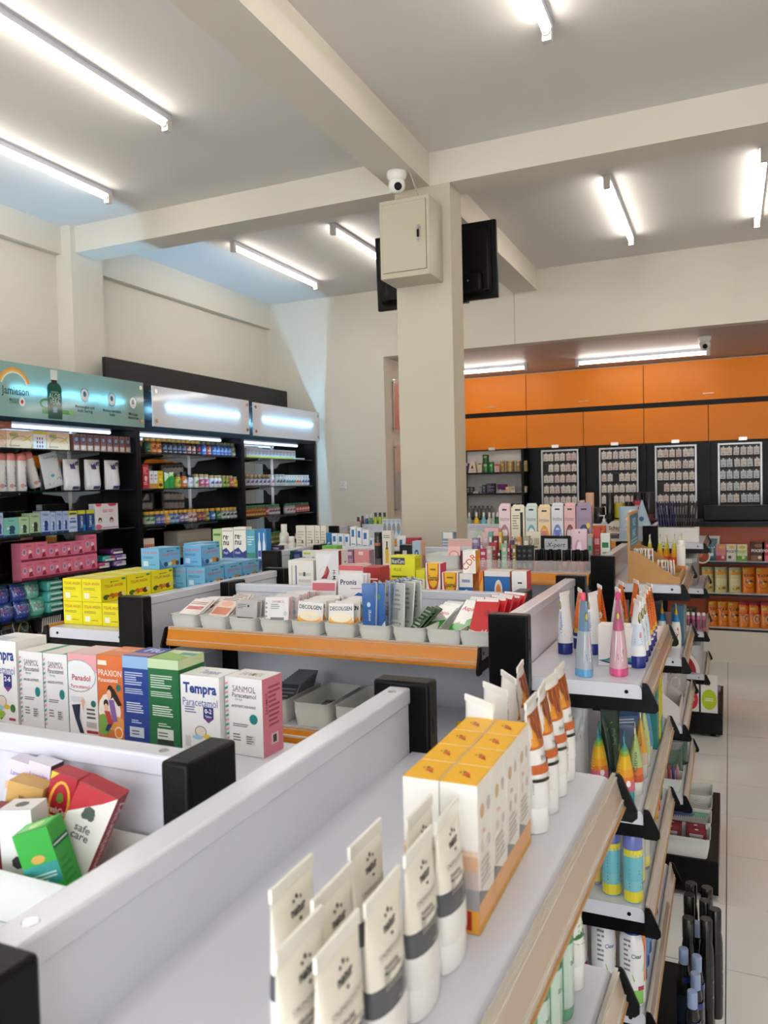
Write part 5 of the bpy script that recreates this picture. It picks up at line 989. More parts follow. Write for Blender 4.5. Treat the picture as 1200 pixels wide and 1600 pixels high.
fan(9, 8, sachet(.064, .1, 'C8262C', [('e', .6, .65, .12, .08, 'A01A20', 9), ('t', '+65', .7, .2, .12, 'F0E0DC', .5, .02), ('p', [(0, 0), (.6, 0), (.3, .2), (0, .25)], 'E9DCD8'), ('r', .05, .93, .95, .99, 'EFE6E2')]), 'sachet', 1.675, .02, -.55, 'red sachet with white corner', 'red sachets', .008, dx=.003, yaw=-.3)
# sachets standing loosely behind the trays, in front of the panel
# lower trays
z = .91; o = None; lt = tray(.1, .2, .06, fl=.006)
for i, px in enumerate((448, 512, 577)):
    x = ay(px, 1120, 1.7).x; lb = ['grey tray of dark blister packs on the lower shelf, leftmost', 'grey tray on the lower shelf, middle, nearly empty', 'grey tray on the lower shelf, right, nearly empty'][i]
    o = again(o, (x-.02, 1.745, z), 0, lb) if o else put('storage_tray', 'tray', lt, (x-.02, 1.745, z), 0, lb, 'grey trays on the lower shelf')
bp = sachet(.06, .1, '7A7A80', [('r', .1, .1, .9, .9, '4A4A50'), ('l', .15, .2, .85, .8, 5, '8A8A90', 2)], t=.003); x = ay(448, 1120, 1.7).x; o = None
for k in range(8):
    lb = f'dark blister strip, {nth(k)} from the front in the lower left tray'; p = (x-.022+.0006*k, 1.70+.013*k, z+.012); r = (-.95+.03*k, 0, .08)
    o = again(o, p, r, lb) if o else put('blister_strip', 'pack', bp, p, r, lb, 'dark blister strips')
xm = ay(512, 1120, 1.7).x-.02; o = again(o, (xm, 1.72, z+.0085), (-1.45, 0, .2), 'dark blister strip lying alone in the middle lower tray')
put('sachet', 'sachet', sachet(.08, .09, 'D9B83A', [('l', .1, .2, .9, .8, 5, '6A5A2A', 2)]), (-.53, 1.66, .913), (-1.3, 0, .3), 'yellow printed packet lying beside the post on the lower shelf')
# ================================================================ far shelf of the tray gondola: medicine cartons
z, Y = 1.125, 2.0
SB('medicine box', 450, 489.5, 876, Y, z, .075, 'E6E2D9', 'plain cream box with blue stripe, left of the hexagon box', [('r', .28, .15, .33, .9, '5A6AA0'), ('l', .4, .3, .9, .8, 4, 'C9C3B8', 2), ('r', .6, .7, .68, .78, '4A4A4A'), ('r', .12, .1, .16, .9, 'B9B3A8')], [('r', .35, .05, .5, .95, 'B9A0A0'), ('v', 'Tablets', .6, .5, .2, '8A3A3A', .6)])
SB('medicine box', 493, 529, 861, Y, z, .06, 'DAD8D8', 'tall white box with red hexagon and sideways black lettering', [('e', .35, .68, .24, .14, 'A02A2E', 6), ('e', .35, .68, .12, .07, 'C9605A', 7), ('v', 'Hi-Mg 300', .8, .55, .13, '2A2628', .75, -PI/2), ('p', [(0, .5), (.3, .6), (.7, .95), (0, .95)], 'E4E2E2'), ('o', .35, .45, .3, .3, .01, 'B0AEAE'), ('t', 'LIFE', .3, .1, .07, '6A6668', .3), ('r', .62, .07, .95, .13, 'A9C0BC')], [('r', 0, 0, .3, 1, '8A2A2E'), ('v', 'Hi-Mg', .7, .7, .22, '2A2628', .4, -PI/2)], [('r', 0, 0, 1, 1, 'E0C4C8')])
SB('medicine box', 529.5, 567, 884, Y, z, .06, 'E9E2DC', 'white box with red banner on its front', [('r', 0, .9, 1, 1, 'D9656A'), ('r', .12, .45, .82, .68, 'C9444C'), ('t', 'MAXI', .47, .565, .14, 'F0D6D0', .55, .02), ('l', .2, .3, .8, .4, 2, '9A8A84', 2), ('l', .3, .75, .7, .82, 1, 'B98A84', 2)], [('l', .2, .2, .8, .8, 6, '9A8A84', 2)], [('r', .05, .3, .95, .7, 'D9656A')])
SB('medicine box', 567.5, 593, 887, Y, z, .07, 'EDE6E0', 'white and red ginseng box beside the red-banner box', [('r', 0, .68, 1, 1, 'A8242C'), ('e', .3, .76, .08, .06, 'F0E0DC', 7), ('l', .4, .73, .9, .8, 1, 'F0D0CC', 2), ('t', 'Red', .5, .52, .16, '1A1618', .6, .02), ('t', 'Ginseng', .5, .32, .16, '1A1618', .95, .02)], [('r', 0, .68, 1, 1, 'C0444A')], [('r', 0, 0, 1, 1, 'B8323A')])
ye = [('r', .04, .86, .6, .97, '2A3450'), ('t', 'NutriCare', .32, .915, .07, 'E0DCC0', .5), ('t', 'PLUS', .3, .78, .05, '6A6420', .3), ('l', .05, .3, .95, .7, 6, '6A6A1A', 3), ('l', .05, .08, .9, .22, 2, '7A7A1A', 5)]
SB('medicine box', 609, 648, 869, Y, z, .05, 'DCD61E', 'tall bright yellow box with navy oval logo', ye, [('r', .1, .8, .9, .95, 'C9C41A'), ('l', .2, .3, .8, .6, 4, '7A7A1A', 2)])
SB('medicine box', 649, 664, 891, Y+.005, z, .05, 'D9D21A', 'small yellow box right of the tall yellow one', [('r', .1, .62, .95, .82, 'E0E0D0'), ('r', .15, .7, .7, .8, '2A3450'), ('e', .7, .2, .25, .15, '5A4A2A', 8)])
wc = [('e', .5, .98, .42, .52, 'C94A24', 20), ('e', .5, 1.0, .34, .46, 'F0B81E', 20), ('t', 'Spasmal', .5, .76, .11, '3A2A1A', .6, .02), ('l', .3, .84, .7, .9, 1, '8A6A1A', 2), ('r', .05, .22, .95, .24, '9A8A90'), ('e', .4, .1, .06, .05, 'D98A8A', 7)]
def clipd(d): return d
wc = [('p', [(.08, 1), (.92, 1), (.9, .72), (.78, .56), (.5, .49), (.22, .56), (.1, .72)], 'C94A24'), ('p', [(.16, 1), (.84, 1), (.82, .75), (.72, .62), (.5, .56), (.28, .62), (.18, .75)], 'F0B81E'), ('t', 'Spasmal', .5, .75, .1, '3A2A1A', .6, .02), ('l', .3, .86, .7, .93, 1, '8A6A1A', 2), ('r', .05, .24, .95, .255, '9A8A90'), ('e', .4, .1, .06, .05, 'D98A8A', 7)]
SB('medicine box', 664.5, 688, 881, Y, z, .05, 'EAE4E2', 'tall white box with orange-ringed yellow badge', wc, [('r', 0, .0, 1, 1, 'D0405A'), ('r', 0, 0, 1, .45, 'E6DCDC')], [('r', .1, 0, .9, .5, 'F0C02A')])
SB('medicine box', 690, 716, 895, Y, z, .045, 'EAE4E2', 'low white box with orange-ringed yellow badge beside the tall one', [(c[0],)+((c[1],) if c[0] == 't' else ())+c[2 if c[0] == 't' else 1:] for c in wc], [('r', 0, 0, 1, 1, 'D9D2D0')])
bo = [('r', 0, 0, 1, .72, '2464A8'), ('r', 0, .72, 1, 1, 'E9E4DE'), ('e', .52, .42, .26, .26, 'E0D8CE', 16), ('e', .52, .42, .18, .18, 'E0842A', 14), ('e', .5, .44, .07, .08, 'F0DCC0', 8), ('l', .2, .78, .8, .92, 1, '8A9AB4', 2)]
SB('medicine box', 717, 739, 897, Y, z, .055, '2464A8', 'small blue box with orange fruit under the white-orange box', bo, [('r', 0, 0, 1, 1, 'D9741E'), ('p', [(0, .3), (1, .6), (1, .9), (0, .7)], 'EFA84A')], [('r', 0, 0, 1, 1, 'D9D2CC')])
p = ay(730, 898, Y); put('medicine_box', 'medicine box', carton(.036, .04, .062, 'EAE6E0', [('p', [(.0, 0), (.35, 0), (1, .75), (1, 1), (.8, 1), (0, .25)], 'F2EDE6'), ('v', 'CDR', .5, .5, .5, 'D9601E', .85, .85)], [('r', 0, 0, 1, 1, 'E0951E'), ('p', [(0, 0), (1, .3), (1, .7), (0, .4)], 'F0B84A')]), (p.x+.003, Y+.03, p.z+.002), (0, 0, 0), 'white box with diagonal orange lettering standing on the small blue box')
SB('medicine box', 756, 797, 893, Y, z, .055, '2464A8', 'wide blue box with orange fruit and red badge', [('p', [(0, 0), (.35, 0), (.28, .35), (0, .6)], 'E0842A'), ('p', [(.75, 0), (1, 0), (1, .5)], 'E0842A'), ('r', .0, .9, 1, 1, 'E0DCD6'), ('e', .55, .6, .16, .24, 'D9D6D0', 16), ('e', .55, .6, .1, .16, 'E0842A', 14), ('e', .22, .17, .1, .2, 'B02030', 14), ('t', '60', .22, .17, .18, 'F0E0E0', .14), ('l', .4, .3, .7, .36, 1, 'C9D6E6', 2)], [('r', 0, 0, 1, 1, 'E0841E')], [('r', 0, 0, 1, 1, 'DDD6CE')])
SB('medicine box', 748.5, 755, 893, Y+.002, z, .05, 'D9741E', 'narrow orange box squeezed between two blue boxes', [('p', [(0, .3), (1, .6), (1, .9), (0, .7)], 'EFA84A')])
SB('medicine box', 799, 823, 893.5, Y, z, .05, 'E9E3E0', 'white box with red lettering and red side at the right end of row', [('t', 'Imopal', .5, .45, .14, 'B8303A', .85, .02), ('l', .4, .75, .7, .82, 1, '3A3A40', 2), ('l', .2, .55, .8, .6, 1, '8A7A78', 2), ('r', .1, .05, .9, .09, 'C9605A')], [('r', 0, 0, 1, 1, 'C9444C')], [('r', 0, .6, 1, 1, 'D97A6A')])
# ================================================================ cosmetics gondola, near shelf
z, Y = 1.147, 3.02
def L_(*a): return list(a)
SB('box', 403, 423.5, 862, Y+.06, z, .05, '2A3A6A', 'navy box behind the dark purple box with yellow band', [('l', .1, .2, .9, .8, 5, '5A6A9A', 2)])
SB('box', 424, 437, 853, Y, z, .04, '2A1C3A', 'dark purple box with yellow band and white eye panel', [('r', .0, .3, 1, .4, 'A9A03A'), ('r', .1, .5, .9, .72, 'D9D4DC'), ('e', .5, .6, .25, .08, '2A1C3A', 10), ('l', .1, .8, .9, .92, 2, 'C9C0D0', 2)])
SB('box', 438, 457, 861, Y+.03, z, .05, '1E5A44', 'dark green box beside the dark purple box', [('l', .1, .4, .8, .8, 4, '9AC0A8', 2), ('r', .1, .1, .5, .3, 'C9D4CC')])
SB('box', 458, 471, 862, Y+.03, z, .05, '26346E', 'navy box right of the dark green box', [('l', .1, .3, .8, .8, 4, '8A9AC9', 2)])
SB('box', 472, 494, 861, Y+.03, z, .05, 'D9DCD4', 'white box with green plant drawing', [('t', 'Momen', .4, .5, .2, '3A4A6A', .7), ('r', .1, .75, .6, .9, 'B8C84A'), ('e', .8, .4, .15, .2, '4A9A6A', 8)])
SB('box', 503, 527, 853, Y+.02, z, .05, '6FB03A', 'flat bright green box lying above the hexagon box', [('l', .1, .2, .9, .8, 2, 'A9D88A', 2)])
SB('box', 539, 552, 860, Y, z, .05, '8A6078', 'mauve box left of the pink boxes', [('r', .3, .7, .8, .9, 'C9B0BC'), ('l', .1, .3, .9, .5, 2, 'B894A8', 2)])
SB('box', 553, 577, 860, Y, z, .05, 'D98A8E', 'rose pink box beside the mauve box', [('r', .3, .72, .6, .92, 'F0DCDA'), ('t', 'COLLAGEN', .5, .25, .1, 'F0D0CE', .8)], [('r', 0, 0, 1, 1, 'C9A0B0')])
put('hair_spray', 'can', bottle(.017, .15, .015, '2A282A', '1A181A', (.28, .6, '121214'), shoulder=.85, capr=.0165, caph=.035, dsl=[('r', .2, .62, .8, .7, 'B06A4A', 6), ('l', .25, .32, .75, .55, 4, '8A8684', 2), ('r', .2, .05, .8, .25, '5A5654', 5)]), (ay(588.5, 860, Y).x, Y+.02, z), 0, 'tall dark grey hair spray can beside the serum box')
SB('box', 597, 611, 830, Y, z, .035, 'E3DDD2', 'tall cream box picturing an amber dropper bottle', [('r', .3, .12, .7, .5, 'D9B23A'), ('r', .42, .5, .58, .72, '2A2420'), ('r', .35, .5, .65, .55, '6A4A1A'), ('l', .1, .8, .9, .9, 2, '8A8478', 2)])
SB('box', 611.5, 623, 862, Y+.03, z, .04, '141416', 'small black box right of the cream serum box', [('t', 'black', .5, .5, .2, '6A6A6E', .6)])
SB('box', 624, 643, 852, Y+.05, z, .05, '121416', 'black box with white price sticker', [('r', .25, .5, .6, .75, 'D9D6DA'), ('e', .8, .4, .06, .08, '2A6A7A', 7)])
SB('box', 644, 657.5, 846, Y, z, .05, 'A9BCCB', 'pale blue and peach box with round blue logo', [('r', 0, 0, 1, .35, 'D9B89A'), ('e', .5, .55, .24, .15, '24508A', 14), ('t', 'F', .5, .55, .1, 'E9EDF2', .3)], [('r', 0, 0, 1, 1, 'D6AE8A')])
x0, x1 = ay(661, 880, Y).x, ay(718, 880, Y).x
o = put('storage_tray', 'tray', tray(x1-x0, .18, .055, col='FFFFFF'), ((x0+x1)/2, Y+.1, z), 0, 'grey-white tray with pink hair pins card, left of cosmetics')
put('pin_card', 'card', carton(.055, .003, .085, 'F0B8B0', [('e', .5, .6, .4, .2, 'E07A7A', 12), ('e', .5, .6, .3, .12, 'F4C9C2', 12)]+[('r', .15+.12*k, .05, .19+.12*k, .45, 'E89A94') for k in range(6)], m='plastic'), (ay(702, 880, Y).x, Y+.06, z+.004), (-.08, 0, 0), 'pink translucent hair pin card standing in grey-white tray')
SB('box', 719, 728, 861, Y, z, .04, '5A1C2A', 'maroon box, left one of the pair', [('l', .2, .3, .8, .7, 4, '8A4A58', 2)])
SB('box', 729, 738, 860, Y, z, .04, '641E2E', 'maroon box, right one of the pair', [('l', .2, .3, .8, .7, 4, '8A4A58', 2)])
put('cosmetic_bottle', 'bottle', bottle(.017, .128, .015, '7A6890', '8F7AA4', None, m='plastic', shoulder=.76, capr=.0168, caph=.03, dsl=[('r', .3, .1, .7, .6, 'B9A9A8', 5), ('r', .2, .85, .7, .95, 'C9BCD6', 5)]), (ay(742, 850, Y).x, Y+.02, z), 0, 'lilac frosted cosmetic bottle at the left of the lip colours')
bits = [(749, 760, 858, 'B8305E', 0, 'crimson dotted lip tube box'), (760, 768, 854, 'C9B8B4', 0, 'clear-topped beige lip tube'), (764, 776, 848, 'B8303C', .03, 'red lip tube box'), (753, 763, 833, 'D9B8B4', .06, 'pale pink box with lipstick drawing'), (763, 769, 831, '5FA8A0', .05, 'teal slim box'), (770, 778, 838, '7A2028', .06, 'dark red slim box'), (777, 782, 860, '4A3A34', 0, 'dark brown slim tube'), (779, 784, 832, 'E0B83A', .06, 'yellow slim tube'),
        (783, 792, 850, '8FB89A', 0, 'mint green slim box'), (792, 797, 851, 'B03A58', .01, 'raspberry slim tube'), (796, 802, 845, '5A3A68', .03, 'violet slim pencil box'), (800, 806, 852, '8A7A3A', 0, 'olive slim tube'), (786, 793, 838, '6A6A4A', .07, 'khaki slim box'), (808, 814, 840, 'D98A3A', .06, 'orange slim box'), (817, 827, 838, 'A9A48A', .06, 'sage box')]
for a_, b_, yt, c, dy, lb in bits: SB('cosmetic box', a_, b_, yt, Y+dy, z, .022, c, f'{lb} standing among the lip colours', [('r', .2, .72, .8, .86, 'E6D9D2'), ('l', .25, .15, .75, .6, 4, 'D9CEC8', 2)], name='lip_colour_box')
for i, (a_, b_) in enumerate([(807, 815), (815, 823), (823, 832)]): SB('cosmetic box', a_, b_, 853, Y+.01, z, .03, '101012', f'black compact box, {nth(i)} from the left beside the nail polish', [('l', .2, .5, .8, .9, 2, '55555A', 2), ('r', .2, .12, .8, .3, '6A6A6E')], name='compact_box')
o = MB('clearer'); x0, x1 = ay(742, 890, 2.99).x, ay(926, 890, 2.99).x; o.box(x0, -.002, 0, x1, .002, .045, 'FFFFFF'); o.box(x0, .002, 0, x1, .12, .002, 'FFFFFF')
put('acrylic_guard', 'tray', o, (0, 2.985, z), 0, 'low clear acrylic guard in front of the nail polish')
cols = ['A82A3E', '7A3A3A', '5A4A42', '8A2A3E', 'A86A4E', 'A8604E']; nm = ['bright red', 'brick brown', 'dark taupe', 'wine red', 'caramel', 'tan']
def polish(c):
    b = MB('liquid'); b.lathe([(.0125, 0), (.0138, .003), (.0138, .029), (.010, .037), (.006, .041)], 14, c); q = MB('black_plastic'); q.lathe([(.0092, .04), (.0084, .08), (.007, .082)], 12); return b, q
for r in range(2):
    for i, px in enumerate((839, 853.5, 867, 882, 896.5, 910)):
        put('nail_polish', 'nail polish', polish(cols[i] if r == 0 else cols[(i+2) % 6]), (ay(px+(4 if r else 0), 885, Y).x, Y+.005+.032*r, z+.0025), 0, f'{nm[i] if r == 0 else nm[(i+2) % 6]} nail polish bottle with black cap, {nth(i)} in the {"front" if r == 0 else "second"} row')
x0, x1 = ay(851, 850, 3.13).x, ay(887, 850, 3.13).x; zt, zb_ = ay(868, 842, 3.13).z, ay(868, 858, 3.13).z
t = empty('product_sign', ((x0+x1)/2, 3.13, z+.0007)); b = MB('card'); b.box(-(x1-x0)/2, -.003, zb_-z, (x1-x0)/2, 0, zt-z, 'B9BBBF'); M = lambda u, v, k: (u, -.003-k, v)
b.text(M, 'X-pert', 0, (zt+zb_)/2-z-.003, .019, '121214', .075, .0, .25); b.ell(M, 0, zt-z-.006, .003, .003, '121214', 8); obj('sign_face', b, t)
b = MB('black_plastic'); b.box(-.05, -.0028, 0, -.045, -.0001, zb_-z).box(.045, -.0028, 0, .05, -.0001, zb_-z).box(-.06, -.03, 0, .06, .03, .002).box(-.062, .001, zb_-z, .058, .003, zt-z+.012); obj('stand', b, t); tag(t, 'grey script-lettered sign standing behind the nail polish', 'sign')
SB('pack', 893, 917, 827, 3.11, z, .02, 'E6C4D0', 'pale pink pack hanging right of the grey script sign', [('e', .4, .45, .22, .3, 'D9A0B4', 12), ('e', .5, .4, .2, .3, 'F2DFE6', 12), ('r', .45, .1, .6, .6, 'F6EEF2'), ('e', .5, .92, .05, .03, '8A6A74', 8)], name='razor_pack', m='film')
for a_, b_, yt, c, dy, lb in [(918, 927, 835, 'E0B49A', .16, 'peach slim box behind the last nail polish'), (927, 938, 826, 'B8343A', .15, 'tall red slim box near the black post'), (938, 953, 834, 'E0E2DA', .14, 'white and green tube box next to the red slim box'), (918, 925, 840, '9AA8A4', .08, 'grey green tube at the right end of the polish row')]:
    SB('cosmetic box', a_, b_, yt, Y+dy, z, .03, c, lb, [('r', .15, .6, .85, .75, '2A7A4A' if 'green tube' in lb else 'D9A0A0'), ('l', .2, .15, .8, .5, 4, '8A8A84', 2)], name='lip_colour_box')
# far shelf: shaver cards, skincare boxes, lotions
Yb, z = 3.36, 1.147
def shaver(c1, c2, c3, tx, dark='F0ECE6'):
    return c1, [('r', .0, .0, 1, 1, c1), ('e', .5, .42, .4, .26, c2, 20), ('e', .5, .42, .32, .2, c3, 18), ('t', tx, .5, .78, .075, '8A8088', .8), ('p', [(.42, .05), (.58, .05), (.56, .45), (.75, .5), (.72, .58), (.28, .58), (.25, .5), (.44, .45)], dark), ('r', .3, .93, .7, .96, '3A3436'), ('e', .5, .3, .12, .04, c1, 9), ('l', .1, .02, .9, .12, 2, 'B9B0A8', 2)]
sh = [(779, 797, 792, shaver('E6CED0', 'A87A80', 'C9848A', 'Intuition'), 'pink shaver card with oval window'), (798, 819.5, 794, ('E6DCC4', [('r', .68, .02, .88, .92, '1C1C20'), ('t', 'Schick', .33, .42, .1, '2A2426', .6, .02), ('l', .1, .2, .6, .35, 2, 'B8805A', 2), ('l', .1, .6, .6, .88, 6, '9A9082', 2), ('r', .3, .95, .7, .98, '3A3436')]), 'cream shaver card with black razor'), (820.5, 839, 792, shaver('CFDAD2', '6FA8A4', 'DDE6E0', 'Intuition'), 'mint shaver card'), (840, 860, 794, shaver('EAD2A8', 'E0A04A', 'E8B868', 'Intuition', 'D98A84'), 'apricot shaver card with pink razor'), (861, 880, 791, shaver('DADADF', '6A86C0', 'D9DEE8', 'Intuition', '6A7AC9'), 'pale grey shaver card with blue razor'), (881, 899, 791, shaver('E0B4B0', '7A4A50', 'A87478', 'Intuition', 'D9C4C4'), 'salmon shaver card'), (900, 924, 791, shaver('A08AA4', '3A4468', '6A7EA8', 'Intuition', '8FA4C8'), 'purple shaver card with yellow dot')]
for a_, b_, yt, (c, dsl), lb in sh:
    o = SB('shaver', a_, b_, yt, Yb, z, .03, c, lb+' in the shaver row', dsl+([('e', .78, .66, .12, .05, 'E8C83A', 10)] if 'purple' in lb else []), name='shaver_card')
    w_ = o.dimensions.x
    hb = MB('card'); hb.loft([[(x, y, zz) for x, zz in [(-w_*.48, 0), (w_*.48, 0), (w_*.48, .004), (w_*.36, .014), (-w_*.36, .014), (-w_*.48, .004)]] for y in (.001, -.001)], c, sm=False); k = obj('hang_tab', hb, o, (0, 0, o.dimensions.z+.0002))
SB('cosmetic box', 821, 845, 831, 3.22, z, .02, 'E6DCC8', 'cream card with eyelash drawing before the shaver row', [('t', 'Q.III', .5, .72, .2, '8A7A66', .7), ('l', .2, .5, .8, .6, 1, '6A6258', 2), ('r', .05, .1, .95, .3, 'D9B8A4'), ('e', .5, .12, .3, .06, '4A3A34', 10)], name='eyelash_card')
for a_, b_, yt, c, lb in [(741, 757, 830, 'A9B8A4', 'grey-green dome box at the left of the shaver row'), (757, 779, 826, 'E0B0AC', 'pink dome box next to the pink shaver card')]: SB('cosmetic box', a_, b_, yt, 3.3, z, .04, c, lb, [('e', .5, .62, .36, .25, 'D9D2CC', 12), ('r', .0, .2, 1, .35, 'B8605A'), ('l', .2, .55, .8, .65, 2, '8A6A68', 2)], name='soap_box')
wl = bottle(.024, .165, .014, 'E6E4DE', 'ECEAE4', None, shoulder=.72, capr=.0155, caph=.035, n=18, dsl=[('t', '5', .5, .14, .12, '2A5A8A', .3), ('l', .3, .2, .75, .5, 5, 'C4C0B8', 2)])
put('lotion_bottle', 'bottle', wl, (ay(439, 830, Yb).x, Yb+.03, z), 0, 'tallest white lotion bottle by the green-capped shelf')
ws = bottle(.0235, .105, .014, 'E6E4DE', 'ECEAE4', None, shoulder=.66, capr=.0155, caph=.03, n=18, dsl=[('l', .3, .1, .75, .5, 5, 'B4B0A8', 2), ('r', .6, .1, .75, .25, '5A5A5A', 3)])
o = put('lotion_bottle', 'bottle', ws, (ay(445, 836, Yb).x, Yb-.02, z), 0, 'short white lotion bottle in front of the tallest', 'short white lotion bottles'); again(o, (ay(454, 836, Yb).x, Yb+.01, z), 0, 'short white lotion bottle right of its twin')
for i, (a_, b_) in enumerate([(462, 477), (478, 491), (491.5, 500), (500.5, 509)]): SB('box', a_, b_, 821.5, Yb, z, .03, 'E4DFCF', f'cream lotion box, {nth(i)} from the left beside white bottles', [('l', .15, .25, .85, .85, 7, 'BDB6A6', 2+i), ('r', .6, .45, .75, .55, '4A4A44'), ('r', .15, .06, .6, .16, '8A8478')], name='lotion_box')
for i, (a_, b_, yt) in enumerate([(509, 517, 833), (518, 527, 834), (527.5, 537, 834.5), (537.5, 546, 835), (547, 556, 823), (557, 565, 825), (565.5, 576, 828), (577, 583, 841)]):
    SB('box', a_, b_, yt, Yb, z, .03, 'E2E4E4' if i else '2F78B4', f'small white pharmacy skincare box, {nth(i)} from the left before the column' if i else 'small blue skincare box at the left end of white skincare boxes', [('r', .2, .68, .7, .9, '2F78B4'), ('l', .15, .15, .85, .5, 4, '8A9AA8', 2+i)] if i else [('t', 'C', .5, .5, .3, 'E4EAF0', .6)], name='skincare_box')
SB('box', 620, 634, 838, Yb, z, .04, 'E4E4E2', 'white box with blue square just left of the column base', [('r', .3, .3, .6, .85, '2F78B4'), ('l', .1, .1, .9, .25, 2, '8A9AA8', 2)], name='skincare_box')
SB('box', 635, 653, 841, Yb, z, .05, 'A8343A', 'dark red flat box in front of the column', [('l', .2, .3, .8, .7, 2, 'D98A8A', 2)], name='skincare_box')
SB('box', 690, 709, 832, Yb, z, .04, '8A9AAE', 'stack-like white and blue striped box at the right of column base', [('l', .05, .05, .95, .72, 7, 'D9DEE4', 2), ('r', .1, .78, .9, 1, 'E9E6E2')], name='skincare_box')
SB('box', 699.5, 737, 843, 3.25, 1.147, .03, 'E4E4E4', 'long white box with blue squares in front of the column', [('r', .12, .05, .26, .6, '2F78B4'), ('r', .42, .05, .56, .6, '2F78B4'), ('r', .72, .05, .86, .6, '2F78B4'), ('r', 0, .72, 1, 1, 'E8B8B0')], name='skincare_box')
# ================================================================ far gondola by the column
z, Yn, Yf = 1.125, 4.98, 5.33
b = MB('card'); wd = ay(974, 830, Yn).x-ay(948, 830, Yn).x; hh = ay(960, 814, Yn).z-z
P = [(-wd/2, 0), (wd/2, 0), (wd/2, hh*.55)]+[(wd/2*math.cos(a), hh*.55+hh*.45*math.sin(a)) for a in [PI*i/10 for i in range(1, 10)]]+[(-wd/2, hh*.55)]
b.loft([[(x, y, zz) for x, zz in P] for y in (.004, -.004)], 'E6DCC4', sm=False); M = lambda u, v, k: (u, -.004-k, v)
b.text(M, 'Schick', 0, hh*.62, hh*.2, '3A2A26', wd*.85, .03); b.lines(M, -wd*.3, hh*.42, wd*.3, hh*.5, 1, '8A7A6A', 2); b.rect(M, -wd*.38, .006, wd*.38, hh*.32, '4A4A48'); b.rect(M, -wd*.38, hh*.25, wd*.1, hh*.34, '8A8A86')
put('header_card', 'sign', b, (ay(961, 830, Yn).x, Yn+.03, z), 0, 'round-topped cream header card on the far gondola')
SB('box', 919, 945, 822, Yn, z, .06, 'E0661E', 'orange box left of the round-topped cream header card', [('r', .1, .2, .5, .8, 'E88A4A'), ('l', .55, .3, .9, .7, 3, 'F0C8A8', 2)], name='shaver_box')
def jar(px0, px1, yt, c, c2, lb, nm='cosmetic_jar', band=None, split=.35):
    a_, b_ = ay(px0, yt, Yf).x, ay(px1, yt, Yf).x; h = ay((px0+px1)/2, yt, Yf).z-z; r = (b_-a_)/2
    m_ = MB('plastic'); m_.lathe([(r*.94, 0), (r, .004), (r, h*(1-split))], 18, c)
    if band: m_.lathe([(r+.001, h*.35), (r+.001, h*.5)], 18, band, cap0=False, cap1=False)
    q = MB('plastic'); q.lathe([(r*1.02, h*(1-split)), (r*1.02, h-.003), (r*.97, h)], 18, c2)
    M = lambda u, v, k: ((r+k+.0012)*math.sin(u/r), -(r+k+.0012)*math.cos(u/r), v)
    m_.lines(M, -r*.8, h*.12, r*.8, h*.5, 3, '6A645C', 3)
    put(nm, 'jar', (m_, q), ((a_+b_)/2, Yf+r, z), 0, lb)
jar(926, 944, 793, '161416', '0E0E10', 'low wide black jar left of the pump bottle')
jar(946, 958.5, 770, '121214', '0C0C0E', 'tall black canister behind the pump bottle', split=.5)
jar(959, 975, 786, '141416', 'B8A82A', 'black jar with yellow lid band', band='C9B42A', split=.45)
jar(976, 988, 784, '121214', '0C0C0E', 'plain black canister beside the yellow-banded jar', split=.3)
jar(988.5, 1004, 769, '100E10', '0A0A0C', 'large black canister with red line, left of two', band='5A1A20', split=.45)
jar(1005, 1021, 769, '100E10', '0A0A0C', 'large black canister with red line, right of two', band='5A1A20', split=.45)
jar(902, 913, 782, 'D9B49A', 'E0BFA6', 'short beige cylinder jar')
jar(914, 927, 770, 'B9AD94', 'E0B08E', 'tall beige cylinder with peach lid', split=.5)
pb_ = bottle(.02, .115, .009, 'C4D0DA', 'E4E8EA', None, shoulder=.8, n=14); q = MB('plastic'); q.rod((0, 0, .112), (0, 0, .135), .004, 8, 'E9ECEE'); q.box(-.03, -.005, .132, .006, .005, .139, 'E9ECEE')
put('pump_bottle', 'bottle', (pb_[0], pb_[1], q), (ay(944, 800, Yf).x, Yf-.01, z), 0, 'pale blue pump bottle among the black jars')
for i, (px, c, lb) in enumerate([(731, '9FB4A4', 'grey-green hand wash bottle at the right edge of column'), (742.5, 'E8B42A', 'yellow pump bottle right of the column'), (754, '7FC4D8', 'light blue pump bottle right of the column'), (763, 'C9D0C4', 'clear white-capped pump bottle'), (769, 'A9C0B0', 'pale green pump bottle'), (775.5, '1F6A3A', 'dark green pump bottle')]):
    zz = z+.01 if px > 735 else z; hh = ay(px, 801, Yf).z-z
    put('pump_bottle', 'bottle', bottle(.021, hh, .008, c, 'ECEAE6', None, m='plastic', shoulder=.66, caph=.03, capr=.008, n=14), (ay(px, 810, Yf).x, Yf+.03, z), 0, lb)
put('storage_box', 'box', carton(.2, .1, .05, 'DCE2E0', [('r', .02, .1, .98, .9, 'E4E8E6')]), (ay(752, 815, 5.0).x, 5.02, z), 0, 'low white box in front of the pump bottles right of column')
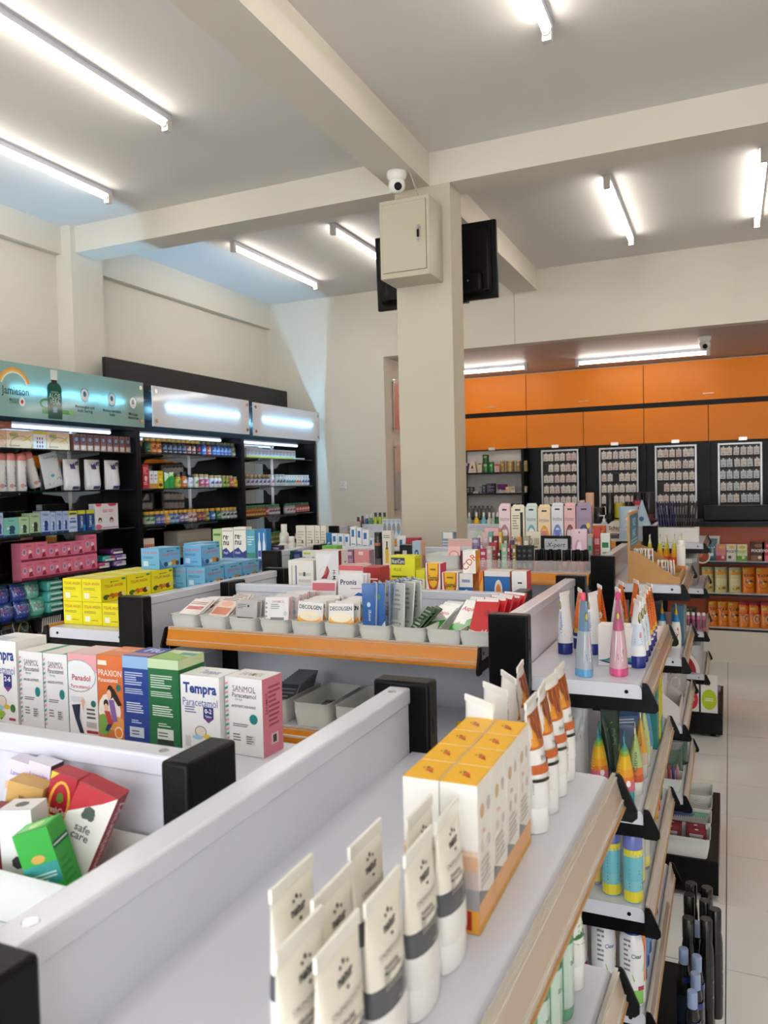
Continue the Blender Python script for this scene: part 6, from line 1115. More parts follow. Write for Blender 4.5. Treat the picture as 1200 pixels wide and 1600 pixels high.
for i, (px, yt, c, lb) in enumerate([(560, 808, '4A2A5A', 'dark purple bottle at the left of colourful shampoo bottles'), (566.5, 806, '8A2A48', 'wine red bottle among the colourful shampoo bottles'), (573, 804, '2A5A8A', 'blue bottle among the colourful shampoo bottles'), (580, 803, '2F8A4A', 'green bottle among the colourful shampoo bottles'), (587, 801, 'B8C82A', 'lime bottle, left of three'), (594, 801, 'B4C828', 'lime bottle, middle of three'), (601, 801, 'AFC42A', 'lime bottle, right of three')]):
    Yq = 5.2; hh = ay(px, yt, Yq).z-1.16; put('shampoo_bottle', 'bottle', bottle(.0135, hh, .008, c, 'D9DCE0' if i in (2, 3) else '20222A', None, shoulder=.76, capr=.010, caph=hh*.22, n=12), (ay(px, 815, Yq).x, Yq, 1.16), 0, lb)
o = None
for i in range(4):
    a_ = ay(600+i*7, 822, 4.95); lb = f'blue and white toothbrush pack, {nth(i)} from the left beside the column'; m_ = carton(.034, .03, ay(600, 811, 4.95).z-z, 'D9DFE4', [('e', .5, .5, .4, .3, '6FA4C4', 12), ('e', .5, .55, .2, .15, 'C9905A', 9), ('r', .1, .82, .9, .95, 'B9C4CC')], m='film') if not o else None
    o = again(o, (a_.x, 4.98, z), 0, lb) if o else put('brush_pack', 'pack', m_, (a_.x, 4.98, z), 0, lb, 'blue and white toothbrush packs')
SB('box', 538, 556, 816, 5.0, 1.161, .08, 'C4BCB4', 'grey-brown box at the left of the dark purple bottle', [('l', .1, .2, .9, .7, 3, '8A8078', 2)], name='storage_box')
# ================================================================ left end gondolas: herbal drink boxes, eye care
def herb(c, c2, word):
    f = [('r', 0, 0, 1, 1, c), ('t', word, .5, .66, .12, c2, .72, .02), ('e', .4, .82, .03, .035, '2A5A2A', 7), ('l', .42, .79, .7, .85, 1, '3A4A2A', 2), ('r', .82, .85, .97, .94, '2F8A6A')]
    if word[0] == 'T' and c[0] == 'E': f += [('e', .2, .18, .14, .12, '3F5A1E', 9), ('e', .42, .2, .12, .13, 'B86A2A', 9), ('e', .58, .22, .1, .1, 'E07A2A', 9), ('e', .75, .2, .12, .13, '6A3A1A', 9), ('e', .86, .24, .07, .08, 'D9D0C0', 8), ('e', .32, .12, .1, .07, 'D9B83A', 8)]
    else: f += [('e', .7, .25, .16, .16, 'C9944A', 10), ('e', .85, .2, .09, .12, '5A3A2A', 8), ('e', .3, .2, .1, .12, '2A4A7A', 8), ('e', .5, .2, .09, .1, 'D9D6D0', 8), ('p', [(0, 0), (.6, 0), (.2, .1), (0, .5)], '4A8AC0')]
    return f
def herbbox(c, c2, cs): 
    L, d, h = .1, .07, .0645
    e = [('t', 'TOLAK ANGIN', .5, .8, .13, c2, .85, .01), ('l', .08, .5, .7, .62, 2, '8A8A3A' if c[0] == 'E' else '3A6A9A', 2), ('r', .12, .14, .38, .38, cs), ('l', .45, .18, .95, .24, 1, '7A7A3A' if c[0] == 'E' else '3A6A9A', 3)]
    b = carton(d, L, h, c, e, herb(c, c2, 'TOLAK ANGIN'), top=[('l', .1, .2, .9, .8, 3, cs, 2)]); return b
yel = herbbox('EBDD12', 'B8641E', 'EDEBD0'); blu = herbbox('6FB2DC', 'C9566A', 'C4DEF0')
z = ZH; oy = ob = None
def hy(x, y, lev, lb):
    global oy; p = (x, y, z+lev*.0655); oy = again(oy, p, 0, lb) if oy else put('herbal_drink_box', 'box', yel, p, 0, lb, 'yellow herbal drink boxes')
def hb(x, y, lev, lb):
    global ob; p = (x, y, z+lev*.0655); ob = again(ob, p, 0, lb) if ob else put('herbal_drink_box', 'box', blu, p, 0, lb, 'blue herbal drink boxes')
RW = ['nearest', 'second', 'third']
for r in range(3):
    for c in range(3): hy(-1.714+c*.072, 1.71+r*.104, 0, f'yellow herbal drink box, bottom layer, {RW[r]} row, {nth(c)} from the left')
    for c in range(2): hy(-1.714+c*.072, 1.71+r*.104, 1, f'yellow herbal drink box, top layer, {RW[r]} row, {nth(c)} from the left')
for r in range(3):
    for c in range(2): hb(-1.608+c*.073, 2.03+r*.103, 0, f'blue herbal drink box, bottom layer, {RW[r]} row, {"outer" if c == 0 else "panel"} column')
    for c in range(2): hb(-1.608+c*.073, 2.04+r*.103, 1, f'blue herbal drink box, middle layer, {RW[r]} row, {"outer" if c == 0 else "panel"} column')
hb(-1.645, 1.96, 2, 'blue herbal drink box on top of yellow ones, left of the topmost pair'); hb(-1.57, 2.07, 2, 'blue herbal drink box on top, right of the topmost pair'); hb(-1.645, 2.17, 2, 'blue herbal drink box on top, farthest and half hidden')
# eye care boxes on the next left end gondola (front towards -y)
z, Y = Z4, 3.05
SB('box', 332, 346, 827, Y, z, .05, 'A9C48A', 'pale green box with blue drop left of the navy-white pair', [('e', .3, .5, .16, .14, '3A8AC0', 9), ('r', .5, .15, .85, .6, 'CFDDB8'), ('l', .1, .8, .9, .92, 1, '5A7A4A', 2)], name='eye_care_box')
rn = [('p', [(0, 0), (1, 0), (1, .46), (.7, .4), (.35, .52), (0, .46)], '233C86'), ('t', 're·', .35, .80, .15, '2A2A30', .5, .02), ('t', 'nu', .35, .66, .15, '2A2A30', .5, .02), ('r', .05, .92, .95, .95, 'BDB8AE'), ('t', 'fresh', .3, .4, .07, 'D0D8EA', .4), ('l', .08, .08, .8, .3, 4, '6A80B8', 2)]
o = SB('box', 346.5, 364, 825.5, Y, z, .05, 'E9E6DE', 'white over navy lens solution box, left one', rn, name='eye_care_box', group='white and navy lens solution boxes')
o2 = SB('box', 364.5, 384, 824, Y, z, .05, 'E9E6DE', 'white over navy lens solution box, right one', rn, name='eye_care_box', group='white and navy lens solution boxes')
SB('box', 384.5, 398, 828, Y, z, .05, '5FA9BE', 'turquoise box with beige fruit picture right of the navy-white pair', [('r', .1, .3, .9, .42, '8FC04A'), ('e', .6, .14, .3, .12, 'D9B48A', 12), ('r', 0, 0, 1, .42, '3F8A7A'), ('e', .6, .14, .28, .11, 'D9B48A', 12), ('l', .1, .6, .9, .85, 4, 'C4E0E6', 2)], name='eye_care_box')
SB('box', 400.5, 416, 827, 2.965, 1.147, .04, '2A7AB8', 'blue box picturing two white bottles', [('p', [(.1, .2), (.42, .2), (.4, .6), (.32, .7), (.32, .9), (.2, .9), (.2, .7), (.12, .6)], 'D9DFE8'), ('p', [(.58, .2), (.9, .2), (.88, .6), (.8, .7), (.8, .9), (.68, .9), (.68, .7), (.6, .6)], 'D9DFE8'), ('r', .12, .25, .4, .42, '5A4AA0'), ('r', .6, .25, .88, .42, '5A4AA0'), ('r', 0, 0, 1, .15, '1A3A7A')], name='eye_care_box')
# ================================================================ left wall shelving products
def WR(n, px0, px1, ys, z, mesh, name, cat, desc, group, X=-3.60, end='the left', skip=()):
    """a row of n copies between photo columns px0..px1 on a wall shelf"""
    a = ax(px0, ys, X).y; c = ax(px1, ys, X).y; o = None
    for i in range(n):
        if i in skip: continue
        p = (X, a+(c-a)*(i+.5)/n, z); lb = f'{desc}, {nth(i)} from {end}'
        o = again(o, p, R90, lb) if o else put(name, cat, mesh, p, R90, lb, group)
    return o
# --- unit 1, shelf 1
z = SHZ[0]
ti = [('e', .28, .72, .16, .2, 'C9B478', 12), ('t', 'PASEO', .28, .74, .16, '5A4A2A', .3), ('o', .55, .2, .42, .5, .014, '4A3A28'), ('p', [(.5, .35), (.8, .5), (1, .85), (.75, .6)], 'D9A84A'), ('l', .1, .1, .5, .18, 1, '8A6A4A', 2), ('e', .9, .3, .06, .1, 'E8B88A', 8)]
def G_(px): return ax(px, 690, -3.56).y
for a_, b_, c, dsl, lb in [(-12, 8.7, 'E0A888', ti, 'peach tissue box cut by the left picture edge'), (9.2, 51, 'EBC09A', ti, 'peach tissue box with gold swirl, left one'), (51.5, 71.5, 'E6D9CE', [('e', .3+.2*(i % 3), .15+.22*(i//3), .06, .08, ['C9504A', '4A4A7A', 'B8486A', '2A3A4A'][i % 4], 7) for i in range(9)]+[('r', 0, .82, 1, 1, 'D9B83A')], 'white tissue box with coloured dots'), (72, 108, 'EBC09A', ti, 'peach tissue box with gold swirl, right one')]:
    WB(a_, b_, 671+(b_-9)*.045, z, .12, c, lb+' on the top shelf', dsl, name='tissue_box')
br = carton(.044, .05, .1, '8A6058', [('e', .5, .68, .36, .2, '2A3A5A', 12), ('e', .5, .68, .28, .14, '8A9AB0', 12), ('r', .0, .0, 1, .35, 'B88A74'), ('l', .15, .08, .85, .3, 3, 'E3CFC0', 2)])
WR(9, 109, 200, 690, z, br, 'tissue_pack', 'box', 'small brown tissue box with navy circle', 'brown tissue boxes', -3.57)
WB(-12, 18, 655, z+.105, .1, 'B8705A', 'reddish box lying on the peach tissue boxes', [('r', .1, .2, .6, .3, 'D9A084')])
# shelf 2: cotton rolls and pads
z = SHZ[1]
def roll(): 
    b = MB('film'); b.lathe([(.03, 0), (.034, .012), (.034, .15), (.033, .17)], 14, 'E6E2E0'); M = lambda u, v, k: ((.0345+k)*math.sin(u/.034), -(.0345+k)*math.cos(u/.034), v)
    b.text(M, 'Selection', .012, .08, .022, '3A3A6A', .13, .02, 0, PI/2); b.ell(M, -.012, .03, .012, .012, 'D99A94', 10)
    q = MB('film'); q.lathe([(.0335, .169), (.034, .192), (.03, .205), (.02, .21)], 14, 'E2857E'); return b, q
rl = roll(); o = None
for i, px in enumerate((-1, 14, 31)):
    p = (-3.6, ax(px, 730, -3.6).y, z); lb = f'white cotton roll with salmon top, {nth(i)} from the left edge'
    o = again(o, p, R90, lb) if o else put('cotton_roll', 'pack', rl, p, R90, lb, 'salmon-topped cotton rolls')
again(o, (-3.62, ax(58, 730, -3.6).y, z+.022), (0, -.3, R90), 'white cotton roll with salmon top, leaning rightmost')
o = put('pad_bag', 'bag', pouch(.14, .055, .2, 'D3D9DC', [('t', 'Cotton balls', .5, .88, .06, '3A4A8A', .8, .01), ('e', .4, .35, .1, .05, '5FA8C0', 9), ('e', .7, .2, .14, .07, '6FB4C8', 9), ('e', .25, .12, .1, .05, '7FBCCB', 9), ('p', [(.7, .8), (1, .9), (1, .6)], '4A9AC0'), ('p', [(.75, .45), (1, .5), (1, .2)], '6FB0C8')], taper=.02, bulge=.8), (-3.6, ax(84, 730, -3.6).y, z+.022), (0, -.2, R90), 'clear and blue cotton ball bag leaning beside the rolls')
pd = pouch(.125, .08, .185, 'E3E1E2', [('r', .25, .8, .95, .97, '4A3A78', 5), ('r', .3, .02, .95, .12, '5A4A88', 5), ('e', .4, .9, .1, .06, 'D9D4E6', 9), ('r', .3, .68, .6, .8, '4A3A78', 3)], taper=.0, bulge=1.1)
WR(3, 94, 189, 735, z, pd, 'pad_bag', 'bag', 'white pad bag with violet band', 'violet-banded pad bags', -3.6)
# shelf 3
z = SHZ[2]
fig = lambda c: [('t', 'THERA', .5, .85, .09, c, .7), ('e', .55, .42, .22, .18, c, 9), ('p', [(.35, .15), (.75, .15), (.65, .4), (.45, .4)], c), ('e', .3, .45, .1, .07, 'E4E8EA', 8), ('r', 0, 0, 1, .1, c)]
for a_, b_, yt, c, c2, lb in [(-8, 4.6, 802, 'A9BCE0', '33457F', 'pale blue supplement box at the left picture edge'), (5, 28.6, 809.5, '7FC4B4', '2A4A6A', 'teal supplement box'), (29, 45, 808, 'B4CFA8', '3A4A3A', 'pale green supplement box, short one'), (45.5, 62.5, 802, 'A9C49A', '2A3A2A', 'pale green supplement box, tall one'), (63, 78, 799, 'A9BFE6', '2A3A7A', 'light blue supplement box with dark figure'), (78.5, 86.5, 801, 'B4C6E6', '4A5A8A', 'narrow light blue box'), (87, 97, 799, 'A4BAE2', '2A3A6A', 'light blue box, fourth of the blue ones'), (97.5, 106.5, 799, 'A9BCE4', '26345F', 'light blue box next to the tampon boxes')]:
    WB(a_, b_, yt, z, .06, c, lb+' on the third shelf', fig(c2), name='supplement_box')
WB(107, 120.5, 806, z, .06, 'C4D2E8', 'light blue tampon box lying under yellow lids', [('r', .1, .55, .9, .7, '5A6A9A'), ('r', .1, .2, .9, .35, '8A9AC0'), ('l', .2, .75, .8, .9, 1, '4A5A8A', 2)], name='tampon_box')
WB(107, 120.5, 798.5, z+ax(114, 806, -3.54).z-z+.0012, .06, 'D9CF3A', 'yellow-topped box resting on the light blue tampon box', [('r', .1, .2, .9, .6, '3A4A6A')], name='tampon_box')
tam = [('v', 'TAMPAX', .5, .45, .32, 'E4EAF2', .6), ('r', 0, .82, 1, 1, 'D6CF2A'), ('r', .7, 0, 1, .3, '2F86C0')]
WB(121, 133, 797.5, z, .06, '1E3F7E', 'navy tampon box with yellow top, left one', tam, name='tampon_box')
WB(134.5, 147, 797, z, .06, '1E3F7E', 'navy tampon box with yellow top, right one', tam, name='tampon_box')
WB(148, 184, 787, z, .05, 'E6DFE2', 'white pack with pink heads and red letters at shelf end', [('t', 'GO GO', .55, .72, .12, 'B82A4A', .8, .02), ('e', .2, .35, .08, .12, '4A2A28', 9), ('e', .7, .35, .09, .12, '4A2A28', 9), ('e', .2, .3, .05, .08, 'E8C0A8', 8), ('e', .7, .3, .05, .08, 'E8C0A8', 8), ('e', .12, .1, .16, .1, 'D96A8A', 10), ('r', .3, .04, 1, .08, 'D98AA0'), ('e', .15, .97, .14, .08, 'D94A6A', 10), ('e', .75, .97, .2, .08, 'C93A5A', 10)], name='diaper_pack')
# shelf 4: pink boxes in two layers
z = SHZ[3]
pk = [('t', 'THERA', .5, .83, .12, 'B83A5A', .7), ('e', .25, .5, .16, .2, 'D9B0C0', 10), ('e', .25, .52, .09, .12, '8A7AB0', 8), ('e', .66, .5, .12, .12, 'F0D4DA', 9), ('p', [(.5, .16), (.85, .16), (.75, .45), (.6, .4)], '9A2A4A'), ('r', 0, .0, 1, .12, '8A2A48')]
ed = [-2, 20.8, 42, 63, 82, 100.5, 120.5]
hb_ = ax(60, 873, -3.54).z-z
for i in range(6):
    h0 = .1
    WB(ed[i], ed[i+1], 0, z, .07, 'E27A94', f'pink box with flower girl, lower layer, {nth(i)} from the left', pk, name='pink_box', hh=h0, group='pink boxes in two layers')
    WB(ed[i], ed[i+1], 0, z+h0+.0012, .07, 'E27A94', f'pink box with flower girl, upper layer, {nth(i)} from the left', pk, name='pink_box', hh=.118 if i == 5 else (.102 if i < 2 else .088), group='pink boxes in two layers')
def padpack(c, c2): 
    b = MB('film'); b.bbox(-.05, -.06, 0, .05, .06, .038, .012, c); M = FR(.1, .12, .038); b.rect(M, .008, .006, .092, .018, 'E6E4E6'); b.rect(M, .055, .02, .09, .034, c2); return b
sp = [(152, 174, 0, 'B82A6A', 'D9D0E0', 'magenta'), (163, 181, 1, '2A9A94', 'C93A5A', 'teal and red'), (180, 199, 0, '8A6AA8', 'D9B0D0', 'lilac'), (181, 199, 1, '7A5AA0', 'B8A0C8', 'violet'), (174, 196, 2, '5A2A6A', '6A3A7A', 'dark purple'), (122, 146, 0, '2A4A4A', '3A3A4A', 'dark teal'), (122, 146, 1, '33424A', '4A4A5A', 'slate'), (122, 146, 2, '4A2A5A', '5A3A5A', 'dim purple')]
for a_, b_, lev, c, c2, nm_ in sp:
    dx = -.05 if a_ < 130 else 0
    put('pad_pack', 'pack', padpack(c, c2), (-3.60+dx, (ax(a_, 880, -3.54).y+ax(b_, 880, -3.54).y)/2, z+.0392*lev), R90, f'{nm_} soft pad pack, {["bottom", "middle", "top"][lev]} of its pile beside the pink boxes')
# shelf 5: pads in blue and teal packs
z = SHZ[4]
ch = lambda c, c2: pouch(.1, .07, .098, c, [('r', .0, .35, 1, .75, 'E9E4EA', 5), ('e', .5, .76, .2, .16, '3F8A4A', 10), ('e', .3, .6, .14, .1, 'D0486A', 9), ('t', 'Charm', .5, .48, .13, '5A2A6A', .7), ('r', .1, .1, .9, .32, c2, 5)], taper=.0, bulge=1.2)
ol = {}
for a_, b_, lev, k in [(-6, 4, 0, 'b'), (4, 29, 0, 'b'), (29, 56, 0, 'b'), (56, 79, 0, 't'), (-2, 23, 1, 'b'), (23, 52, 1, 'b'), (51, 66, 1, 't')]:
    p = (-3.59, (ax(a_, 940, -3.54).y+ax(b_, 940, -3.54).y)/2, z+.1*lev); lb = f'{"blue and pink" if k == "b" else "green and white"} sanitary pack, {"lower" if lev == 0 else "upper"} layer, {["left edge", "first full one", "second", "third"][[-6, 4, 29, 56, -2, 23, 51].index(a_) % 4]} in line'
    ol[k] = again(ol[k], p, R90, lb) if k in ol else put('sanitary_pack', 'pack', ch('2A4AA8', 'C98AB4') if k == 'b' else ch('5FB8A4', 'D98A9A'), p, R90, lb, 'sanitary packs on the fifth shelf')
o = None
for i in range(3):
    b = MB('film'); b.bbox(-.055, -.06, 0, .055, .06, .062, .014, '4FB0A4'); M = FR(.11, .12, .062); b.rect(M, .015, .012, .1, .022, 'E3EEEA'); b.rect(M, .015, .03, .1, .036, '2A3A3A'); b.rect(M, .015, .044, .1, .05, 'E3EEEA')
    p = (-3.6, ax(88, 930, -3.54).y, z+.063*i); lb = f'teal wipes pack, {nth(i)} from the bottom of the pile of three'
    o = again(o, p, R90, lb) if o else put('wipes_pack', 'pack', b, p, R90, lb, 'teal wipes packs')
# shelf 6: dark adult packs
z = SHZ[5]
for a_, b_, yt, c, dsl, lb in [(-6, 12, 1000, '1C1518', [('e', .5, .6, .3, .2, '8A6A4A', 10)], 'dark pack at the left edge of the low shelf'), (13, 30, 985, '241A1E', [('e', .4, .6, .3, .25, '7A3A48', 10), ('l', .2, .1, .8, .3, 3, '8A6A5A', 2)], 'dark pack with rose ornament'), (30.5, 63, 968, '17120F', [('o', .5, .55, .4, .4, .04, 'B8A05A'), ('e', .5, .85, .2, .12, '3A7A5A', 10), ('t', 'Hers', .5, .5, .13, 'E0D4C4', .5, .02), ('l', .3, .25, .7, .38, 2, 'C9B89A', 2), ('e', .9, .5, .08, .2, 'A83A5A', 8)], 'black pack with gold ring and script lettering'), (83, 103, 1000, '0E2012', [('e', .4, .4, .3, .12, '9ABF4A', 10), ('e', .6, .7, .2, .1, 'D9E0C4', 9), ('r', .02, 0, .1, 1, 'C9CF8A')], 'dark green pack with lime flower'), (103.5, 140, 993, '0F2214', [('e', .3, .5, .22, .2, '6FA84A', 10), ('e', .24, .66, .12, .14, 'E0E4CC', 9), ('e', .85, .72, .14, .14, 'DADFCC', 9), ('v', 'Soft', .62, .5, .14, 'E6E9DC', .5)], 'dark green pack with white petals and pale sideways lettering')]:
    h = ax((a_+b_)/2, yt, -3.54).z-z; w_ = ax(b_, yt, -3.54).y-ax(a_, yt, -3.54).y
    put('adult_pack', 'pack', pouch(w_-.004, .1, h, c, dsl, taper=.0, bulge=1.1), (-3.6, (ax(a_, yt, -3.54).y+ax(b_, yt, -3.54).y)/2, z), R90, lb)
WB(64, 98, 963, ax(80, 985, -3.54).z, .1, '2A2624', 'zebra-striped pack lying above the green packs', [('p', [(.1*i, 0), (.1*i+.05, 0), (.1*i+.12, 1), (.1*i+.06, 1)], 'C9C4BC') for i in range(9)], name='adult_pack', cat='pack')
# --- unit 2
def vit(body, capc, lab, acc, h=.105, r=.027, m='plastic', cap=.02):
    b = MB(m); hs = h-cap-.012; n = 10
    b.lathe([(r*.95, 0), (r, .004), (r, hs), (r*.72, h-cap)], n, body); b.lathe([(r+.0005, h*.1), (r+.0005, hs*.92)], n, lab, 'card', cap0=False, cap1=False)
    b.lathe([(r*.82, h-cap), (r*.82, h-.002), (r*.76, h)], n, capc)
    M = lambda u, v, k: ((r+.001+k)*math.sin(u/r), -(r+.001+k)*math.cos(u/r), v)
    b.rect(M, -r*.8, h*.3, r*.8, h*.44, acc, 'card', 3); b.ell(M, 0, hs*.72, r*.45, h*.08, acc, 8, 'card'); b.rect(M, -r*.6, h*.14, r*.6, h*.18, 'D9D4CC', 'card', 2)
    return b
def VR(spec, z, X, ys, where, group):
    """spec: list of (n, px0, px1, mesh, colour words)"""
    for n, a_, b_, mesh, nm_ in spec:
        WR(n, a_, b_, ys, z, mesh, 'vitamin_bottle', 'bottle', f'{nm_}, {where} shelf of {group}', nm_+' on the '+where+' shelf', X)
z = SHZ[0]
VR([(1, 225, 232, vit('2A4A34', 'D9B050', '2A4A34', '4A7A4A'), 'green-labelled gold-capped bottle'), (2, 233, 250, vit('8A4A1A', 'D9B050', 'E08A3A', '8A3A1A'), 'orange-labelled gold-capped bottle'), (5, 250.5, 288, vit('26201E', 'D4AE58', '22242C', '6A7A9A'), 'black-labelled gold-capped bottle'), (2, 288.5, 303, vit('3A1C18', 'D4AE58', '7A3A34', 'D9B0A0'), 'maroon-labelled gold-capped bottle'), (1, 303.5, 311, vit('20242E', 'D4AE58', '20242E', 'B83A4A'), 'navy-and-red gold-capped bottle'), (1, 312, 320, vit('26406E', '6A6A44', '2F62B0', 'A9C8F0'), 'blue wide bottle with olive cap'), (1, 320.5, 327, vit('6A2A28', '6A6A44', 'B84A44', 'E0C0B0'), 'red bottle with olive cap'), (5, 328.5, 358, vit('26406E', '66684A', '3A66B0', '9AB8E0'), 'blue bottle with olive cap'), (2, 359, 372, vit('5A5A4A', '66684A', '9A9478', '5A5A48'), 'khaki bottle with olive cap')], z, -3.565, 700, 'top', 'the middle unit')
WB(222.5, 232, 726, SHZ[1], .06, 'C92A3A', 'tall red supplement carton at the left of second shelf, middle unit', [('e', .5, .42, .26, .12, 'F0D4D4', 8), ('l', .1, .6, .9, .9, 5, 'E8A0A4', 2), ('l', .15, .15, .85, .3, 2, 'F0C4C4', 3)])
z = SHZ[1]
for a_, b_, yt, c, dsl, lb in [(233.5, 239.5, 736, 'E6DEDA', [('e', .5, .75, .3, .07, '9A8A94', 8), ('e', .5, .55, .3, .07, 'B89AA4', 8), ('r', 0, 0, 1, .28, 'E0922A')], 'white fruit carton, left one'), (240, 246, 736, 'E6DEDA', [('e', .5, .75, .3, .07, '9A8A94', 8), ('e', .5, .55, .3, .07, 'B89AA4', 8), ('r', 0, 0, 1, .28, 'E0922A')], 'white fruit carton, right one'), (246.5, 254.5, 736, 'E6B81E', [('e', .5, .8, .3, .08, 'D98A1E', 8), ('e', .5, .2, .4, .1, '4A3A1A', 8), ('e', .5, .5, .3, .08, 'F0DC6A', 8)], 'yellow fruit carton'), (256.5, 263.5, 738, '2F9A44', [('e', .5, .82, .22, .08, 'B8D83A', 8), ('p', [(0, .4), (1, .7), (1, .9), (0, 1)], 'D9E6C4')], 'green carton, left one'), (264, 271.5, 738, '2F9A44', [('e', .7, .82, .22, .08, 'B8D83A', 8), ('p', [(0, .7), (.5, .8), (1, 1), (0, 1)], 'D9E6C4')], 'green carton, right one')]:
    WB(a_, b_, yt, z, .05, c, lb+' on the second shelf, middle unit', dsl)
VR([(1, 272, 281, vit('B8A83A', '6A6048', 'D6C44A', '7A9A3A', .1), 'lime-labelled jar'), (1, 281.5, 290.5, vit('C96A2A', '141416', 'D97A3A', 'E8E4E0', .115, cap=.03), 'orange jar with black lid'), (1, 291.5, 300, vit('C9CCD2', '20242E', 'DDE0E6', 'B4BAC4', .095), 'white pouch-like bottle'), (1, 300.5, 309, vit('D6CFC0', 'B8A070', 'E0DACB', '6A9A4A', .098), 'cream jar with green print'), (2, 309.5, 324.5, vit('C9B8B0', 'B8A070', 'C4486A', 'E8C0CC', .098), 'raspberry-labelled jar'), (1, 325.5, 332, vit('C9CCD2', 'B8A070', 'D9DCE2', '4A6AA8', .09), 'white jar with blue print'), (2, 332.5, 344, vit('D9D4D0', 'B8A070', 'E0DAD6', '8A6A94', .09), 'white jar with lilac print'), (2, 345, 356, vit('8A9A3A', '9A8A60', 'A4AE4A', '5A6A2A', .088), 'olive jar'), (1, 356.5, 362, vit('B84A3A', '9A8A60', 'C95A44', 'E0B09A', .088), 'brick red jar'), (2, 362.5, 375, vit('D9A01E', '9A8A60', 'E0AE2A', 'B87A1A', .08), 'golden yellow jar')], z, -3.57, 750, 'second', 'the middle unit')
z = SHZ[2]
VR([(2, 224, 239, vit('4A6A4A', 'D9A83A', 'C4D0C0', '4A8A5A', .09), 'green-printed yellow-capped bottle'), (2, 240, 255, vit('33457F', 'D9A83A', '5A74B4', 'C9B0B8', .09), 'blue yellow-capped bottle'), (1, 255.5, 262, vit('B88A2A', 'D9A83A', 'D9A04A', 'E8D4B0', .09), 'amber yellow-capped bottle'), (2, 262.5, 277, vit('5A7AA8', 'D9A83A', '9AB4D0', '3A5A94', .09), 'sky blue yellow-capped bottle'), (2, 277.5, 291, vit('5A4A6A', 'D9A83A', '8A7A9A', 'E0D8E4', .09), 'mauve yellow-capped bottle'), (2, 291.5, 305, vit('B8A098', 'D9A83A', 'D6C4BC', '8A5A5A', .09), 'pale pink yellow-capped bottle'), (2, 305.5, 318, vit('6A3A4A', 'D9A83A', '8A4A5A', 'E0904A', .088), 'wine yellow-capped bottle'), (1, 318.5, 325, vit('9A8A3A', 'D9A83A', 'B4A45A', '4A5A7A', .088), 'mustard yellow-capped bottle'), (1, 326, 335, vit('2A5A94', 'D9A83A', '3A76B8', 'C4DAF0', .088), 'bright blue yellow-capped bottle'), (1, 336, 343, vit('1F5A3A', 'D9A83A', '2A7A4A', 'A9CCB4', .088), 'deep green yellow-capped bottle'), (5, 344, 374, vit('8A9494', 'D9A83A', 'C4CCC9', '2A3A3A', .086), 'silver-grey yellow-capped bottle')], z, -3.57, 805, 'third', 'the middle unit')
z = SHZ[3]
WB(222, 241, 842, z, .1, 'E0D2C8', 'white box patterned with orange fruit on the fourth shelf', [('e', .1+.16*(i % 6), .25+.4*(i//6), .07, .14, 'D9703A', 8) for i in range(12)], name='snack_box')
WB(277, 330, 828, z, .12, '8A8278', 'long brown-grey carton on the fourth shelf of the middle unit', [('r', 0, .6, 1, .9, '9A9288'), ('l', .1, .2, .8, .4, 2, '5A544C', 2)], name='storage_box')
# --- unit 3
z = SHZ[0]
wbx = carton(.052, .05, .075, 'D9D6DA', [('r', 0, 0, 1, .2, 'CDC44A'), ('l', .1, .3, .9, .6, 3, '7A7488', 2), ('r', .1, .65, .9, .85, 'B4B0BC')])
WR(14, 381, 458, 712, z, wbx, 'supplement_box', 'box', 'small white and yellow box on the top shelf, right unit', 'white and yellow boxes', -3.57)
WB(381, 404, 697, z+.0765, .06, 'E0DEE2', 'white box lying on the small white boxes, right unit', [('l', .1, .3, .9, .7, 2, '9A96A4', 2)], name='storage_box')
WB(459, 476, 716, z, .05, 'D9D8D0', 'thin white box lying at the end of the top shelf, right unit', [('l', .1, .3, .9, .7, 1, 'A9A8A0', 2)], name='storage_box')
z = SHZ[1]
VR([(6, 381, 420, vit('6A5A54', 'A88A5A', 'D0CCD0', '5A4A7A', .098), 'brown-capped white-labelled bottle'), (1, 420.5, 427.5, vit('E0DCDA', 'E6E4E2', 'E0D6D6', 'C9707A', .098), 'white bottle with red print'), (3, 429, 443, vit('C4CAC8', 'B4BCBA', 'C9D0CE', '4A5A5A', .1), 'grey-white bottle'), (4, 443.5, 459, vit('D9DCDA', 'E0E2E0', 'D4DCD8', '4A8A94', .095), 'white bottle with teal base print'), (2, 459.5, 467.5, vit('E0DCD6', 'E4E2E0', 'DDD6CE', 'E0682A', .095), 'white bottle with orange print'), (3, 468, 481, vit('DADCE0', 'E4E6E8', 'D6DAE0', '4A5AA0', .095), 'white bottle with navy print')], z, -3.57, 750, 'second', 'the right unit')
z = SHZ[2]
VR([(7, 381, 412, vit('8A5A1A', '1F6A44', 'C98A3A', '8A4A1A', .09), 'green-capped amber bottle'), (1, 412.5, 417, vit('7A2A34', '1F6A44', 'A84A54', 'E0C0C0', .09), 'green-capped red bottle'), (4, 417.5, 435, vit('8A7A7A', '1F6A44', 'C9C0C0', '6A3A44', .09), 'green-capped pale bottle'), (3, 445, 459, vit('9A9AA0', '1F6A44', 'CBCDD4', 'B85A5A', .09), 'green-capped white-labelled bottle'), (5, 459.5, 481, vit('8A2A28', '1F6A44', 'B8443E', 'E0C4B8', .09), 'green-capped crimson bottle')], z, -3.57, 800, 'third', 'the right unit')
z = SHZ[3]
VR([(6, 416, 440, vit('6A6A3A', '1F6A44', '9A9450', '3A5A3A', .1), 'green-capped olive bottle')], z, -3.57, 840, 'fourth', 'the right unit')
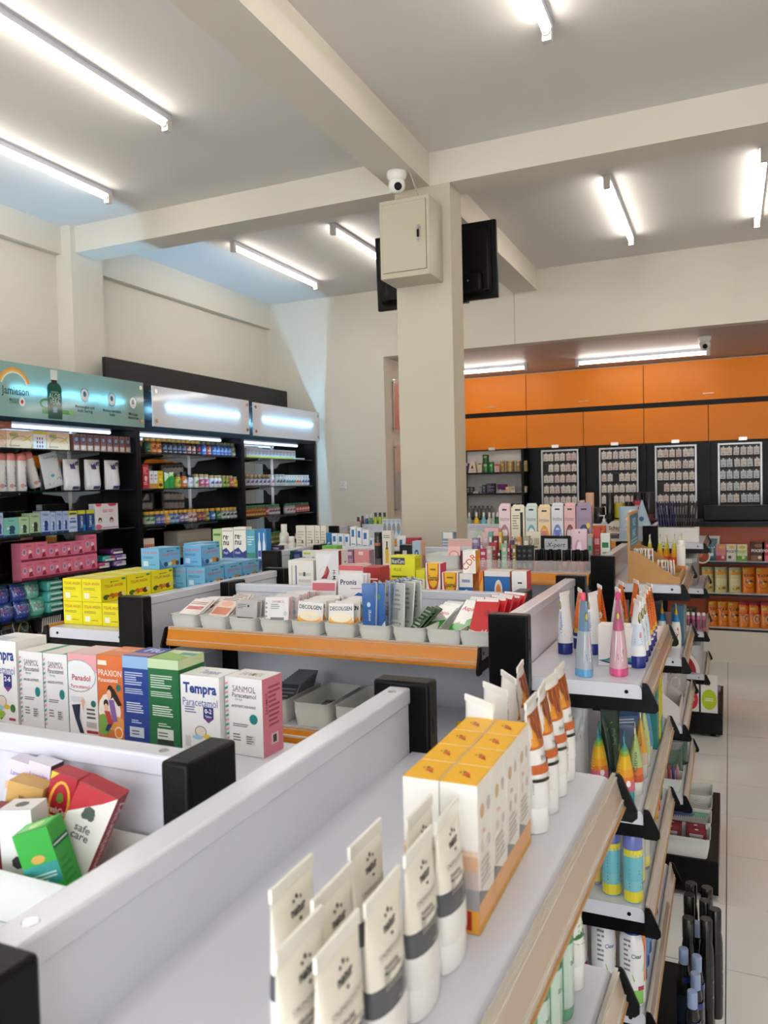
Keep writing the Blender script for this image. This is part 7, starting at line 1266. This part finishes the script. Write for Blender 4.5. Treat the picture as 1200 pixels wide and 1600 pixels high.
# ================================================================ open shelves left of the peg cases
YN_ = 7.985
def NB(p0, p1, yt, z, c, lb, dsl=(), name='carton', cat='box', d=.08): return SB(cat, p0, p1, yt, YN_, z, d, c, lb+' on the niche shelf', dsl, name=name)
z = SZN[0]
NB(724.5, 730.5, 724, z, '24346A', 'navy box with pale top next to the column', [('r', 0, .75, 1, 1, 'E0C4BC')])
b = MB('card'); b.loft([[(-.043, -.03, 0), (.043, -.03, 0), (.043, .03, 0), (-.043, .03, 0)], [(-.024, -.018, .115), (.024, -.018, .115), (.024, .018, .115), (-.024, .018, .115)]], 'E6D6BE', sm=False); M = lambda u, v, k: (u, -.03+v*.104-k-.0004, v); b.poly(M, [(-.016, .045), (.016, .045), (0, .085)], '3A342E'); b.lines(M, -.03, .012, .03, .03, 2, 'A99A84', 2)
put('gift_box', 'box', b, (ay(738, 730, 8.0).x, 8.02, z), 0, 'cream tapered box with dark triangle on the niche shelf')
NB(746, 752.5, 723, z, 'DCD4B8', 'narrow cream carton beside the green tins', [('r', .2, .8, .8, .92, '5A5A3A'), ('l', .2, .2, .8, .6, 4, 'B8AE94', 2)])
def tin(px0, px1, yt, zb, c, lid, lb, nm='milk_tin'):
    a_, c_ = ay(px0, yt, YN_).x, ay(px1, yt, YN_).x; r = (c_-a_)/2; h = ay((px0+px1)/2, yt, YN_).z-zb
    b = MB('metallic'); b.lathe([(r, 0), (r, h*.9)], 16, c, 'plastic'); M = lambda u, v, k: ((r+.0008+k)*math.sin(u/r), -(r+.0008+k)*math.cos(u/r), v); b.lines(M, -r*.8, h*.2, r*.8, h*.6, 4, 'C9D8B8' if lid[0] != 'C' else '8A6A3A', 3, .4, 'card'); b.ell(M, 0, h*.68, r*.5, h*.1, 'D9E0C0' if lid[0] != 'C' else 'E6D8A8', 9, 'card')
    q = MB('plastic'); q.lathe([(r*1.03, h*.9), (r*1.03, h*.985), (r*.98, h)], 16, lid); put(nm, 'tin', (b, q), ((a_+c_)/2, YN_+r, zb), 0, lb+' on the niche shelf')
tin(753, 762.5, 722, z, '2F7A34', '1E5A28', 'green tin, left one under its twin')
zt = ay(757, 722, YN_).z; tin(752.5, 762.5, 710.5, zt+.0012, '2A5F24', '1E4A1E', 'dark green tin stacked on the left green tin')
tin(763, 771, 722, z, '2F8A44', '1E5A28', 'green tin, right one')
NB(772.5, 780, 725.5, z, 'E0BFB0', 'small cream and red carton right of the green tins', [('r', 0, .78, 1, 1, 'C0503C'), ('l', .2, .2, .8, .6, 3, 'B88A80', 2)])
for i, (a_, b_) in enumerate([(781, 788), (789.5, 802), (805.5, 813), (813.5, 823)]): tin(a_, b_, 720, z, 'A9884A', 'C9B078', f'gold tin, {nth(i)} from the left')
z = SZN[1]
for a_, b_, yt, c, lb in [(729, 734, 761, '2A2A30', 'black carton at the left of the second'), (734.5, 739, 761, '3A2A4A', 'plum carton at the left of the second'), (739.5, 747, 768, 'E6DCC4', 'small cream carton'), (747.5, 752, 773, 'E9E4DA', 'tiny white carton'), (749, 753, 760, '6A7080', 'grey carton'), (753.5, 758.5, 757.5, '3A4668', 'slate blue carton'), (760, 773, 755.5, '2A2440', 'tall stack-like dark violet carton'), (776, 781.5, 765, 'D6C4D0', 'lilac carton'), (782, 789, 766, 'D9D4CC', 'white and navy carton'), (777, 791, 757, '6A1F68', 'magenta-topped wide carton'), (790, 796.5, 761, 'EBD9B4', 'cream and orange bottle carton'), (797, 804.5, 760, 'E6D2B8', 'cream tall carton'), (806, 815, 769, 'D6D2CC', 'white carton under the black one'), (816, 822, 760, 'EAD6B8', 'cream and orange carton at shelf end')]:
    zz = z; dd = .08; yy = YN_
    if 'magenta' in lb: SB('box', a_, b_, yt, YN_+.07, z, .05, c, lb+' on the niche shelf', [('r', 0, .6, 1, 1, '7A2478')], name='carton'); continue
    dsl = [('r', .15, .55, .85, .8, 'E8A04A' if 'orange' in lb else '9A948C'), ('l', .2, .15, .8, .45, 3, 'B8B0A8', 2)]
    if 'violet' in lb: dsl = [('r', .05, .3, .9, .36, 'B8A0C0'), ('r', .05, .62, .9, .68, 'C9B4C8'), ('l', .1, .1, .8, .25, 2, '8A7AA0', 2), ('l', .1, .42, .8, .56, 2, '8A7AA0', 3), ('l', .1, .75, .8, .9, 2, '8A7AA0', 4)]
    NB(a_, b_, yt, zz, c, lb, dsl, d=.05)
z = SZN[2]; o = None
gl = bottle(.022, .13, .01, '8A8A84', '55524E', None, m='liquid', n=12)
for i, px in enumerate((735, 742, 748, 754, 761, 768)):
    p = (ay(px, 795, 8.03).x, 8.05, z); lb = f'clear glass bottle, {nth(i)} from the left on the lowest niche shelf'
    o = again(o, p, 0, lb) if o else put('glass_bottle', 'bottle', gl, p, 0, lb, 'clear glass bottles in the niche')
o = None; bk = bottle(.03, .15, .02, '1C1A1A', '2A2624', (.2, .6, '8A8680'), n=14)
for i, px in enumerate((801, 808.5, 816.5)):
    p = (ay(px, 795, 8.03).x, 8.05, z); lb = f'black labelled jar, {nth(i)} from the left on the lowest niche shelf'
    o = again(o, p, 0, lb) if o else put('cosmetic_jar', 'jar', bk, p, 0, lb, 'black jars in the niche')
